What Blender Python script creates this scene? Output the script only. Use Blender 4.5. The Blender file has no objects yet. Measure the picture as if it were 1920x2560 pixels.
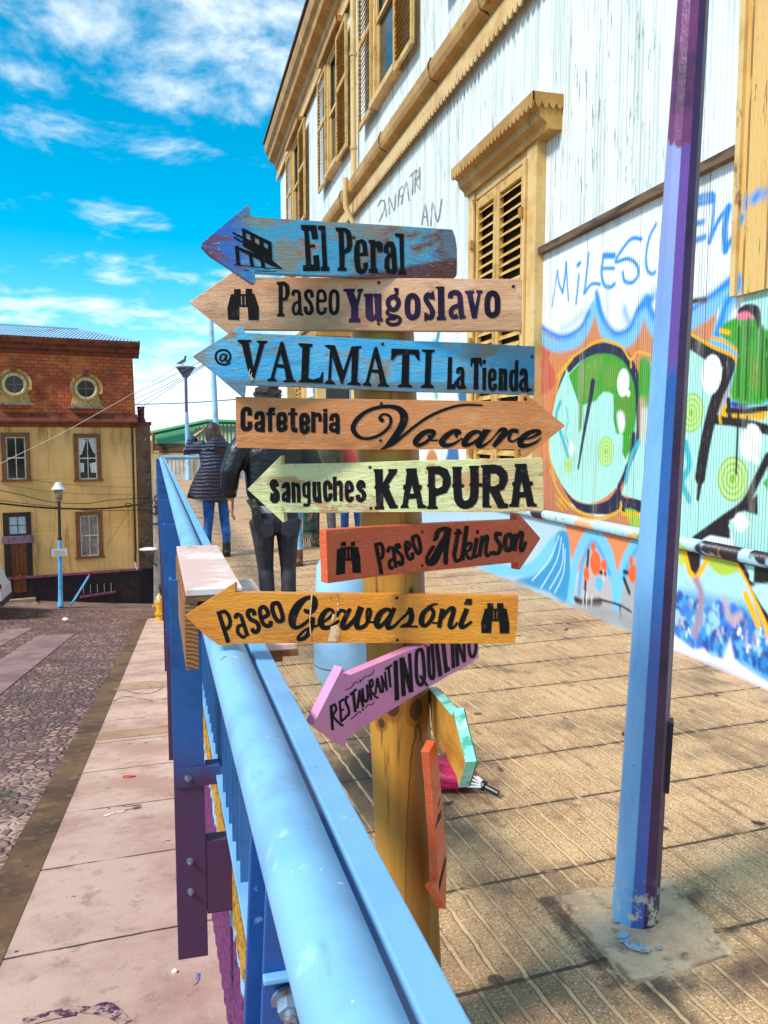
import bpy, bmesh, math, random
import numpy as np
from mathutils import Vector, Matrix
from mathutils.geometry import tessellate_polygon
random.seed(7)
R = math.radians
SC = bpy.context.scene
COL = SC.collection

# ---------------------------------------------------------------- camera
CAM_H = 1.45
YAW, PITCH, FPX = R(14.65), R(-5.28), 2000.0
cd = bpy.data.cameras.new('camera'); cam = bpy.data.objects.new('camera', cd); COL.objects.link(cam)
cam.location = (0, 0, CAM_H)
cam.rotation_euler = (R(90) + PITCH, 0, -YAW)
cd.sensor_fit = 'HORIZONTAL'; cd.sensor_width = 36.0; cd.lens = FPX / 1920 * 36.0
cd.clip_start = 0.05; cd.clip_end = 5000
SC.camera = cam
# ---------------------------------------------------------------- light
SUN_EL, SUN_AZ = R(46), (-1.0, -0.36)          # the sun stands to the left, a little behind the camera
sx, sy = Vector(SUN_AZ).normalized()
sun_dir = Vector((sx * math.cos(SUN_EL), sy * math.cos(SUN_EL), math.sin(SUN_EL)))
sd = bpy.data.lights.new('sun', 'SUN'); so = bpy.data.objects.new('sun', sd); COL.objects.link(so)
sd.energy = 3.3; sd.angle = R(11); sd.color = (1.0, 0.95, 0.86)
so.rotation_euler = sun_dir.to_track_quat('Z', 'Y').to_euler()
W = bpy.data.worlds.new('World'); SC.world = W; W.use_nodes = True
nt = W.node_tree; nt.nodes.clear()
def wn(t, **k):
    n = nt.nodes.new(t)
    for a, b in k.items(): setattr(n, a, b)
    return n
def wmath(op, a, b=None, c=None, clamp=False):
    n = wn('ShaderNodeMath', operation=op, use_clamp=clamp)
    for i, v in enumerate((a, b, c)):
        if v is None: continue
        if isinstance(v, (int, float)): n.inputs[i].default_value = v
        else: nt.links.new(v, n.inputs[i])
    return n.outputs[0]
sky = wn('ShaderNodeTexSky', sky_type='NISHITA', sun_disc=False)
sky.sun_elevation = SUN_EL; sky.sun_rotation = math.atan2(sx, sy); sky.altitude = 100; sky.air_density = 1.0; sky.dust_density = 0.4; sky.ozone_density = 2.0
tc = wn('ShaderNodeTexCoord'); sep = wn('ShaderNodeSeparateXYZ'); nt.links.new(tc.outputs['Generated'], sep.inputs[0])
hs = wn('ShaderNodeHueSaturation'); hs.inputs['Saturation'].default_value = 1.7; hs.inputs['Value'].default_value = 1.5; hs.inputs['Hue'].default_value = 0.475
nt.links.new(sky.outputs[0], hs.inputs['Color'])
# clouds: noise on a flat layer seen in perspective
el = wmath('MAXIMUM', sep.outputs[2], 0.02)
den = wmath('ADD', el, 0.18)
cu = wmath('DIVIDE', sep.outputs[0], den); cv = wmath('DIVIDE', sep.outputs[1], den)
cmb = wn('ShaderNodeCombineXYZ'); nt.links.new(cu, cmb.inputs[0]); nt.links.new(cv, cmb.inputs[1]); cmb.inputs[2].default_value = 3.7
nz = wn('ShaderNodeTexNoise'); nz.inputs['Scale'].default_value = 3.5; nz.inputs['Detail'].default_value = 9; nz.inputs['Roughness'].default_value = 0.60; nz.inputs['Distortion'].default_value = 0.25
nt.links.new(cmb.outputs[0], nz.inputs['Vector'])
rmp = wn('ShaderNodeValToRGB')        # how cloudy each height of the sky is
nt.links.new(wmath('MULTIPLY', sep.outputs[2], 1.0), rmp.inputs[0])
cr = rmp.color_ramp; cr.interpolation = 'EASE'
for i, (p_, v_) in enumerate(((0.0, .32), (0.05, .27), (0.11, .13), (0.17, .09), (0.235, -.0), (0.33, .01), (0.385, .13), (0.46, .16), (0.7, .12))):
    e_ = cr.elements[i] if i < 2 else cr.elements.new(p_)
    e_.position = p_; e_.color = (max(v_, 0),) * 3 + (1,)
cov = wmath('ADD', nz.outputs[0], rmp.outputs[0])
mask = wn('ShaderNodeMapRange', interpolation_type='SMOOTHSTEP'); mask.inputs[1].default_value = 0.545; mask.inputs[2].default_value = 0.85
nt.links.new(cov, mask.inputs[0])
mx = wn('ShaderNodeMixRGB'); nt.links.new(mask.outputs[0], mx.inputs[0]); nt.links.new(hs.outputs[0], mx.inputs[1]); mx.inputs[2].default_value = (8.6, 9.2, 9.6, 1)
bg = wn('ShaderNodeBackground'); bg.inputs['Strength'].default_value = 0.10
nt.links.new(mx.outputs[0], bg.inputs[0])
wo = wn('ShaderNodeOutputWorld'); nt.links.new(bg.outputs[0], wo.inputs[0])
SC.view_settings.view_transform = 'Standard'; SC.view_settings.look = 'None'; SC.view_settings.gamma = 1.0
SC.view_settings.use_curve_mapping = False
SC.view_settings.exposure = 0.50
SC.render.engine = 'CYCLES'
SC.cycles.max_bounces = 6; SC.cycles.use_denoising = True

# ---------------------------------------------------------------- measuring: photograph pixel -> ray -> point on a named plane
_ca, _sa, _cp, _sp = math.cos(YAW), math.sin(YAW), math.cos(PITCH), math.sin(PITCH)
_R = Vector((_ca, -_sa, 0)); _U = Vector((-_sa * _sp, -_ca * _sp, _cp)); _F = Vector((_sa * _cp, _ca * _cp, _sp))
CAMP = Vector((0, 0, CAM_H))
def ray(x, y): return _R * ((x - 960) / FPX) + _U * ((1280 - y) / FPX) + _F
def at_d(x, y, d): return CAMP + ray(x, y) * d
def on_z(x, y, z): r = ray(x, y); return CAMP + r * ((z - CAM_H) / r.z)
def on_x(x, y, X): r = ray(x, y); return CAMP + r * (X / r.x)
def on_pl(x, y, p, n): r = ray(x, y); return CAMP + r * ((Vector(p) - CAMP).dot(n) / r.dot(n))

# ---------------------------------------------------------------- objects
def props(o, label=None, cat=None, group=None, kind=None):
    if label: o['label'] = label
    if cat: o['category'] = cat
    if group: o['group'] = group
    if kind: o['kind'] = kind
    return o
def thing(name, label, cat, loc=(0, 0, 0), group=None):
    o = bpy.data.objects.new(name, None); o.empty_display_size = 0.2; COL.objects.link(o); o.location = loc
    return props(o, label, cat, group)
def origin_of(o):
    v = Vector((0, 0, 0))
    while o is not None: v += Vector(o.location); o = o.parent
    return v
class MB:
    """collects faces in world coordinates, builds ONE mesh object"""
    def __init__(s): s.v = []; s.f = []; s.c = []
    def add(s, vs, fs, col=None):
        b = len(s.v); s.v += [tuple(p) for p in vs]; s.f += [tuple(b + i for i in f) for f in fs]
        if col is not None: s.c += [col] * len(vs)
        return s
    def quad(s, a, b, c, d): return s.add([a, b, c, d], [(0, 1, 2, 3)])
    def obox(s, o, ex, ey, ez):      # corner + three edge vectors
        o, ex, ey, ez = Vector(o), Vector(ex), Vector(ey), Vector(ez)
        if ex.cross(ey).dot(ez) < 0: ex, ey = ey, ex
        P = [o, o + ex, o + ex + ey, o + ey]; P += [p + ez for p in P]
        return s.add(P, [(3, 2, 1, 0), (4, 5, 6, 7), (0, 1, 5, 4), (1, 2, 6, 5), (2, 3, 7, 6), (3, 0, 4, 7)])
    def box(s, x0, x1, y0, y1, z0, z1): return s.obox((x0, y0, z0), (x1 - x0, 0, 0), (0, y1 - y0, 0), (0, 0, z1 - z0))
    def rings(s, rings, cap=True, closed=True):
        n = len(rings[0]); b = len(s.v)
        for r in rings: s.v += [tuple(p) for p in r]
        for i in range(len(rings) - 1):
            for j in range(n if closed else n - 1):
                k = (j + 1) % n
                s.f.append((b + i * n + j, b + i * n + k, b + (i + 1) * n + k, b + (i + 1) * n + j))
        if cap and closed:
            s.f.append(tuple(b + j for j in range(n))[::-1]); s.f.append(tuple(b + (len(rings) - 1) * n + j for j in range(n)))
        return s
    def tube(s, pts, r, n=12, cap=True):
        pts = [Vector(p) for p in pts]; rs = r if isinstance(r, (list, tuple)) else [r] * len(pts)
        out = []; ref = None
        for i, p in enumerate(pts):
            t = (pts[min(i + 1, len(pts) - 1)] - pts[max(i - 1, 0)]).normalized()
            if ref is None:
                ref = Vector((0, 0, 1)) if abs(t.z) < .9 else Vector((1, 0, 0))
            u = (ref - t * ref.dot(t)).normalized(); ref = u; w = t.cross(u)
            out.append([p + (u * math.cos(2 * math.pi * k / n) + w * math.sin(2 * math.pi * k / n)) * rs[i] for k in range(n)])
        return s.rings(out, cap)
    def lathe(s, c, prof, n=20, axis=(0, 0, 1)):   # prof: (radius, height)
        ax = Vector(axis).normalized(); u = ax.orthogonal().normalized(); w = ax.cross(u); c = Vector(c)
        return s.rings([[c + ax * h + (u * math.cos(2 * math.pi * k / n) + w * math.sin(2 * math.pi * k / n)) * max(r_, .0005) for k in range(n)] for r_, h in prof])
    def poly(s, loops):               # flat polygon with holes, any 3-D plane
        loops = [[Vector(p) for p in l] for l in loops]
        flat = [p for l in loops for p in l]
        return s.add(flat, [t for t in tessellate_polygon(loops)])
    def prism(s, outline, ext):       # outline (3-D, planar) pushed along ext
        ol = [Vector(p) for p in outline]; ext = Vector(ext); n = len(ol)
        tris = tessellate_polygon([ol])
        nrm = Vector((0, 0, 0))
        for i in range(n): nrm += ol[i].cross(ol[(i + 1) % n])
        if nrm.dot(ext) > 0: ol.reverse(); tris = tessellate_polygon([ol])
        fs = []
        for t in tris:
            a, b, c = (ol[i] for i in t)
            t = t if (b - a).cross(c - a).dot(ext) < 0 else tuple(reversed(t))
            fs.append(tuple(t)); fs.append(tuple(i + n for i in reversed(t)))
        for i in range(n):
            j = (i + 1) % n; fs.append((j, i, i + n, j + n))
        return s.add(ol + [p + ext for p in ol], fs)
    def build(s, name, m, parent=None, smooth=False, bevel=0, label=None):
        me = bpy.data.meshes.new(name); off = origin_of(parent) if parent else Vector((0, 0, 0))
        me.from_pydata([Vector(p) - off for p in s.v], [], s.f); me.update()
        if s.c and len(s.c) == len(s.v):
            ca = me.color_attributes.new('paint', 'FLOAT_COLOR', 'POINT')
            ca.data.foreach_set('color', np.array([tuple(c) + (1,) for c in s.c], dtype=np.float32).ravel())
        if smooth:
            me.polygons.foreach_set('use_smooth', [True] * len(me.polygons))
        o = bpy.data.objects.new(name, me); COL.objects.link(o)
        if parent: o.parent = parent
        if m: me.materials.append(m)
        if smooth == 'auto':
            md = o.modifiers.new('n', 'EDGE_SPLIT'); md.split_angle = R(35)
        if bevel:
            md = o.modifiers.new('b', 'BEVEL'); md.width = bevel; md.segments = 2; md.limit_method = 'ANGLE'; md.angle_limit = R(40)
        if label: o['label'] = label
        return o
def copy_tree(o, parent=None):
    c = o.copy(); COL.objects.link(c); c.parent = parent
    for ch in list(o.children): copy_tree(ch, c)
    return c

# ---------------------------------------------------------------- materials
def srgb(h):
    if isinstance(h, str):
        h = h.lstrip('#'); h = tuple(int(h[i:i + 2], 16) / 255 for i in (0, 2, 4))
    return tuple((c / 12.92 if c <= .04045 else ((c + .055) / 1.055) ** 2.4) for c in h)
class NT:
    def __init__(s, name):
        s.m = bpy.data.materials.new(name); s.m.use_nodes = True; s.t = s.m.node_tree; s.t.nodes.clear()
        s.out = s.n('ShaderNodeOutputMaterial'); s.b = s.n('ShaderNodeBsdfPrincipled'); s.l(s.b.outputs[0], s.out.inputs[0])
        s.obj = s.n('ShaderNodeTexCoord').outputs['Object']
        s.pos = s.n('ShaderNodeNewGeometry').outputs['Position']
    def n(s, t, **k):
        x = s.t.nodes.new(t)
        for a, b in k.items(): setattr(x, a, b)
        return x
    def l(s, a, b): s.t.links.new(a, b)
    def val(s, sock, v):
        if v is None: return
        if hasattr(v, 'is_output'): s.l(v, sock)
        elif isinstance(v, (tuple, list)) and len(v) == 3 and sock.type == 'RGBA': sock.default_value = tuple(v) + (1,)
        else: sock.default_value = v
    def math(s, op, a, b=None, c=None, clamp=False):
        x = s.n('ShaderNodeMath', operation=op, use_clamp=clamp)
        for i, v in enumerate((a, b, c)): s.val(x.inputs[i], v)
        return x.outputs[0]
    def noise(s, scale, vec=None, detail=4, rough=.6, dist=0, stretch=None):
        vec = vec or s.obj
        if stretch:
            mp = s.n('ShaderNodeMapping'); s.l(vec, mp.inputs[0]); mp.inputs['Scale'].default_value = stretch; vec = mp.outputs[0]
        x = s.n('ShaderNodeTexNoise'); s.l(vec, x.inputs['Vector'])
        x.inputs['Scale'].default_value = scale; x.inputs['Detail'].default_value = detail; x.inputs['Roughness'].default_value = rough; x.inputs['Distortion'].default_value = dist
        return x.outputs[0]
    def step(s, v, lo, hi, amt=1.0):
        x = s.n('ShaderNodeMapRange', interpolation_type='SMOOTHSTEP'); s.val(x.inputs[0], v)
        x.inputs[1].default_value = lo; x.inputs[2].default_value = hi; x.inputs[4].default_value = amt
        return x.outputs[0]
    def mix(s, f, a, b, mode='MIX'):
        x = s.n('ShaderNodeMixRGB', blend_type=mode); s.val(x.inputs[0], f); s.val(x.inputs[1], a); s.val(x.inputs[2], b)
        return x.outputs[0]
    def xyz(s, vec=None):
        x = s.n('ShaderNodeSeparateXYZ'); s.l(vec or s.pos, x.inputs[0]); return x.outputs
    def bump(s, h, strength=.3, dist=.01, prev=None):
        x = s.n('ShaderNodeBump'); x.inputs['Strength'].default_value = strength; x.inputs['Distance'].default_value = dist
        s.l(h, x.inputs['Height'])
        if prev: s.l(prev, x.inputs['Normal'])
        s.l(x.outputs[0], s.b.inputs['Normal']); return x.outputs[0]
    def done(s, col, rough=.6, metal=0, spec=None):
        s.val(s.b.inputs['Base Color'], col); s.val(s.b.inputs['Roughness'], rough); s.val(s.b.inputs['Metallic'], metal)
        if spec is not None: s.b.inputs['Specular IOR Level'].default_value = spec
        return s.m
_pm = {}
def pm(name, base, layers=(), rough=.6, metal=0, bumps=(), spec=None):
    """painted / plain surface: base colour, then (colour, noise scale, lo, hi, amount, stretch) patches; bumps (scale, strength, dist, stretch)"""
    if name in _pm: return _pm[name]
    t = NT(name); c = srgb(base)
    for L in layers:
        col, sc, lo, hi, amt = L[:5]; st = L[5] if len(L) > 5 else None
        c = t.mix(t.step(t.noise(sc, stretch=st, detail=6), lo, hi, amt), c, srgb(col))
    pv = None
    for B in bumps:
        pv = t.bump(t.noise(B[0], stretch=B[3] if len(B) > 3 else None, detail=5), B[1], B[2], pv)
    _pm[name] = t.done(c, rough, metal, spec); return _pm[name]

# ---------------------------------------------------------------- drawn strokes (used for lettering)
def pts_of(s): return [tuple(float(c) for c in q.split(',')) for q in s.split()]
def smooth_pts(P, closed=False, sub=5):
    n = len(P); out = []
    if n < 3: return P
    rng = range(n if closed else n - 1)
    for i in rng:
        if closed: p0, p1, p2, p3 = P[(i - 1) % n], P[i], P[(i + 1) % n], P[(i + 2) % n]
        else: p0, p1, p2, p3 = P[max(i - 1, 0)], P[i], P[i + 1], P[min(i + 2, n - 1)]
        for k in range(sub):
            t = k / sub
            out.append(tuple(.5 * ((2 * b) + (-a + c) * t + (2 * a - 5 * b + 4 * c - d) * t * t + (-a + 3 * b - 3 * c + d) * t ** 3) for a, b, c, d in zip(p0, p1, p2, p3)))
    if not closed: out.append(P[-1])
    return out
def ribbon(P, closed=False):
    """P: (x,y,w) -> left and right outlines"""
    n = len(P); Lf = []; Rt = []
    for i in range(n):
        a = P[(i - 1) % n] if (closed or i) else P[i]; b = P[(i + 1) % n] if (closed or i < n - 1) else P[i]
        if a is P[i]: d1 = d2 = (b[0] - a[0], b[1] - a[1])
        elif b is P[i]: d1 = d2 = (b[0] - a[0], b[1] - a[1])
        else: d1 = (P[i][0] - a[0], P[i][1] - a[1]); d2 = (b[0] - P[i][0], b[1] - P[i][1])
        l1 = math.hypot(*d1) or 1; l2 = math.hypot(*d2) or 1
        n1 = (-d1[1] / l1, d1[0] / l1); n2 = (-d2[1] / l2, d2[0] / l2)
        m = (n1[0] + n2[0], n1[1] + n2[1]); lm = math.hypot(*m) or 1; m = (m[0] / lm, m[1] / lm)
        k = min(1 / max(m[0] * n1[0] + m[1] * n1[1], .5), 1.6); h = P[i][2] / 2 * k
        Lf.append((P[i][0] + m[0] * h, P[i][1] + m[1] * h)); Rt.append((P[i][0] - m[0] * h, P[i][1] - m[1] * h))
    return Lf, Rt
class Draw:
    """lettering traced in the coordinates of one enlargement (origin ox,oy, scale k), laid on a plane by the function 'to3'"""
    def __init__(s, mb, to3): s.mb = mb; s.to3 = to3; s.ws = 1.0; s.k = 0; s.ox = s.oy = 0; s.sc = 1
    def frame(s, ox, oy, sc): s.ox, s.oy, s.sc = ox, oy, sc; return s
    def P(s, x, y, lift=True): return s.to3(s.ox + x / s.sc, s.oy + y / s.sc, s.k * 0.00002)
    def strip(s, P, closed):
        s.k += 1; Lf, Rt = ribbon([(q[0], q[1], q[2] * s.ws) for q in P], closed); n = len(P)
        vs = [s.P(*q) for q in Lf] + [s.P(*q) for q in Rt]
        s.mb.add(vs, [(i, (i + 1) % n, n + (i + 1) % n, n + i) for i in range(n if closed else n - 1)])
    def l(s, w, t, closed=False): s.strip([q + (w,) if len(q) == 2 else q for q in pts_of(t)], closed); return s
    def s(s, w, t, closed=False):
        P = [q + (w,) if len(q) == 2 else q for q in pts_of(t)]
        s.strip(smooth_pts(P, closed), closed); return s
    def o(s, w, t): return Draw.s(s, w, t, True)
    def p(s, t):
        s.k += 1; s.mb.poly([[s.P(*q) for q in pts_of(l)] for l in t.split('|')]); return s
Draw.c = Draw.s
# ================================================================= GROUND, STREET, PROMENADE
def rail_x(Y): return 0.152 - 0.0234 * Y           # centre line of the hand rail
def wall_x(Y): return rail_x(Y) + 0.092            # outer face of the retaining wall below it
def sw_z(Y): return -0.637 - 0.136 * Y             # the side street falls away from the camera
FX = 3.34                                          # face of the big white house

def m_tile():
    t = NT('promenade_tiles'); g = R(-4.33)
    x, y, z = t.xyz()
    u = t.math('SUBTRACT', t.math('MULTIPLY', x, math.cos(g)), t.math('MULTIPLY', y, math.sin(g)))
    v = t.math('ADD', t.math('MULTIPLY', x, math.sin(g)), t.math('MULTIPLY', y, math.cos(g)))
    wob = t.math('MULTIPLY', t.math('SUBTRACT', t.noise(13, t.pos, 5), .5), .020)
    fu = t.math('FRACT', t.math('DIVIDE', t.math('ADD', u, wob), .0735))
    au = t.math('ABSOLUTE', t.math('SUBTRACT', fu, .5))
    fv = t.math('FRACT', t.math('DIVIDE', t.math('ADD', t.math('ADD', v, .005), t.math('MULTIPLY', wob, .6)), .45))
    av = t.math('ABSOLUTE', t.math('SUBTRACT', fv, .5))
    groove = t.step(au, .40, .425)                 # 1 inside a groove
    joint = t.step(av, .482, .491)
    col = srgb('#bb8b5c')
    col = t.mix(t.step(t.noise(3.1, t.pos, 6), .42, .66, .75), col, srgb('#d6aa76'))
    col = t.mix(t.step(t.noise(130, t.pos, 3, .7), .53, .62, .9), col, srgb('#eeddc0'))
    col = t.mix(t.step(t.noise(80, t.pos, 4, .7), .53, .66, .75), col, srgb('#50371f'))
    col = t.mix(t.step(t.noise(1.35, t.pos, 7, .65), .49, .68, .7), col, srgb('#5d4535'))
    col = t.mix(t.step(t.noise(4.6, t.pos, 7, .7), .56, .70, .6), col, srgb('#46332a'))
    # broad dark patches with ragged edges
    for cx, cy, rx_, ry_, am in ((1.02, 3.35, .5, .55, .8), (.82, 3.2, .45, .7, .75), (1.75, 1.72, .5, .18, .75), (1.2, 1.85, .07, .5, .75), (.75, 1.9, .3, .4, .4)):
        dx = t.math('DIVIDE', t.math('SUBTRACT', x, cx), rx_); dy = t.math('DIVIDE', t.math('SUBTRACT', y, cy), ry_)
        d = t.math('SQRT', t.math('ADD', t.math('MULTIPLY', dx, dx), t.math('MULTIPLY', dy, dy)))
        d = t.math('ADD', d, t.math('MULTIPLY', t.math('SUBTRACT', t.noise(5, t.pos, 6), .5), 1.3))
        col = t.mix(t.step(t.math('SUBTRACT', 1.6, d), .6, 1.25, am), col, srgb('#3a2c26'))
    edge = t.math('MULTIPLY', t.step(au, .32, .40), t.step(t.noise(7, t.pos, 6, .7), .40, .62, .75)); col = t.mix(edge, col, srgb('#4f3826'))
    endg = t.math('MULTIPLY', t.step(av, .42, .48), t.step(t.noise(5, t.pos, 6, .7), .44, .62, .6)); col = t.mix(endg, col, srgb('#4f3826'))
    gcol = t.mix(t.step(t.noise(2.2, t.pos, 5), .45, .68), srgb('#dcb988'), srgb('#9c7650'))
    col = t.mix(t.math('MULTIPLY', groove, t.step(t.noise(5, t.pos, 4), .25, .55, .8)), col, gcol)
    # chewing-gum spots
    vo = t.n('ShaderNodeTexVoronoi'); vo.inputs['Scale'].default_value = 3.3; t.l(t.pos, vo.inputs['Vector'])
    spot = t.step(t.math('ADD', vo.outputs[0], t.math('MULTIPLY', t.noise(30, t.pos), .06)), .115, .095)
    col = t.mix(t.math('MULTIPLY', spot, t.step(t.noise(2, t.pos), .47, .5, .85)), col, srgb('#3b2c25'))
    col = t.mix(t.math('MULTIPLY', joint, t.step(t.noise(14, t.pos), .30, .5, .92)), col, srgb('#3a2a20'))
    # the tile round the lamp foot was broken out and filled with cement
    def quad_mask(pts, wob_, soft):
        m = None; wn_ = t.math('MULTIPLY', t.math('SUBTRACT', t.noise(11, t.pos, 6, .7), .5), wob_)
        for i in range(4):
            (ax_, ay_), (bx_, by_) = pts[i], pts[(i + 1) % 4]; L = math.hypot(bx_ - ax_, by_ - ay_); nx, ny = -(by_ - ay_) / L, (bx_ - ax_) / L
            d = t.math('ADD', t.math('ADD', t.math('MULTIPLY', x, nx), t.math('MULTIPLY', y, ny)), t.math('SUBTRACT', wn_, nx * ax_ + ny * ay_))
            e = t.step(d, -soft, soft); m = e if m is None else t.math('MULTIPLY', m, e)
        return m
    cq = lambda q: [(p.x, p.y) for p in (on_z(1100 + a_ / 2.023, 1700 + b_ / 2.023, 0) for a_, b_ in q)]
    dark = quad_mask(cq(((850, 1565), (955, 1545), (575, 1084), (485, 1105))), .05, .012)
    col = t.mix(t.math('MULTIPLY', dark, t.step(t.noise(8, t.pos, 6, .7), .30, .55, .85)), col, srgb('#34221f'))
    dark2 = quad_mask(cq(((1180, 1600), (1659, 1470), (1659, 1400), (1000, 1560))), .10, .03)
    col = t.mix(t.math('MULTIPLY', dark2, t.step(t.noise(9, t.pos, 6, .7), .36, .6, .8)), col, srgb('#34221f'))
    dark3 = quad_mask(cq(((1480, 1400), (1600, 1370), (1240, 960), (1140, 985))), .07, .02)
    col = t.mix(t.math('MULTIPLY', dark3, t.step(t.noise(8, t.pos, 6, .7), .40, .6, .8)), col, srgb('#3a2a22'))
    patch = quad_mask(cq(((960, 1545), (1495, 1395), (1150, 988), (575, 1084))), .03, .006)
    pc = t.mix(t.step(t.noise(3.5, t.pos, 7, .7), .40, .64), srgb('#c9ad8b'), srgb('#a2876c'))
    pc = t.mix(t.step(t.noise(9, t.pos, 7, .75), .52, .68, .8), pc, srgb('#5a463b')); pc = t.mix(t.step(t.noise(60, t.pos, 4, .7), .56, .68, .6), pc, srgb('#e0cdb0'))
    rim = t.math('MULTIPLY', patch, t.math('SUBTRACT', 1.0, quad_mask(cq(((975, 1522), (1460, 1388), (1140, 1004), (605, 1090))), .03, .008)))
    pc = t.mix(t.math('MULTIPLY', rim, t.step(t.noise(7, t.pos, 5), .40, .6, .7)), pc, srgb('#4a372d'))
    col = t.mix(patch, col, pc)
    np_ = t.math('SUBTRACT', 1.0, patch); groove = t.math('MULTIPLY', groove, np_); joint = t.math('MULTIPLY', joint, np_)
    h = t.math('ADD', t.math('MULTIPLY', t.math('MAXIMUM', groove, joint), -1.0), t.math('MULTIPLY', t.noise(120, t.pos), .35))
    t.bump(h, .9, .009)
    return t.done(col, .62)
def m_concrete(name, a, b, c, joint=None):
    t = NT(name)
    col = t.mix(t.step(t.noise(1.2, t.pos, 7, .65), .38, .66), srgb(a), srgb(b))
    col = t.mix(t.step(t.noise(6, t.pos, 7, .7), .52, .72, .6), col, srgb(c))
    col = t.mix(t.step(t.noise(70, t.pos, 4, .7), .58, .72, .5), col, srgb(c))
    vo = t.n('ShaderNodeTexVoronoi'); vo.inputs['Scale'].default_value = 4.2; t.l(t.pos, vo.inputs['Vector'])
    spot = t.step(t.math('ADD', vo.outputs[0], t.math('MULTIPLY', t.noise(40, t.pos), .05)), .125, .10)
    col = t.mix(t.math('MULTIPLY', spot, t.step(t.noise(1.7, t.pos), .50, .53, .9)), col, srgb('#2c2023'))
    h = t.noise(60, t.pos, 6, .7)
    if joint:
        x, y, z = t.xyz()
        wob = t.math('MULTIPLY', t.math('SUBTRACT', t.noise(6, t.pos), .5), .03)
        f = t.math('FRACT', t.math('DIVIDE', t.math('ADD', t.math('SUBTRACT', t.math('SUBTRACT', y, t.math('MULTIPLY', x, .09)), joint), wob), 1.17))
        j = t.step(t.math('ABSOLUTE', t.math('SUBTRACT', f, .5)), .488, .495)
        col = t.mix(t.math('MULTIPLY', j, t.step(t.noise(3, t.pos), .3, .55, .95)), col, srgb('#2e2320'))
        h = t.math('SUBTRACT', h, t.math('MULTIPLY', j, 2.0))
    t.bump(h, .4, .006)
    return t.done(col, .8)
def m_cobble():
    t = NT('cobbles')
    mp = t.n('ShaderNodeMapping'); t.l(t.pos, mp.inputs[0]); mp.inputs['Scale'].default_value = (1, .8, .1)
    vo = t.n('ShaderNodeTexVoronoi', feature='DISTANCE_TO_EDGE'); vo.inputs['Scale'].default_value = 10; t.l(mp.outputs[0], vo.inputs['Vector'])
    vc = t.n('ShaderNodeTexVoronoi'); vc.inputs['Scale'].default_value = 10; t.l(mp.outputs[0], vc.inputs['Vector'])
    bw = t.n('ShaderNodeRGBToBW'); t.l(vc.outputs['Color'], bw.inputs[0])
    col = t.mix(t.step(bw.outputs[0], .25, .7), srgb('#a8806f'), srgb('#6f4f4a'))
    col = t.mix(t.step(t.noise(.7, t.pos, 6), .45, .62, .7), col, srgb('#5e4344'))
    col = t.mix(t.step(t.noise(5, t.pos, 6), .52, .72, .5), col, srgb('#a58876'))
    x, y, z = t.xyz()
    near = t.step(t.math('ADD', y, t.math('MULTIPLY', t.noise(2, t.pos), 3)), 13, 5)
    gap = t.step(t.math('SUBTRACT', vo.outputs[0], t.math('MULTIPLY', near, t.math('MULTIPLY', t.noise(3, t.pos, 5), .26))), .13, .02)
    sandy = t.mix(t.step(t.noise(1.1, t.pos, 5), .42, .58), srgb('#7a5a50'), srgb('#cbab96'))
    col = t.mix(gap, col, t.mix(near, srgb('#4d343a'), sandy))
    col = t.mix(t.math('MULTIPLY', t.step(t.noise(1.6, t.pos, 6), .56, .64, .8), t.step(t.noise(.5, t.pos), .5, .6)), col, srgb('#3b3d22'))
    t.bump(t.math('ADD', t.step(vo.outputs[0], 0, .25), t.math('MULTIPLY', t.noise(40, t.pos), .3)), .9, .03)
    return t.done(col, .85)
def m_retaining():
    t = NT('retaining_wall_paint'); x, y, z = t.xyz()
    n1 = t.math('MULTIPLY', t.math('SUBTRACT', t.noise(9, t.pos, 6), .5), .35)
    yel = t.mix(t.step(t.noise(35, t.pos, 5, .7), .5, .62), srgb('#c8921c'), srgb('#4f3416'))
    pur = t.mix(t.step(t.noise(40, t.pos, 5, .7), .46, .62), srgb('#7a2a6e'), srgb('#2c1224'))
    zz = t.math('ADD', z, n1)
    col = t.mix(t.step(zz, -.40, -.42), yel, srgb('#8fc6e6'))
    col = t.mix(t.step(zz, -.45, -.47), col, pur)
    grime = t.mix(t.step(t.noise(28, t.pos, 6, .75), .42, .6), srgb('#2a1812'), srgb('#8a6a48'))
    col = t.mix(t.step(t.math('ADD', z, t.math('MULTIPLY', n1, .6)), -.24, -.14), col, grime)
    far = t.step(y, 6.0, 7.5)
    white = t.mix(t.step(t.noise(1.3, t.pos, 6), .5, .68), srgb('#d9d3c4'), srgb('#9a8e74'))
    col = t.mix(far, col, white)
    t.bump(t.noise(45, t.pos, 6, .75), .9, .015)
    return t.done(col, .85)
M_TILE = m_tile(); M_COB = m_cobble(); M_RET = m_retaining()
M_SW = m_concrete('sidewalk_concrete', '#c6a594', '#a98374', '#7a5a52', joint=3.16)
M_KERB = m_concrete('kerb_stone', '#6c4c30', '#452d1a', '#94764f')
M_TRACK = m_concrete('track_stone', '#97766f', '#76585a', '#5c4249')
M_GREYC = m_concrete('old_concrete', '#a58c78', '#84705f', '#5c4b44')

def sheet(name, m, pts, faces=None):
    mb = MB(); mb.add(pts, faces or [tuple(range(len(pts)))]); o = mb.build(name, m); props(o, kind='structure'); return o
# far ground, one sheet to the horizon
sheet('ground', pm('far_ground', '#6f6552', [('#4c5238', .02, .4, .6, .8)], .95), [(-2500, -2500, -6.4), (2500, -2500, -6.4), (2500, 2500, -6.4), (-2500, 2500, -6.4)])
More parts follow.
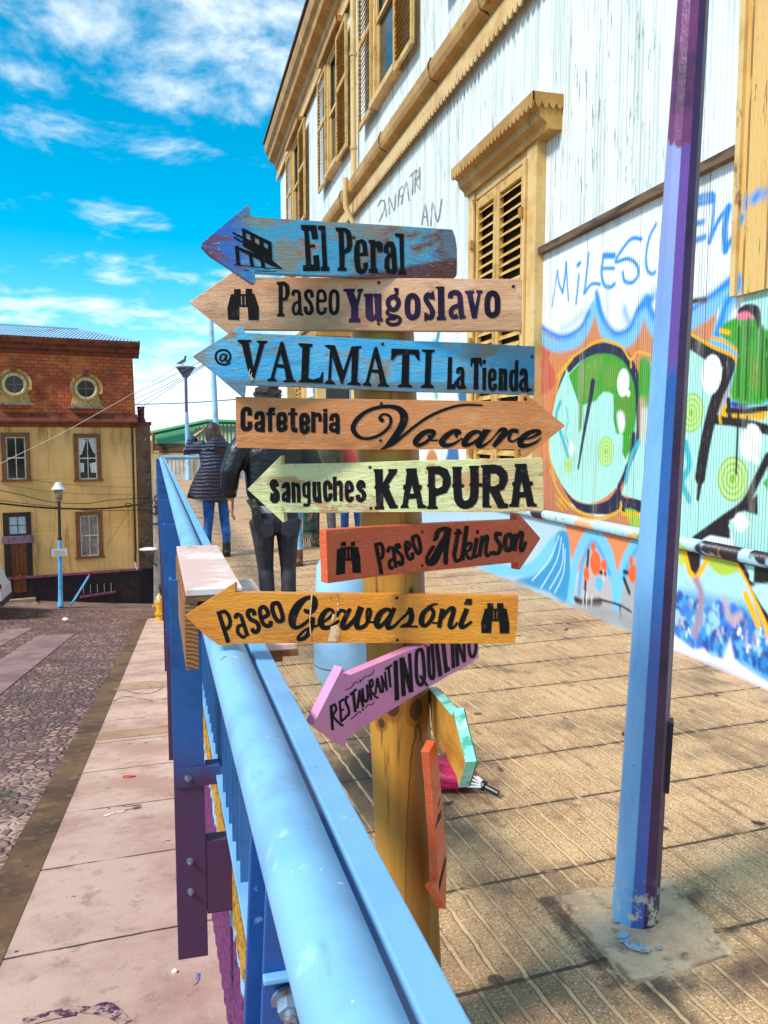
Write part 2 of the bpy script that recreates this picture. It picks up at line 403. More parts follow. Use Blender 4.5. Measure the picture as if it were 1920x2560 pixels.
# the promenade slab, its edge follows the rail
ys = [-4, 20.5, 31]
mb = MB()
xe = [wall_x(-4), wall_x(20.5), wall_x(20.5) - .35]
mb.add([(xe[0], ys[0], 0), (FX + .6, ys[0], 0), (FX + .6, ys[2], 0), (xe[2], ys[2], 0), (xe[1], ys[1], 0)], [(0, 1, 2, 3, 4)])
mb.add([(xe[0], ys[0], 0), (xe[0], ys[0], -.06), (xe[1], ys[1], -.06), (xe[1], ys[1], 0)], [(0, 1, 2, 3)])
props(mb.build('promenade', M_TILE), kind='structure')
# the retaining wall under it: vertically ribbed render
mb = MB(); yy = -4.0; row = []
k = 0
while yy < 31:
    st = .035 if yy < 7 else .5
    off = (.006 if (k % 4 < 2) else 0.0) if yy < 7 else 0
    x_ = (wall_x(yy) if yy <= 20.5 else wall_x(20.5) - .35 * (yy - 20.5) / 10.5) + off
    row.append((x_, yy)); yy += st; k += 1
mb.rings([[(x_, y_, -7.0) for x_, y_ in row], [(x_, y_, -.062) for x_, y_ in row]], cap=False, closed=False)
rw = mb.build('retaining_wall', M_RET)
props(rw, 'rough ribbed retaining wall under the promenade, painted yellow and purple', 'wall')
# side street: road, kerb, sidewalk
def strip(name, m, x0, x1, y0, y1, dz, thick=0, n=1):
    mb = MB()
    for i in range(n):
        a = y0 + (y1 - y0) * i / n; b = y0 + (y1 - y0) * (i + 1) / n
        xs0 = x0(a), x0(b); xs1 = x1(a), x1(b)
        P = [(xs0[0], a, sw_z(a) + dz), (xs1[0], a, sw_z(a) + dz), (xs1[1], b, sw_z(b) + dz), (xs0[1], b, sw_z(b) + dz)]
        mb.add(P, [(0, 1, 2, 3)])
        if thick: mb.add([P[0], P[3], (P[3][0], P[3][1], P[3][2] - thick), (P[0][0], P[0][1], P[0][2] - thick)], [(0, 1, 2, 3)])
    o = mb.build(name, m); props(o, kind='structure'); return o
c_ = lambda v: (lambda Y: v)
def road_z(X, Y):          # the road climbs to the left where it meets the cross street
    t = min(max((Y - 24) / 7, 0), 1); t = t * t * (3 - 2 * t)
    return sw_z(Y) - .10 - .105 * min(X + 1.05, 0) * t
mb = MB(); xs_ = [-1.05 - .9 * i for i in range(24)]; yr_ = [-4 + i * .75 for i in range(52)]
mb.add([(x_, y_, road_z(x_, y_)) for y_ in yr_ for x_ in xs_], [(j * 24 + i + 1, j * 24 + i, (j + 1) * 24 + i, (j + 1) * 24 + i + 1) for j in range(51) for i in range(23)])
props(mb.build('road', M_COB, None, smooth=True), kind='structure')
mb = MB(); mb.add([(x_, y_, road_z(x_, y_)) for y_ in (25.15, 27, 29, 31, 33) for x_ in (-1.05, 0.2)], [(2 * i, 2 * i + 1, 2 * i + 3, 2 * i + 2) for i in range(4)]); props(mb.build('road', M_COB), kind='structure')
strip('kerb', M_KERB, c_(-1.17), c_(-.912), -4, 25.2, .004, .3)
strip('sidewalk', M_SW, c_(-.915), lambda Y: wall_x(Y) + .02, -4, 25.2, 0, .3)
for xa, xb, ya, yb_ in ((-3.62, -2.72, 3, 22.6), (-4.85, -4.15, 12, 25)):
    mb = MB(); n_ = 22; yy_ = [ya + (yb_ - ya) * i / n_ for i in range(n_ + 1)]
    mb.add([(x_, y_, road_z(x_, y_) + .012) for y_ in yy_ for x_ in (xa, (xa + xb) / 2, xb)], [f for i in range(n_) for f in ((3 * i, 3 * i + 1, 3 * i + 4, 3 * i + 3), (3 * i + 1, 3 * i + 2, 3 * i + 5, 3 * i + 4))])
    props(mb.build('wheel_track', M_TRACK), kind='structure')
# cast patches and marks on the sidewalk
M_PATCH = m_concrete('patch_concrete', '#b08d70', '#8f6a4e', '#6c4e3a')
for y0, y1 in ((9.15, 9.55), (12.3, 12.9)):
    mb = MB(); mb.quad(*[(x_, y_ + .1 * x_, sw_z(y_ + .1 * x_) + .004) for x_, y_ in ((-.90, y0), (wall_x(y0), y0), (wall_x(y1), y1), (-.90, y1))])
    props(mb.build('pavement_patch', M_PATCH), kind='structure')
def paint_mark(name, colr, segs, w):
    mb = MB(); k = 0
    for s in segs:
        P = smooth_pts([(x_, y_, w) for x_, y_ in s]); Lf, Rt = ribbon(P); k += 1; n = len(P)
        vs = [(x_, y_, sw_z(y_) + .004 + k * .0003) for x_, y_ in Lf + Rt]
        mb.add(vs, [(i, i + 1, n + i + 1, n + i) for i in range(n - 1)])
    return props(mb.build(name, pm('mark_' + colr, colr, [('#b79686', 16, .46, .54, .95), ('#8f7468', 40, .52, .6, .8)], .85)), kind='structure')
def SWp(x, y):
    r = ray(x, y); t = (-.637 - CAM_H) / (r.z + .136 * r.y); p = CAMP + r * t; return (p.x, p.y)
S_ = lambda t: [SWp(q[0] / 2.0875, 1500 + q[1] / 2.0875) for q in pts_of(t)]
paint_mark('paint_scrawl', '#5a4a50', [S_('600,470 640,440 720,430 800,425 850,440 830,470 760,490 680,480 660,465'), S_('590,530 650,505 760,520 800,530 720,535'), S_('700,450 760,435 790,460'), S_('850,520 885,512')], .03)
paint_mark('paint_scrawl', '#33243c', [S_('640,1078 690,1075 735,1070'), S_('650,1100 700,1085 740,1078'), S_('690,1095 735,1085')], .018)
paint_mark('paint_scrawl', '#4a1f45', [S_('120,2205 240,2170 380,2140 520,2150 600,2175 660,2210'), S_('470,2150 545,2118 600,2150 640,2200'), S_('130,2215 260,2180 400,2155')], .05)
paint_mark('paint_scrawl', '#2c66c8', [S_('1010,2010 1030,1985 1035,1950')], .014)
paint_mark('paint_scrawl', '#e9e3da', [S_('545,1130 590,1115 650,1105')], .03)
def scrap(name, label, colr, q, w):
    x_, y_ = SWp(q[0] / 2.0875, 1500 + q[1] / 2.0875); a = random.uniform(0, 3)
    mb = MB(); n = 7
    P = [(x_ + w * math.cos(a + 6.283 * k / n) * random.uniform(.6, 1.1), y_ + w * .7 * math.sin(a + 6.283 * k / n) * random.uniform(.6, 1.1)) for k in range(n)]
    up = [(px, py, sw_z(py) + .006 + random.uniform(0, .012)) for px, py in P]
    mb.rings([[(px, py, sw_z(py) + .002) for px, py in P], up])
    props(mb.build(name, pm('paper_' + colr, colr, (), .7)), label, 'litter')
scrap('paper_scrap', 'torn red and white wrapper lying on the pale sidewalk', '#c8462f', (672, 925), .07)
scrap('paper_scrap', 'small cream paper scrap near the lower end of the nearest rail post', '#efe6da', (910, 1945), .02)
# cast concrete patch round the foot of the street lamp, replaces a tile
# ================================================================= BIG WHITE HOUSE ON THE RIGHT
def m_siding():
    t = NT('white_siding'); x, y, z = t.xyz()
    col = srgb('#e2e6e2')
    col = t.mix(t.step(t.noise(1.5, t.pos, 5, stretch=(1, 3.5, .35)), .44, .64, .65), col, srgb('#b9bfba'))
    col = t.mix(t.step(t.noise(4, t.pos, 6, .7, stretch=(1, 4, .25)), .56, .70, .6), col, srgb('#9aa098'))
    sk = t.step(t.noise(11, t.pos, 5, .7, stretch=(1, 3.2, .28)), .59, .64)
    sk = t.math('MULTIPLY', sk, t.step(t.noise(.7, t.pos, 3), .38, .52))
    col = t.mix(sk, col, srgb('#5d6a60'))
    seam = t.step(t.math('ABSOLUTE', t.math('SUBTRACT', t.math('FRACT', t.math('DIVIDE', y, .31)), .5)), .486, .494)
    col = t.mix(t.math('MULTIPLY', seam, t.step(t.noise(3, t.pos, 3, stretch=(1, 1, .8)), .40, .6, .8)), col, srgb('#5f6c68'))
    rip = t.math('SINE', t.math('MULTIPLY', y, 6.2832 / .052))
    t.bump(t.math('ADD', t.math('MULTIPLY', rip, .5), t.math('MULTIPLY', seam, -1.2)), .55, .01)
    return t.done(col, .55)
def m_graffiti():
    t = NT('painted_corrugated_metal'); x, y, z = t.xyz()
    a = t.n('ShaderNodeVertexColor', layer_name='paint').outputs[0]
    dirt = t.math('MULTIPLY', t.step(t.noise(2.6, t.pos, 7, .7, 0, (1, 3.2, .4)), .50, .68), .42)
    col = t.mix(dirt, a, srgb('#a9a294'))
    seam = t.step(t.math('ABSOLUTE', t.math('SUBTRACT', t.math('FRACT', t.math('DIVIDE', t.math('ADD', y, .13), .78)), .5)), .494, .498)
    col = t.mix(t.math('MULTIPLY', seam, .5), col, srgb('#6b6a66'))
    rip = t.math('SINE', t.math('MULTIPLY', y, 6.2832 / .027))
    a2 = t.math('MULTIPLY', t.step(t.noise(22, t.pos, 5, .7, 0, (1, 3, .5)), .63, .67), .35); col = t.mix(a2, col, srgb('#e9eeee'))
    t.bump(t.math('ADD', t.math('MULTIPLY', rip, .5), t.math('MULTIPLY', seam, -1.5)), 1.0, .008)
    return t.done(col, .45)
def m_rendered_paint():
    t = NT('painted_render')
    a = t.n('ShaderNodeVertexColor', layer_name='paint').outputs[0]
    col = t.mix(t.step(t.noise(9, t.pos, 6, .7), .60, .72, .55), a, srgb('#8f8a86'))
    t.bump(t.noise(30, t.pos, 6, .7), .35, .01)
    return t.done(col, .6)
OCH = pm('ochre_paint', '#ab7b34', [('#c99c52', 2.5, .42, .64, .8), ('#6a4418', 7, .58, .70, .8), ('#a87628', 1.2, .45, .6, .7)], .5, bumps=[(35, .25, .006)])
OCHL = pm('cream_ochre_paint', '#d8b477', [('#bf8f48', 3, .45, .65, .7), ('#6f4c26', 10, .60, .69, .85, (1, 1, .4))], .5, bumps=[(35, .3, .006)])
OCHS = pm('weathered_shutter_paint', '#cda65e', [('#ab7c34', 6, .45, .62, .8), ('#6a4524', 18, .62, .70, .7, (1, .4, 1))], .5)
DARKW = pm('dark_interior', '#15120f', (), .8)
BROWN = pm('brown_weathered_trim', '#6e5238', [('#3a2a1c', 9, .48, .6, .9, (1, .2, 1)), ('#cfc8ba', 14, .66, .72, .9)], .7, bumps=[(40, .5, .01)])
GLASS = NT('window_glass'); GLASS.b.inputs['Base Color'].default_value = (.02, .03, .035, 1); GLASS.b.inputs['Roughness'].default_value = .06; GLASS = GLASS.m
M_SIDE = m_siding(); M_GRAF = m_graffiti(); M_REND = m_rendered_paint()

house = thing('white_house', 'tall white clapboard house with ochre trim and a graffiti mural along its foot', 'house', (FX, 4, 0))
mb = MB()
Y0, Y1, ZT = 1.6, 25.3, 9.95
# shell as sheets so the ground-floor openings stay clear of the mural sheets in front
mb.box(FX, FX + 9, Y0, Y1, -.3, ZT)
mb.build('wall', M_SIDE, house)
mb = MB(); mb.obox((FX - .1, Y0, ZT + .62), (9.4, 0, 0), (0, Y1 - Y0 + .2, 0), (0, 0, .05)); mb.build('roof', pm('grey_roof', '#7d8588', (), .6), house)

# ---------------- mural raster: paint laid on the wall in wall coordinates (Y, z)
class Canvas:
    def __init__(s, X, y0, y1, z0, z1, d, base):
        s.X = X; s.ny = int((y1 - y0) / d) + 1; s.nz = int((z1 - z0) / d) + 1
        s.ya = np.linspace(y0, y1, s.ny); s.za = np.linspace(z0, z1, s.nz); s.d = d
        s.c = np.empty((s.nz, s.ny, 3)); s.c[:] = srgb(base)
        s.rng = np.random.default_rng(3)
    def uv(s, x, y): p = on_x(x, y, s.X); return p.y, p.z
    def tok(s, t):
        out = []
        for q in t.split():
            if q.endswith('*'): x, y = map(float, q[:-1].split(',')); out.append(s.uv(1200 + x / 2.304, 1000 + y / 2.304))
            else: x, y = map(float, q.split(',')); out.append(s.uv(1300 + x / 2.676, 400 + y / 2.676))
        return out
    def win(s, P, m):
        P = np.array(P); i0 = max(np.searchsorted(s.ya, P[:, 0].min() - m) - 1, 0); i1 = np.searchsorted(s.ya, P[:, 0].max() + m) + 1
        j0 = max(np.searchsorted(s.za, P[:, 1].min() - m) - 1, 0); j1 = np.searchsorted(s.za, P[:, 1].max() + m) + 1
        yy, zz = np.meshgrid(s.ya[i0:i1], s.za[j0:j1]); return (slice(j0, j1), slice(i0, i1)), yy, zz
    def blend(s, sl, a, col):
        if a.size == 0: return
        c = np.array(srgb(col)); s.c[sl] = s.c[sl] * (1 - a[..., None]) + c * a[..., None]
    def dist(s, P, yy, zz, closed=False):
        d = np.full(yy.shape, 9.0); tt = np.zeros(yy.shape); n = len(P)
        for i in range(n if closed else n - 1):
            a = np.array(P[i]); b = np.array(P[(i + 1) % n]); e = b - a; L = max(e @ e, 1e-9)
            t = np.clip(((yy - a[0]) * e[0] + (zz - a[1]) * e[1]) / L, 0, 1)
            q = np.hypot(yy - a[0] - t * e[0], zz - a[1] - t * e[1]); k = q < d
            d = np.where(k, q, d); tt = np.where(k, (i + t) / max(n - 1, 1), tt)
        return d, tt
    def line(s, col, w, t, soft=.012, w2=None, curve=True, amt=1):
        for part in t.split('|'):
            P = s.tok(part)
            if curve and len(P) > 2: P = smooth_pts(P, sub=4)
            sl, yy, zz = s.win(P, w + soft * 2)
            if yy.size == 0: continue
            d, tt = s.dist(P, yy, zz); ww = w / 2 if w2 is None else (w + (w2 - w) * tt) / 2
            s.blend(sl, np.clip((ww + soft - d) / (2 * soft), 0, 1) * amt, col)
    def fill(s, col, t, soft=.006, curve=True, amt=1):
        P = s.tok(t)
        if curve: P = smooth_pts(P, True, 3)
        sl, yy, zz = s.win(P, soft * 2)
        if yy.size == 0: return
        ins = np.zeros(yy.shape, bool); n = len(P)
        for i in range(n):
            (ax, az), (bx, bz) = P[i], P[(i + 1) % n]
            if az == bz: continue
            k = ((az > zz) != (bz > zz)) & (yy < (bx - ax) * (zz - az) / (bz - az) + ax); ins ^= k
        d, _ = s.dist(P, yy, zz, True); sd = np.where(ins, d, -d)
        s.blend(sl, np.clip((sd + soft) / (2 * soft), 0, 1) * amt, col)
    def dot(s, col, t, r, soft=.006, amt=1, asp=1.0):
        c = s.tok(t)[0]; sl, yy, zz = s.win([c], r * 1.5 + soft)
        if yy.size == 0: return
        d = np.hypot((yy - c[0]), (zz - c[1]) * asp); s.blend(sl, np.clip((r + soft - d) / (2 * soft), 0, 1) * amt, col)
    def ring(s, col, t, r):
        for q in (1.0, .72, .45, .2): s.dot(col, t, r * q); s.dot('#c4e69a', t, r * (q - .10))
        s.dot(col, t, r * .2)
    def mesh(s, name, m, parent, label=None):
        mb = MB(); ny, nz = s.ny, s.nz
        me = bpy.data.meshes.new(name); off = origin_of(parent)
        yy, zz = np.meshgrid(s.ya, s.za); V = np.stack([np.full(yy.size, s.X), yy.ravel(), zz.ravel()], 1) - np.array(off)
        idx = np.arange(ny * nz).reshape(nz, ny); a, b, c, d = idx[:-1, :-1], idx[1:, :-1], idx[1:, 1:], idx[:-1, 1:]
        Fq = np.stack([a.ravel(), b.ravel(), c.ravel(), d.ravel()], 1)
        me.vertices.add(len(V)); me.vertices.foreach_set('co', V.astype(np.float32).ravel())
        me.loops.add(Fq.size); me.loops.foreach_set('vertex_index', Fq.ravel().astype(np.int32))
        me.polygons.add(len(Fq)); me.polygons.foreach_set('loop_start', np.arange(0, Fq.size, 4, dtype=np.int32)); me.update(calc_edges=True); me.validate()
        ca = me.color_attributes.new('paint', 'FLOAT_COLOR', 'POINT')
        ca.data.foreach_set('color', np.concatenate([s.c.reshape(-1, 3), np.ones((ny * nz, 1))], 1).astype(np.float32).ravel())
        o = bpy.data.objects.new(name, me); COL.objects.link(o); o.parent = parent; me.materials.append(m)
        return o
SAL, MINT, GRN, NAVY, BLK, CY, LB, YEL, WHT, RED = '#d8834f', '#aee8da', '#389f18', '#16183c', '#1e0a14', '#0f8ae2', '#6dbcec', '#efb206', '#fbfdfd', '#d0543a'
def mural(c):
    c.fill(SAL, '60,1100 160,1150 290,1205 400,1160 470,1020 487,960 510,1000 560,1140 660,1190 760,1140 805,1010 840,1000 900,1120 1000,1150 1140,1050 1330,920 1310,1100 1290,1190 1500,1260 1500,2300 60,2300', .01, False)
    c.fill('#c7764e', '60,2000 230,2050 330,2300 500,2400 60,2400', .03)
    c.fill(RED, '120,1190 220,1235 190,1330 232,1420 215,1530 60,1560 60,1200', .012)
    c.line('#7cc2ee', .11, '100,1150 200,1230 290,1240 400,1195 460,1090 485,990', .02)
    c.line('#7cc2ee', .11, '515,950 545,1100 600,1195 680,1220 760,1165 805,1050 840,950', .02)
    c.line('#7cc2ee', .11, '845,990 900,1130 1000,1165 1150,1080 1280,990 1400,850', .02)
    c.line('#7cc2ee', .11, '1440,860 1370,1040 1330,1180 1480,1250', .02)
    c.line(CY, .055, '110,1090 190,1150 290,1185 400,1130 460,1020', .022)
    c.line(CY, .055, '512,890 540,1020 600,1130 660,1163 740,1120 790,1000 880,930', .022)
    c.line(CY, .055, '850,930 900,1050 1000,1090 1150,1000 1280,910 1440,785 1455,850 1380,960 1345,1080 1310,1190', .022)
    c.line(CY, .05, '700,1000 715,1050 730,1090', .04, amt=.8); c.line(CY, .05, '280,1130 350,1090 420,1020', .05, amt=.5); c.line(CY, .06, '820,950 900,900', .05, amt=.7)
    for t_, w_ in (('215,980 250,745', .022), ('250,745 262,830 285,885', .028), ('285,885 300,790 310,690', .035), ('310,690 316,820 325,940', .026), ('395,770 375,960', .03), ('385,705 402,690', .04),
                   ('460,625 445,760 430,890', .03), ('430,890 480,830 535,832', .03), ('630,640 560,640', .05), ('560,640 545,740 560,830 600,852 632,830', .035), ('552,725 630,725', .03),
                   ('812,530 750,525 690,590 640,680 720,660 780,700 790,770 750,820 700,810 688,752', .032), ('910,430 865,520 843,640 850,730 880,762 905,750', .03),
                   ('1060,330 1040,520', .03), ('1160,430 1225,415', .04), ('1170,540 1235,515', .045), ('1160,430 1150,530', .03), ('1300,240 1290,400 1268,545', .03), ('1268,545 1330,400 1395,320', .04), ('1395,320 1370,450 1375,600', .06), ('1375,600 1440,490 1485,385', .045), ('1205,250 1285,235', .05), ('1170,300 1290,270', .04)):
        c.line(CY, w_, t_, .011)
    # first bubble letter
    c.fill(MINT, '205,1750 240,1560 300,1420 400,1320 500,1275 600,1268 700,1310 760,1390 800,1490 810,1700 800,1850 760,1990 880,300* 830,430* 760,530* 660,590* 560,580* 480,500* 420,380* 395,280*')
    c.fill(GRN, '325,1440 420,1335 540,1285 620,1280 720,1350 775,1480 785,1640 765,1800 742,1930 705,2005 685,1960 690,1840 645,1830 620,1720 625,1570 560,1550 510,1610 420,1640 412,1790 392,1830 395,1640 360,1540', .008, False)
    c.fill('#7f9a35', '380,1430 470,1330 560,1310 540,1400 470,1560 420,1600', .04, amt=.6); c.fill('#7f9a35', '560,1400 640,1350 650,1500 560,1530', .04, amt=.5); c.fill('#6f8a2d', '640,1600 740,1560 750,1700 700,1800', .05, amt=.5)
    c.fill(MINT, '530,1580 610,1560 625,1700 600,1900 480,1950 490,1700', .01)
    c.fill(WHT, '650,1700 690,1690 700,1780 670,1830', .02)
    c.line(NAVY, .075, '487,1490 470,1600 440,1760 412,1920 390,2060', .006, .03)
    c.line(NAVY, .085, '330,1390 400,1318 500,1268 600,1260 690,1300 750,1390 785,1500 797,1650 797,1850 765,1980 720,2070', .006)
    c.line(NAVY, .05, '885,200* 860,360* 800,500*', .006); c.line(NAVY, .03, '300,1420 240,1570 205,1750', .006)
    c.fill(NAVY, '470,490* 540,575* 640,600* 740,575* 800,500* 830,560* 920,572* 920,650* 700,660* 560,630*', .006)
    c.fill(SAL, '380,660* 560,660* 690,690* 800,650* 920,670* 920,800* 380,740*', .01)
    c.fill('#a9c23c', '835,630* 915,650* 910,760* 870,720*', .01)
    c.line(YEL, .022, '270,1440 215,1700 193,1900 205,2020 240,2141', .005); c.line(YEL, .025, '405,400* 450,520* 540,625* 680,678* 800,640* 812,590* 818,652* 920,660*', .005)
    c.line(YEL, .022, '250,1450 330,1340 430,1265 510,1215 590,1200|590,1215 680,1250 740,1335 785,1285 870,1305|280,1420 350,1330|740,1330 742,1385', .005)
    c.line(YEL, .016, '440,590* 480,640*|460,570* 500,630*|435,545* 470,600*', .004)
    c.line('#3bb8c9', .05, '270,1620 242,1720 280,1850 320,1980 335,2060', .01); c.line('#3bb8c9', .016, '310,1650 322,1750 300,1830 330,1915 300,1940', .005)
    c.ring('#9ccb45', '320,2040', .07); c.dot(WHT, '345,1930', .05, .03)
    c.dot(WHT, '690,1490', .085, asp=.8); c.dot(WHT, '725,1562', .025); c.ring('#93c83f', '575,1950', .12)
    # second bubble letter, partly behind the lamp post
    c.line(LB, .07, '1290,1215 1430,1310 1430,1480 1385,1620 1340,1720', .01)
    c.fill(MINT, '815,1390 900,1340 1140,1240 1400,1370 1385,1460 1310,1610 1330,1740 1500,1760 1659,1810 1659,2141 1600,600* 1500,640* 1400,690* 1250,805* 1150,790* 1000,600* 815,545* 860,400* 800,1900', .006, False)
    c.fill(GRN, '800,1345 870,1350 900,1600 860,1650 800,1630', .01)
    c.fill('#e8b59a', '800,1600 850,1640 830,1900 800,1850', .03, amt=.6)
    c.line('#3bb8c9', .045, '915,240* 870,330* 840,470*', .008); c.line('#3bb8c9', .055, '1185,250* 1205,380* 1165,470* 1205,575*', .008)
    c.line(BLK, 0.106, '1130,1200 1290,1305 1395,1350 1380,1440 1320,1580 1270,1750 1230,1950 1205,2120', .006)
    c.line(BLK, 0.100, '1320,150* 1285,340* 1255,570*', .006, .03); c.line(BLK, 0.062, '1270,1735 1450,1752 1659,1805', .006)
    c.line(BLK, 0.062, '1659,330* 1600,450* 1520,600* 1400,690* 1240,805*', .006)
    c.line(BLK, 0.037, '1145,950 1180,940 1240,935', .01)
    c.fill(BLK, '1235,805* 1400,690* 1440,700* 1440,800* 1330,780*', .005, False); c.fill(BLK, '1500,630* 1600,540* 1600,705* 1540,660*', .005, False)
    c.fill(MINT, '1430,720* 1520,640* 1659,680* 1659,900* 1480,860*', .006, False)
    c.dot(WHT, '1500,705*', .06); c.dot(WHT, '1540,712*', .02)
    c.dot(WHT, '1280,1435', .10, asp=.8); c.ring('#93c83f', '1145,1690', .13); c.ring('#8fbd3a', '1455,455*', .14); c.dot(WHT, '1560,245*', .095, asp=.85); c.dot(WHT, '1590,345*', .025)
    c.line(YEL, .024, '1140,1160 1290,1250 1445,1330 1432,1480 1392,1610 1340,1700 1342,1755|1288,1190 1380,1220 1452,1275', .005)
    # lower right tangle
    c.fill(YEL, '1385,70* 1400,95* 1640,118* 1659,60* 1500,70* 1430,10*', .005, False); c.fill(LB, '1420,0* 1659,-10* 1659,20* 1450,50*', .006, False)
    c.line(BLK, 0.037, '1425,60* 1540,62* 1659,45*|1430,0* 1440,110*', .005); c.fill('#2e3f8a', '1450,10* 1540,20* 1530,40* 1460,45*', .01)
    c.fill(GRN, '1630,480* 1659,440* 1659,520*', .006, False)
    # creature on the corner post (blocked in as plain paint patches)
    c.fill(GRN, '1345,1110 1450,1050 1560,1040 1640,1130 1680,1180 1680,1600 1420,1605 1440,1400 1455,1270 1350,1180', .012)
    c.fill('#7d8c2c', '1540,1330 1600,1380 1620,1500 1560,1520', .04, amt=.7); c.fill('#2f7a1c', '1500,1150 1560,1110 1570,1180 1510,1200', .03, amt=.7)
    c.fill(BLK, '1465,990 1530,962 1600,985 1612,1090 1590,1130 1565,1050 1460,1035', .006); c.fill('#ee7796', '1452,1035 1510,1012 1558,1040 1555,1062 1460,1066', .008)
    c.line(YEL, .03, '1340,1140 1400,1155', .005); c.line('#2b4a12', .018, '1465,1100 1460,1580|1530,1060 1510,1600|1620,1120 1612,1590|1650,1200 1655,1580', .006); c.line('#1c1a24', .02, '1460,1700 1445,2100|1520,1720 1510,1790', .006)
    c.line(CY, .06, '1570,260 1590,230', .025); c.line(CY, .05, '1640,225 1660,210', .03); c.line(CY, .03, '1505,310 1512,260', .03)
def plinth_paint(c):
    q = '#a6c4d6'
    c.fill(SAL, '470,660* 920,770* 920,1000* 780,1010* 640,900* 545,1010* 500,760*', .01, False)
    c.fill(LB, '-200,820* 0,880* 150,950* 300,930* 420,780* 450,840* 400,960* 250,1020* -200,960*', .02)
    c.fill('#2d8cc0', '440,770* 500,760* 520,900* 505,1165* 400,1110* 300,1080* 200,1040* 330,1000* 420,900*', .02)
    c.line('#cfeaf6', .012, '470,790* 440,930* 350,1085*|480,830* 470,960* 400,1090*|490,860* 480,1000* 430,1110*|455,780* 400,920* 300,1040*', .004)
    c.fill('#b3acae', '545,1200* 580,980* 650,850* 720,900* 770,1030* 790,1250*', .02)
    c.fill('#9fa3a8', '790,1250* 830,1000* 920,850* 920,1330*', .02)
    c.line(LB, .11, '515,1190* 545,960* 590,830* 645,770* 710,820* 760,950* 785,1190*', .014); c.line(LB, .10, '785,1190* 815,1000* 860,880* 915,800*', .014)
    c.line('#3fa5e2', .05, '570,1120* 590,940* 645,820* 700,880* 745,1000*|830,1020* 870,910* 915,850*', .012)
    c.line(BLK, 0.037, '625,870* 618,960*|690,990* 720,1000*|610,1020* 600,1160*|830,990* 880,1000*|830,1030* 860,1110*', .008); c.line(BLK, .02, '690,1150* 800,1180* 870,1220*|805,1190* 810,1260*', .005)
    c.fill(BLK, '545,1130* 600,1150* 690,1140* 690,1190* 560,1175*', .015)
    for t_, r_ in (('665,940*', .085), ('613,1003*', .05), ('714,955*', .045), ('652,846*', .035), ('880,1000*', .06), ('1160,1060*', .11), ('1232,1090*', .05), ('1140,1200*', .04), ('870,925*', .03)): c.dot('#e2602b', t_, r_, .006, asp=.85)
    c.dot('#59b4e8', '685,1060*', .06, .01)
    c.line('#e9e6e2', .012, '600,1100* 590,1200*|615,1110* 612,1210*|645,1130* 640,1190*|710,980* 712,1040*', .005)
    # beyond the lamp post
    c.fill('#a5d3f0', '1120,880* 1300,930* 1480,980* 1560,1060* 1680,1300* 1680,1640* 1120,1430*', .02, False)
    rg = random.Random(5)
    c.fill('#3f8fd0', '1120,1120* 1250,1110* 1400,1150* 1560,1180* 1680,1240* 1680,1640* 1560,1560* 1400,1480* 1120,1400*', .04, amt=.85)
    for i in range(150):
        x_ = rg.uniform(1120, 1670); b = 1120 + (x_ - 1130) * .25; y_ = rg.uniform(b, b + 270); dx = rg.uniform(-30, 30); dy = rg.uniform(25, 75)
        c.line(rg.choice(('#1d4fae', '#1f7fc4', '#2a6fd0', '#173f92', '#2b93d2', '#56aee2', '#1c5fb8', '#9cc9ea')), rg.uniform(.03, .09), '%g,%g* %g,%g* %g,%g*' % (x_, y_, x_ + dx, y_ + dy * .5, x_ + dx * .5, y_ + dy), .008, rg.uniform(.02, .05), amt=.9)
    for i in range(26):
        x_ = rg.uniform(1140, 1660); b = 1130 + (x_ - 1130) * .25; y_ = rg.uniform(b, b + 220); c.line(rg.choice(('#dcd6de', '#b9a3b0', '#ece8ea', '#8f7f95')), rg.uniform(.012, .03), '%g,%g* %g,%g*' % (x_, y_, x_ + rg.uniform(-12, 12), y_ + rg.uniform(15, 50)), .006)
    c.fill('#e4e2e8', '1110,1350* 1180,1400* 1230,1440* 1290,1430* 1330,1480* 1400,1490* 1440,1370* 1465,1490* 1560,1570* 1700,1650* 1700,1720* 1110,1480*', .015, False)
    c.fill('#b9b4bd', '1110,1430* 1400,1540* 1700,1680* 1700,1760* 1110,1500*', .02, False)
    c.fill('#aac43c', '1290,890* 1480,905* 1505,975* 1400,1015* 1330,965*', .01); c.fill(BLK, '1180,830* 1240,850* 1270,900* 1255,1010* 1205,990*', .008)
    c.fill('#b3cf3e', '1145,850* 1180,850* 1190,920* 1150,960*', .01)
    c.line(YEL, .045, '1175,860* 1205,990* 1245,1035* 1330,880*', .006, curve=False); c.line(YEL, .05, '1460,900* 1560,1075* 1680,1380*|1530,1120* 1600,1290*', .006); c.line(BLK, 0.037, '1485,910* 1575,1080* 1680,1310*', .006)
    c.line('#9d8496', .06, '1235,1350* 1270,1200* 1270,1100* 1245,1040*', .02); c.line('#b7a3ae', .05, '1410,1150* 1440,1260* 1500,1240*', .02)
    c.fill('#0d0b0c', '1580,955* 1680,930* 1680,1060* 1570,1055*', .006, False); c.fill(MINT, '1545,940* 1580,940* 1575,1050* 1555,1040*', .006, False); c.fill(MINT, '1560,1075* 1680,1060* 1680,1260* 1620,1180*', .006, False)
    c.line(BLK, .02, '1250,880* 1150,840*', .008)
    c.fill('#8b979e', '-300,1000* 150,1020* 300,1090* 500,1170* 500,1240* -300,1010*', .05, amt=.7)
    c.fill('#8e9296', '540,1190* 700,1180* 900,1260* 900,1340* 700,1290* 540,1230*', .04, amt=.8)
cv = Canvas(FX - .012, 4.18, 6.95, .70, 3.17, .008, '#f6fafa'); mural(cv); cv.mesh('mural_panel', M_GRAF, house)
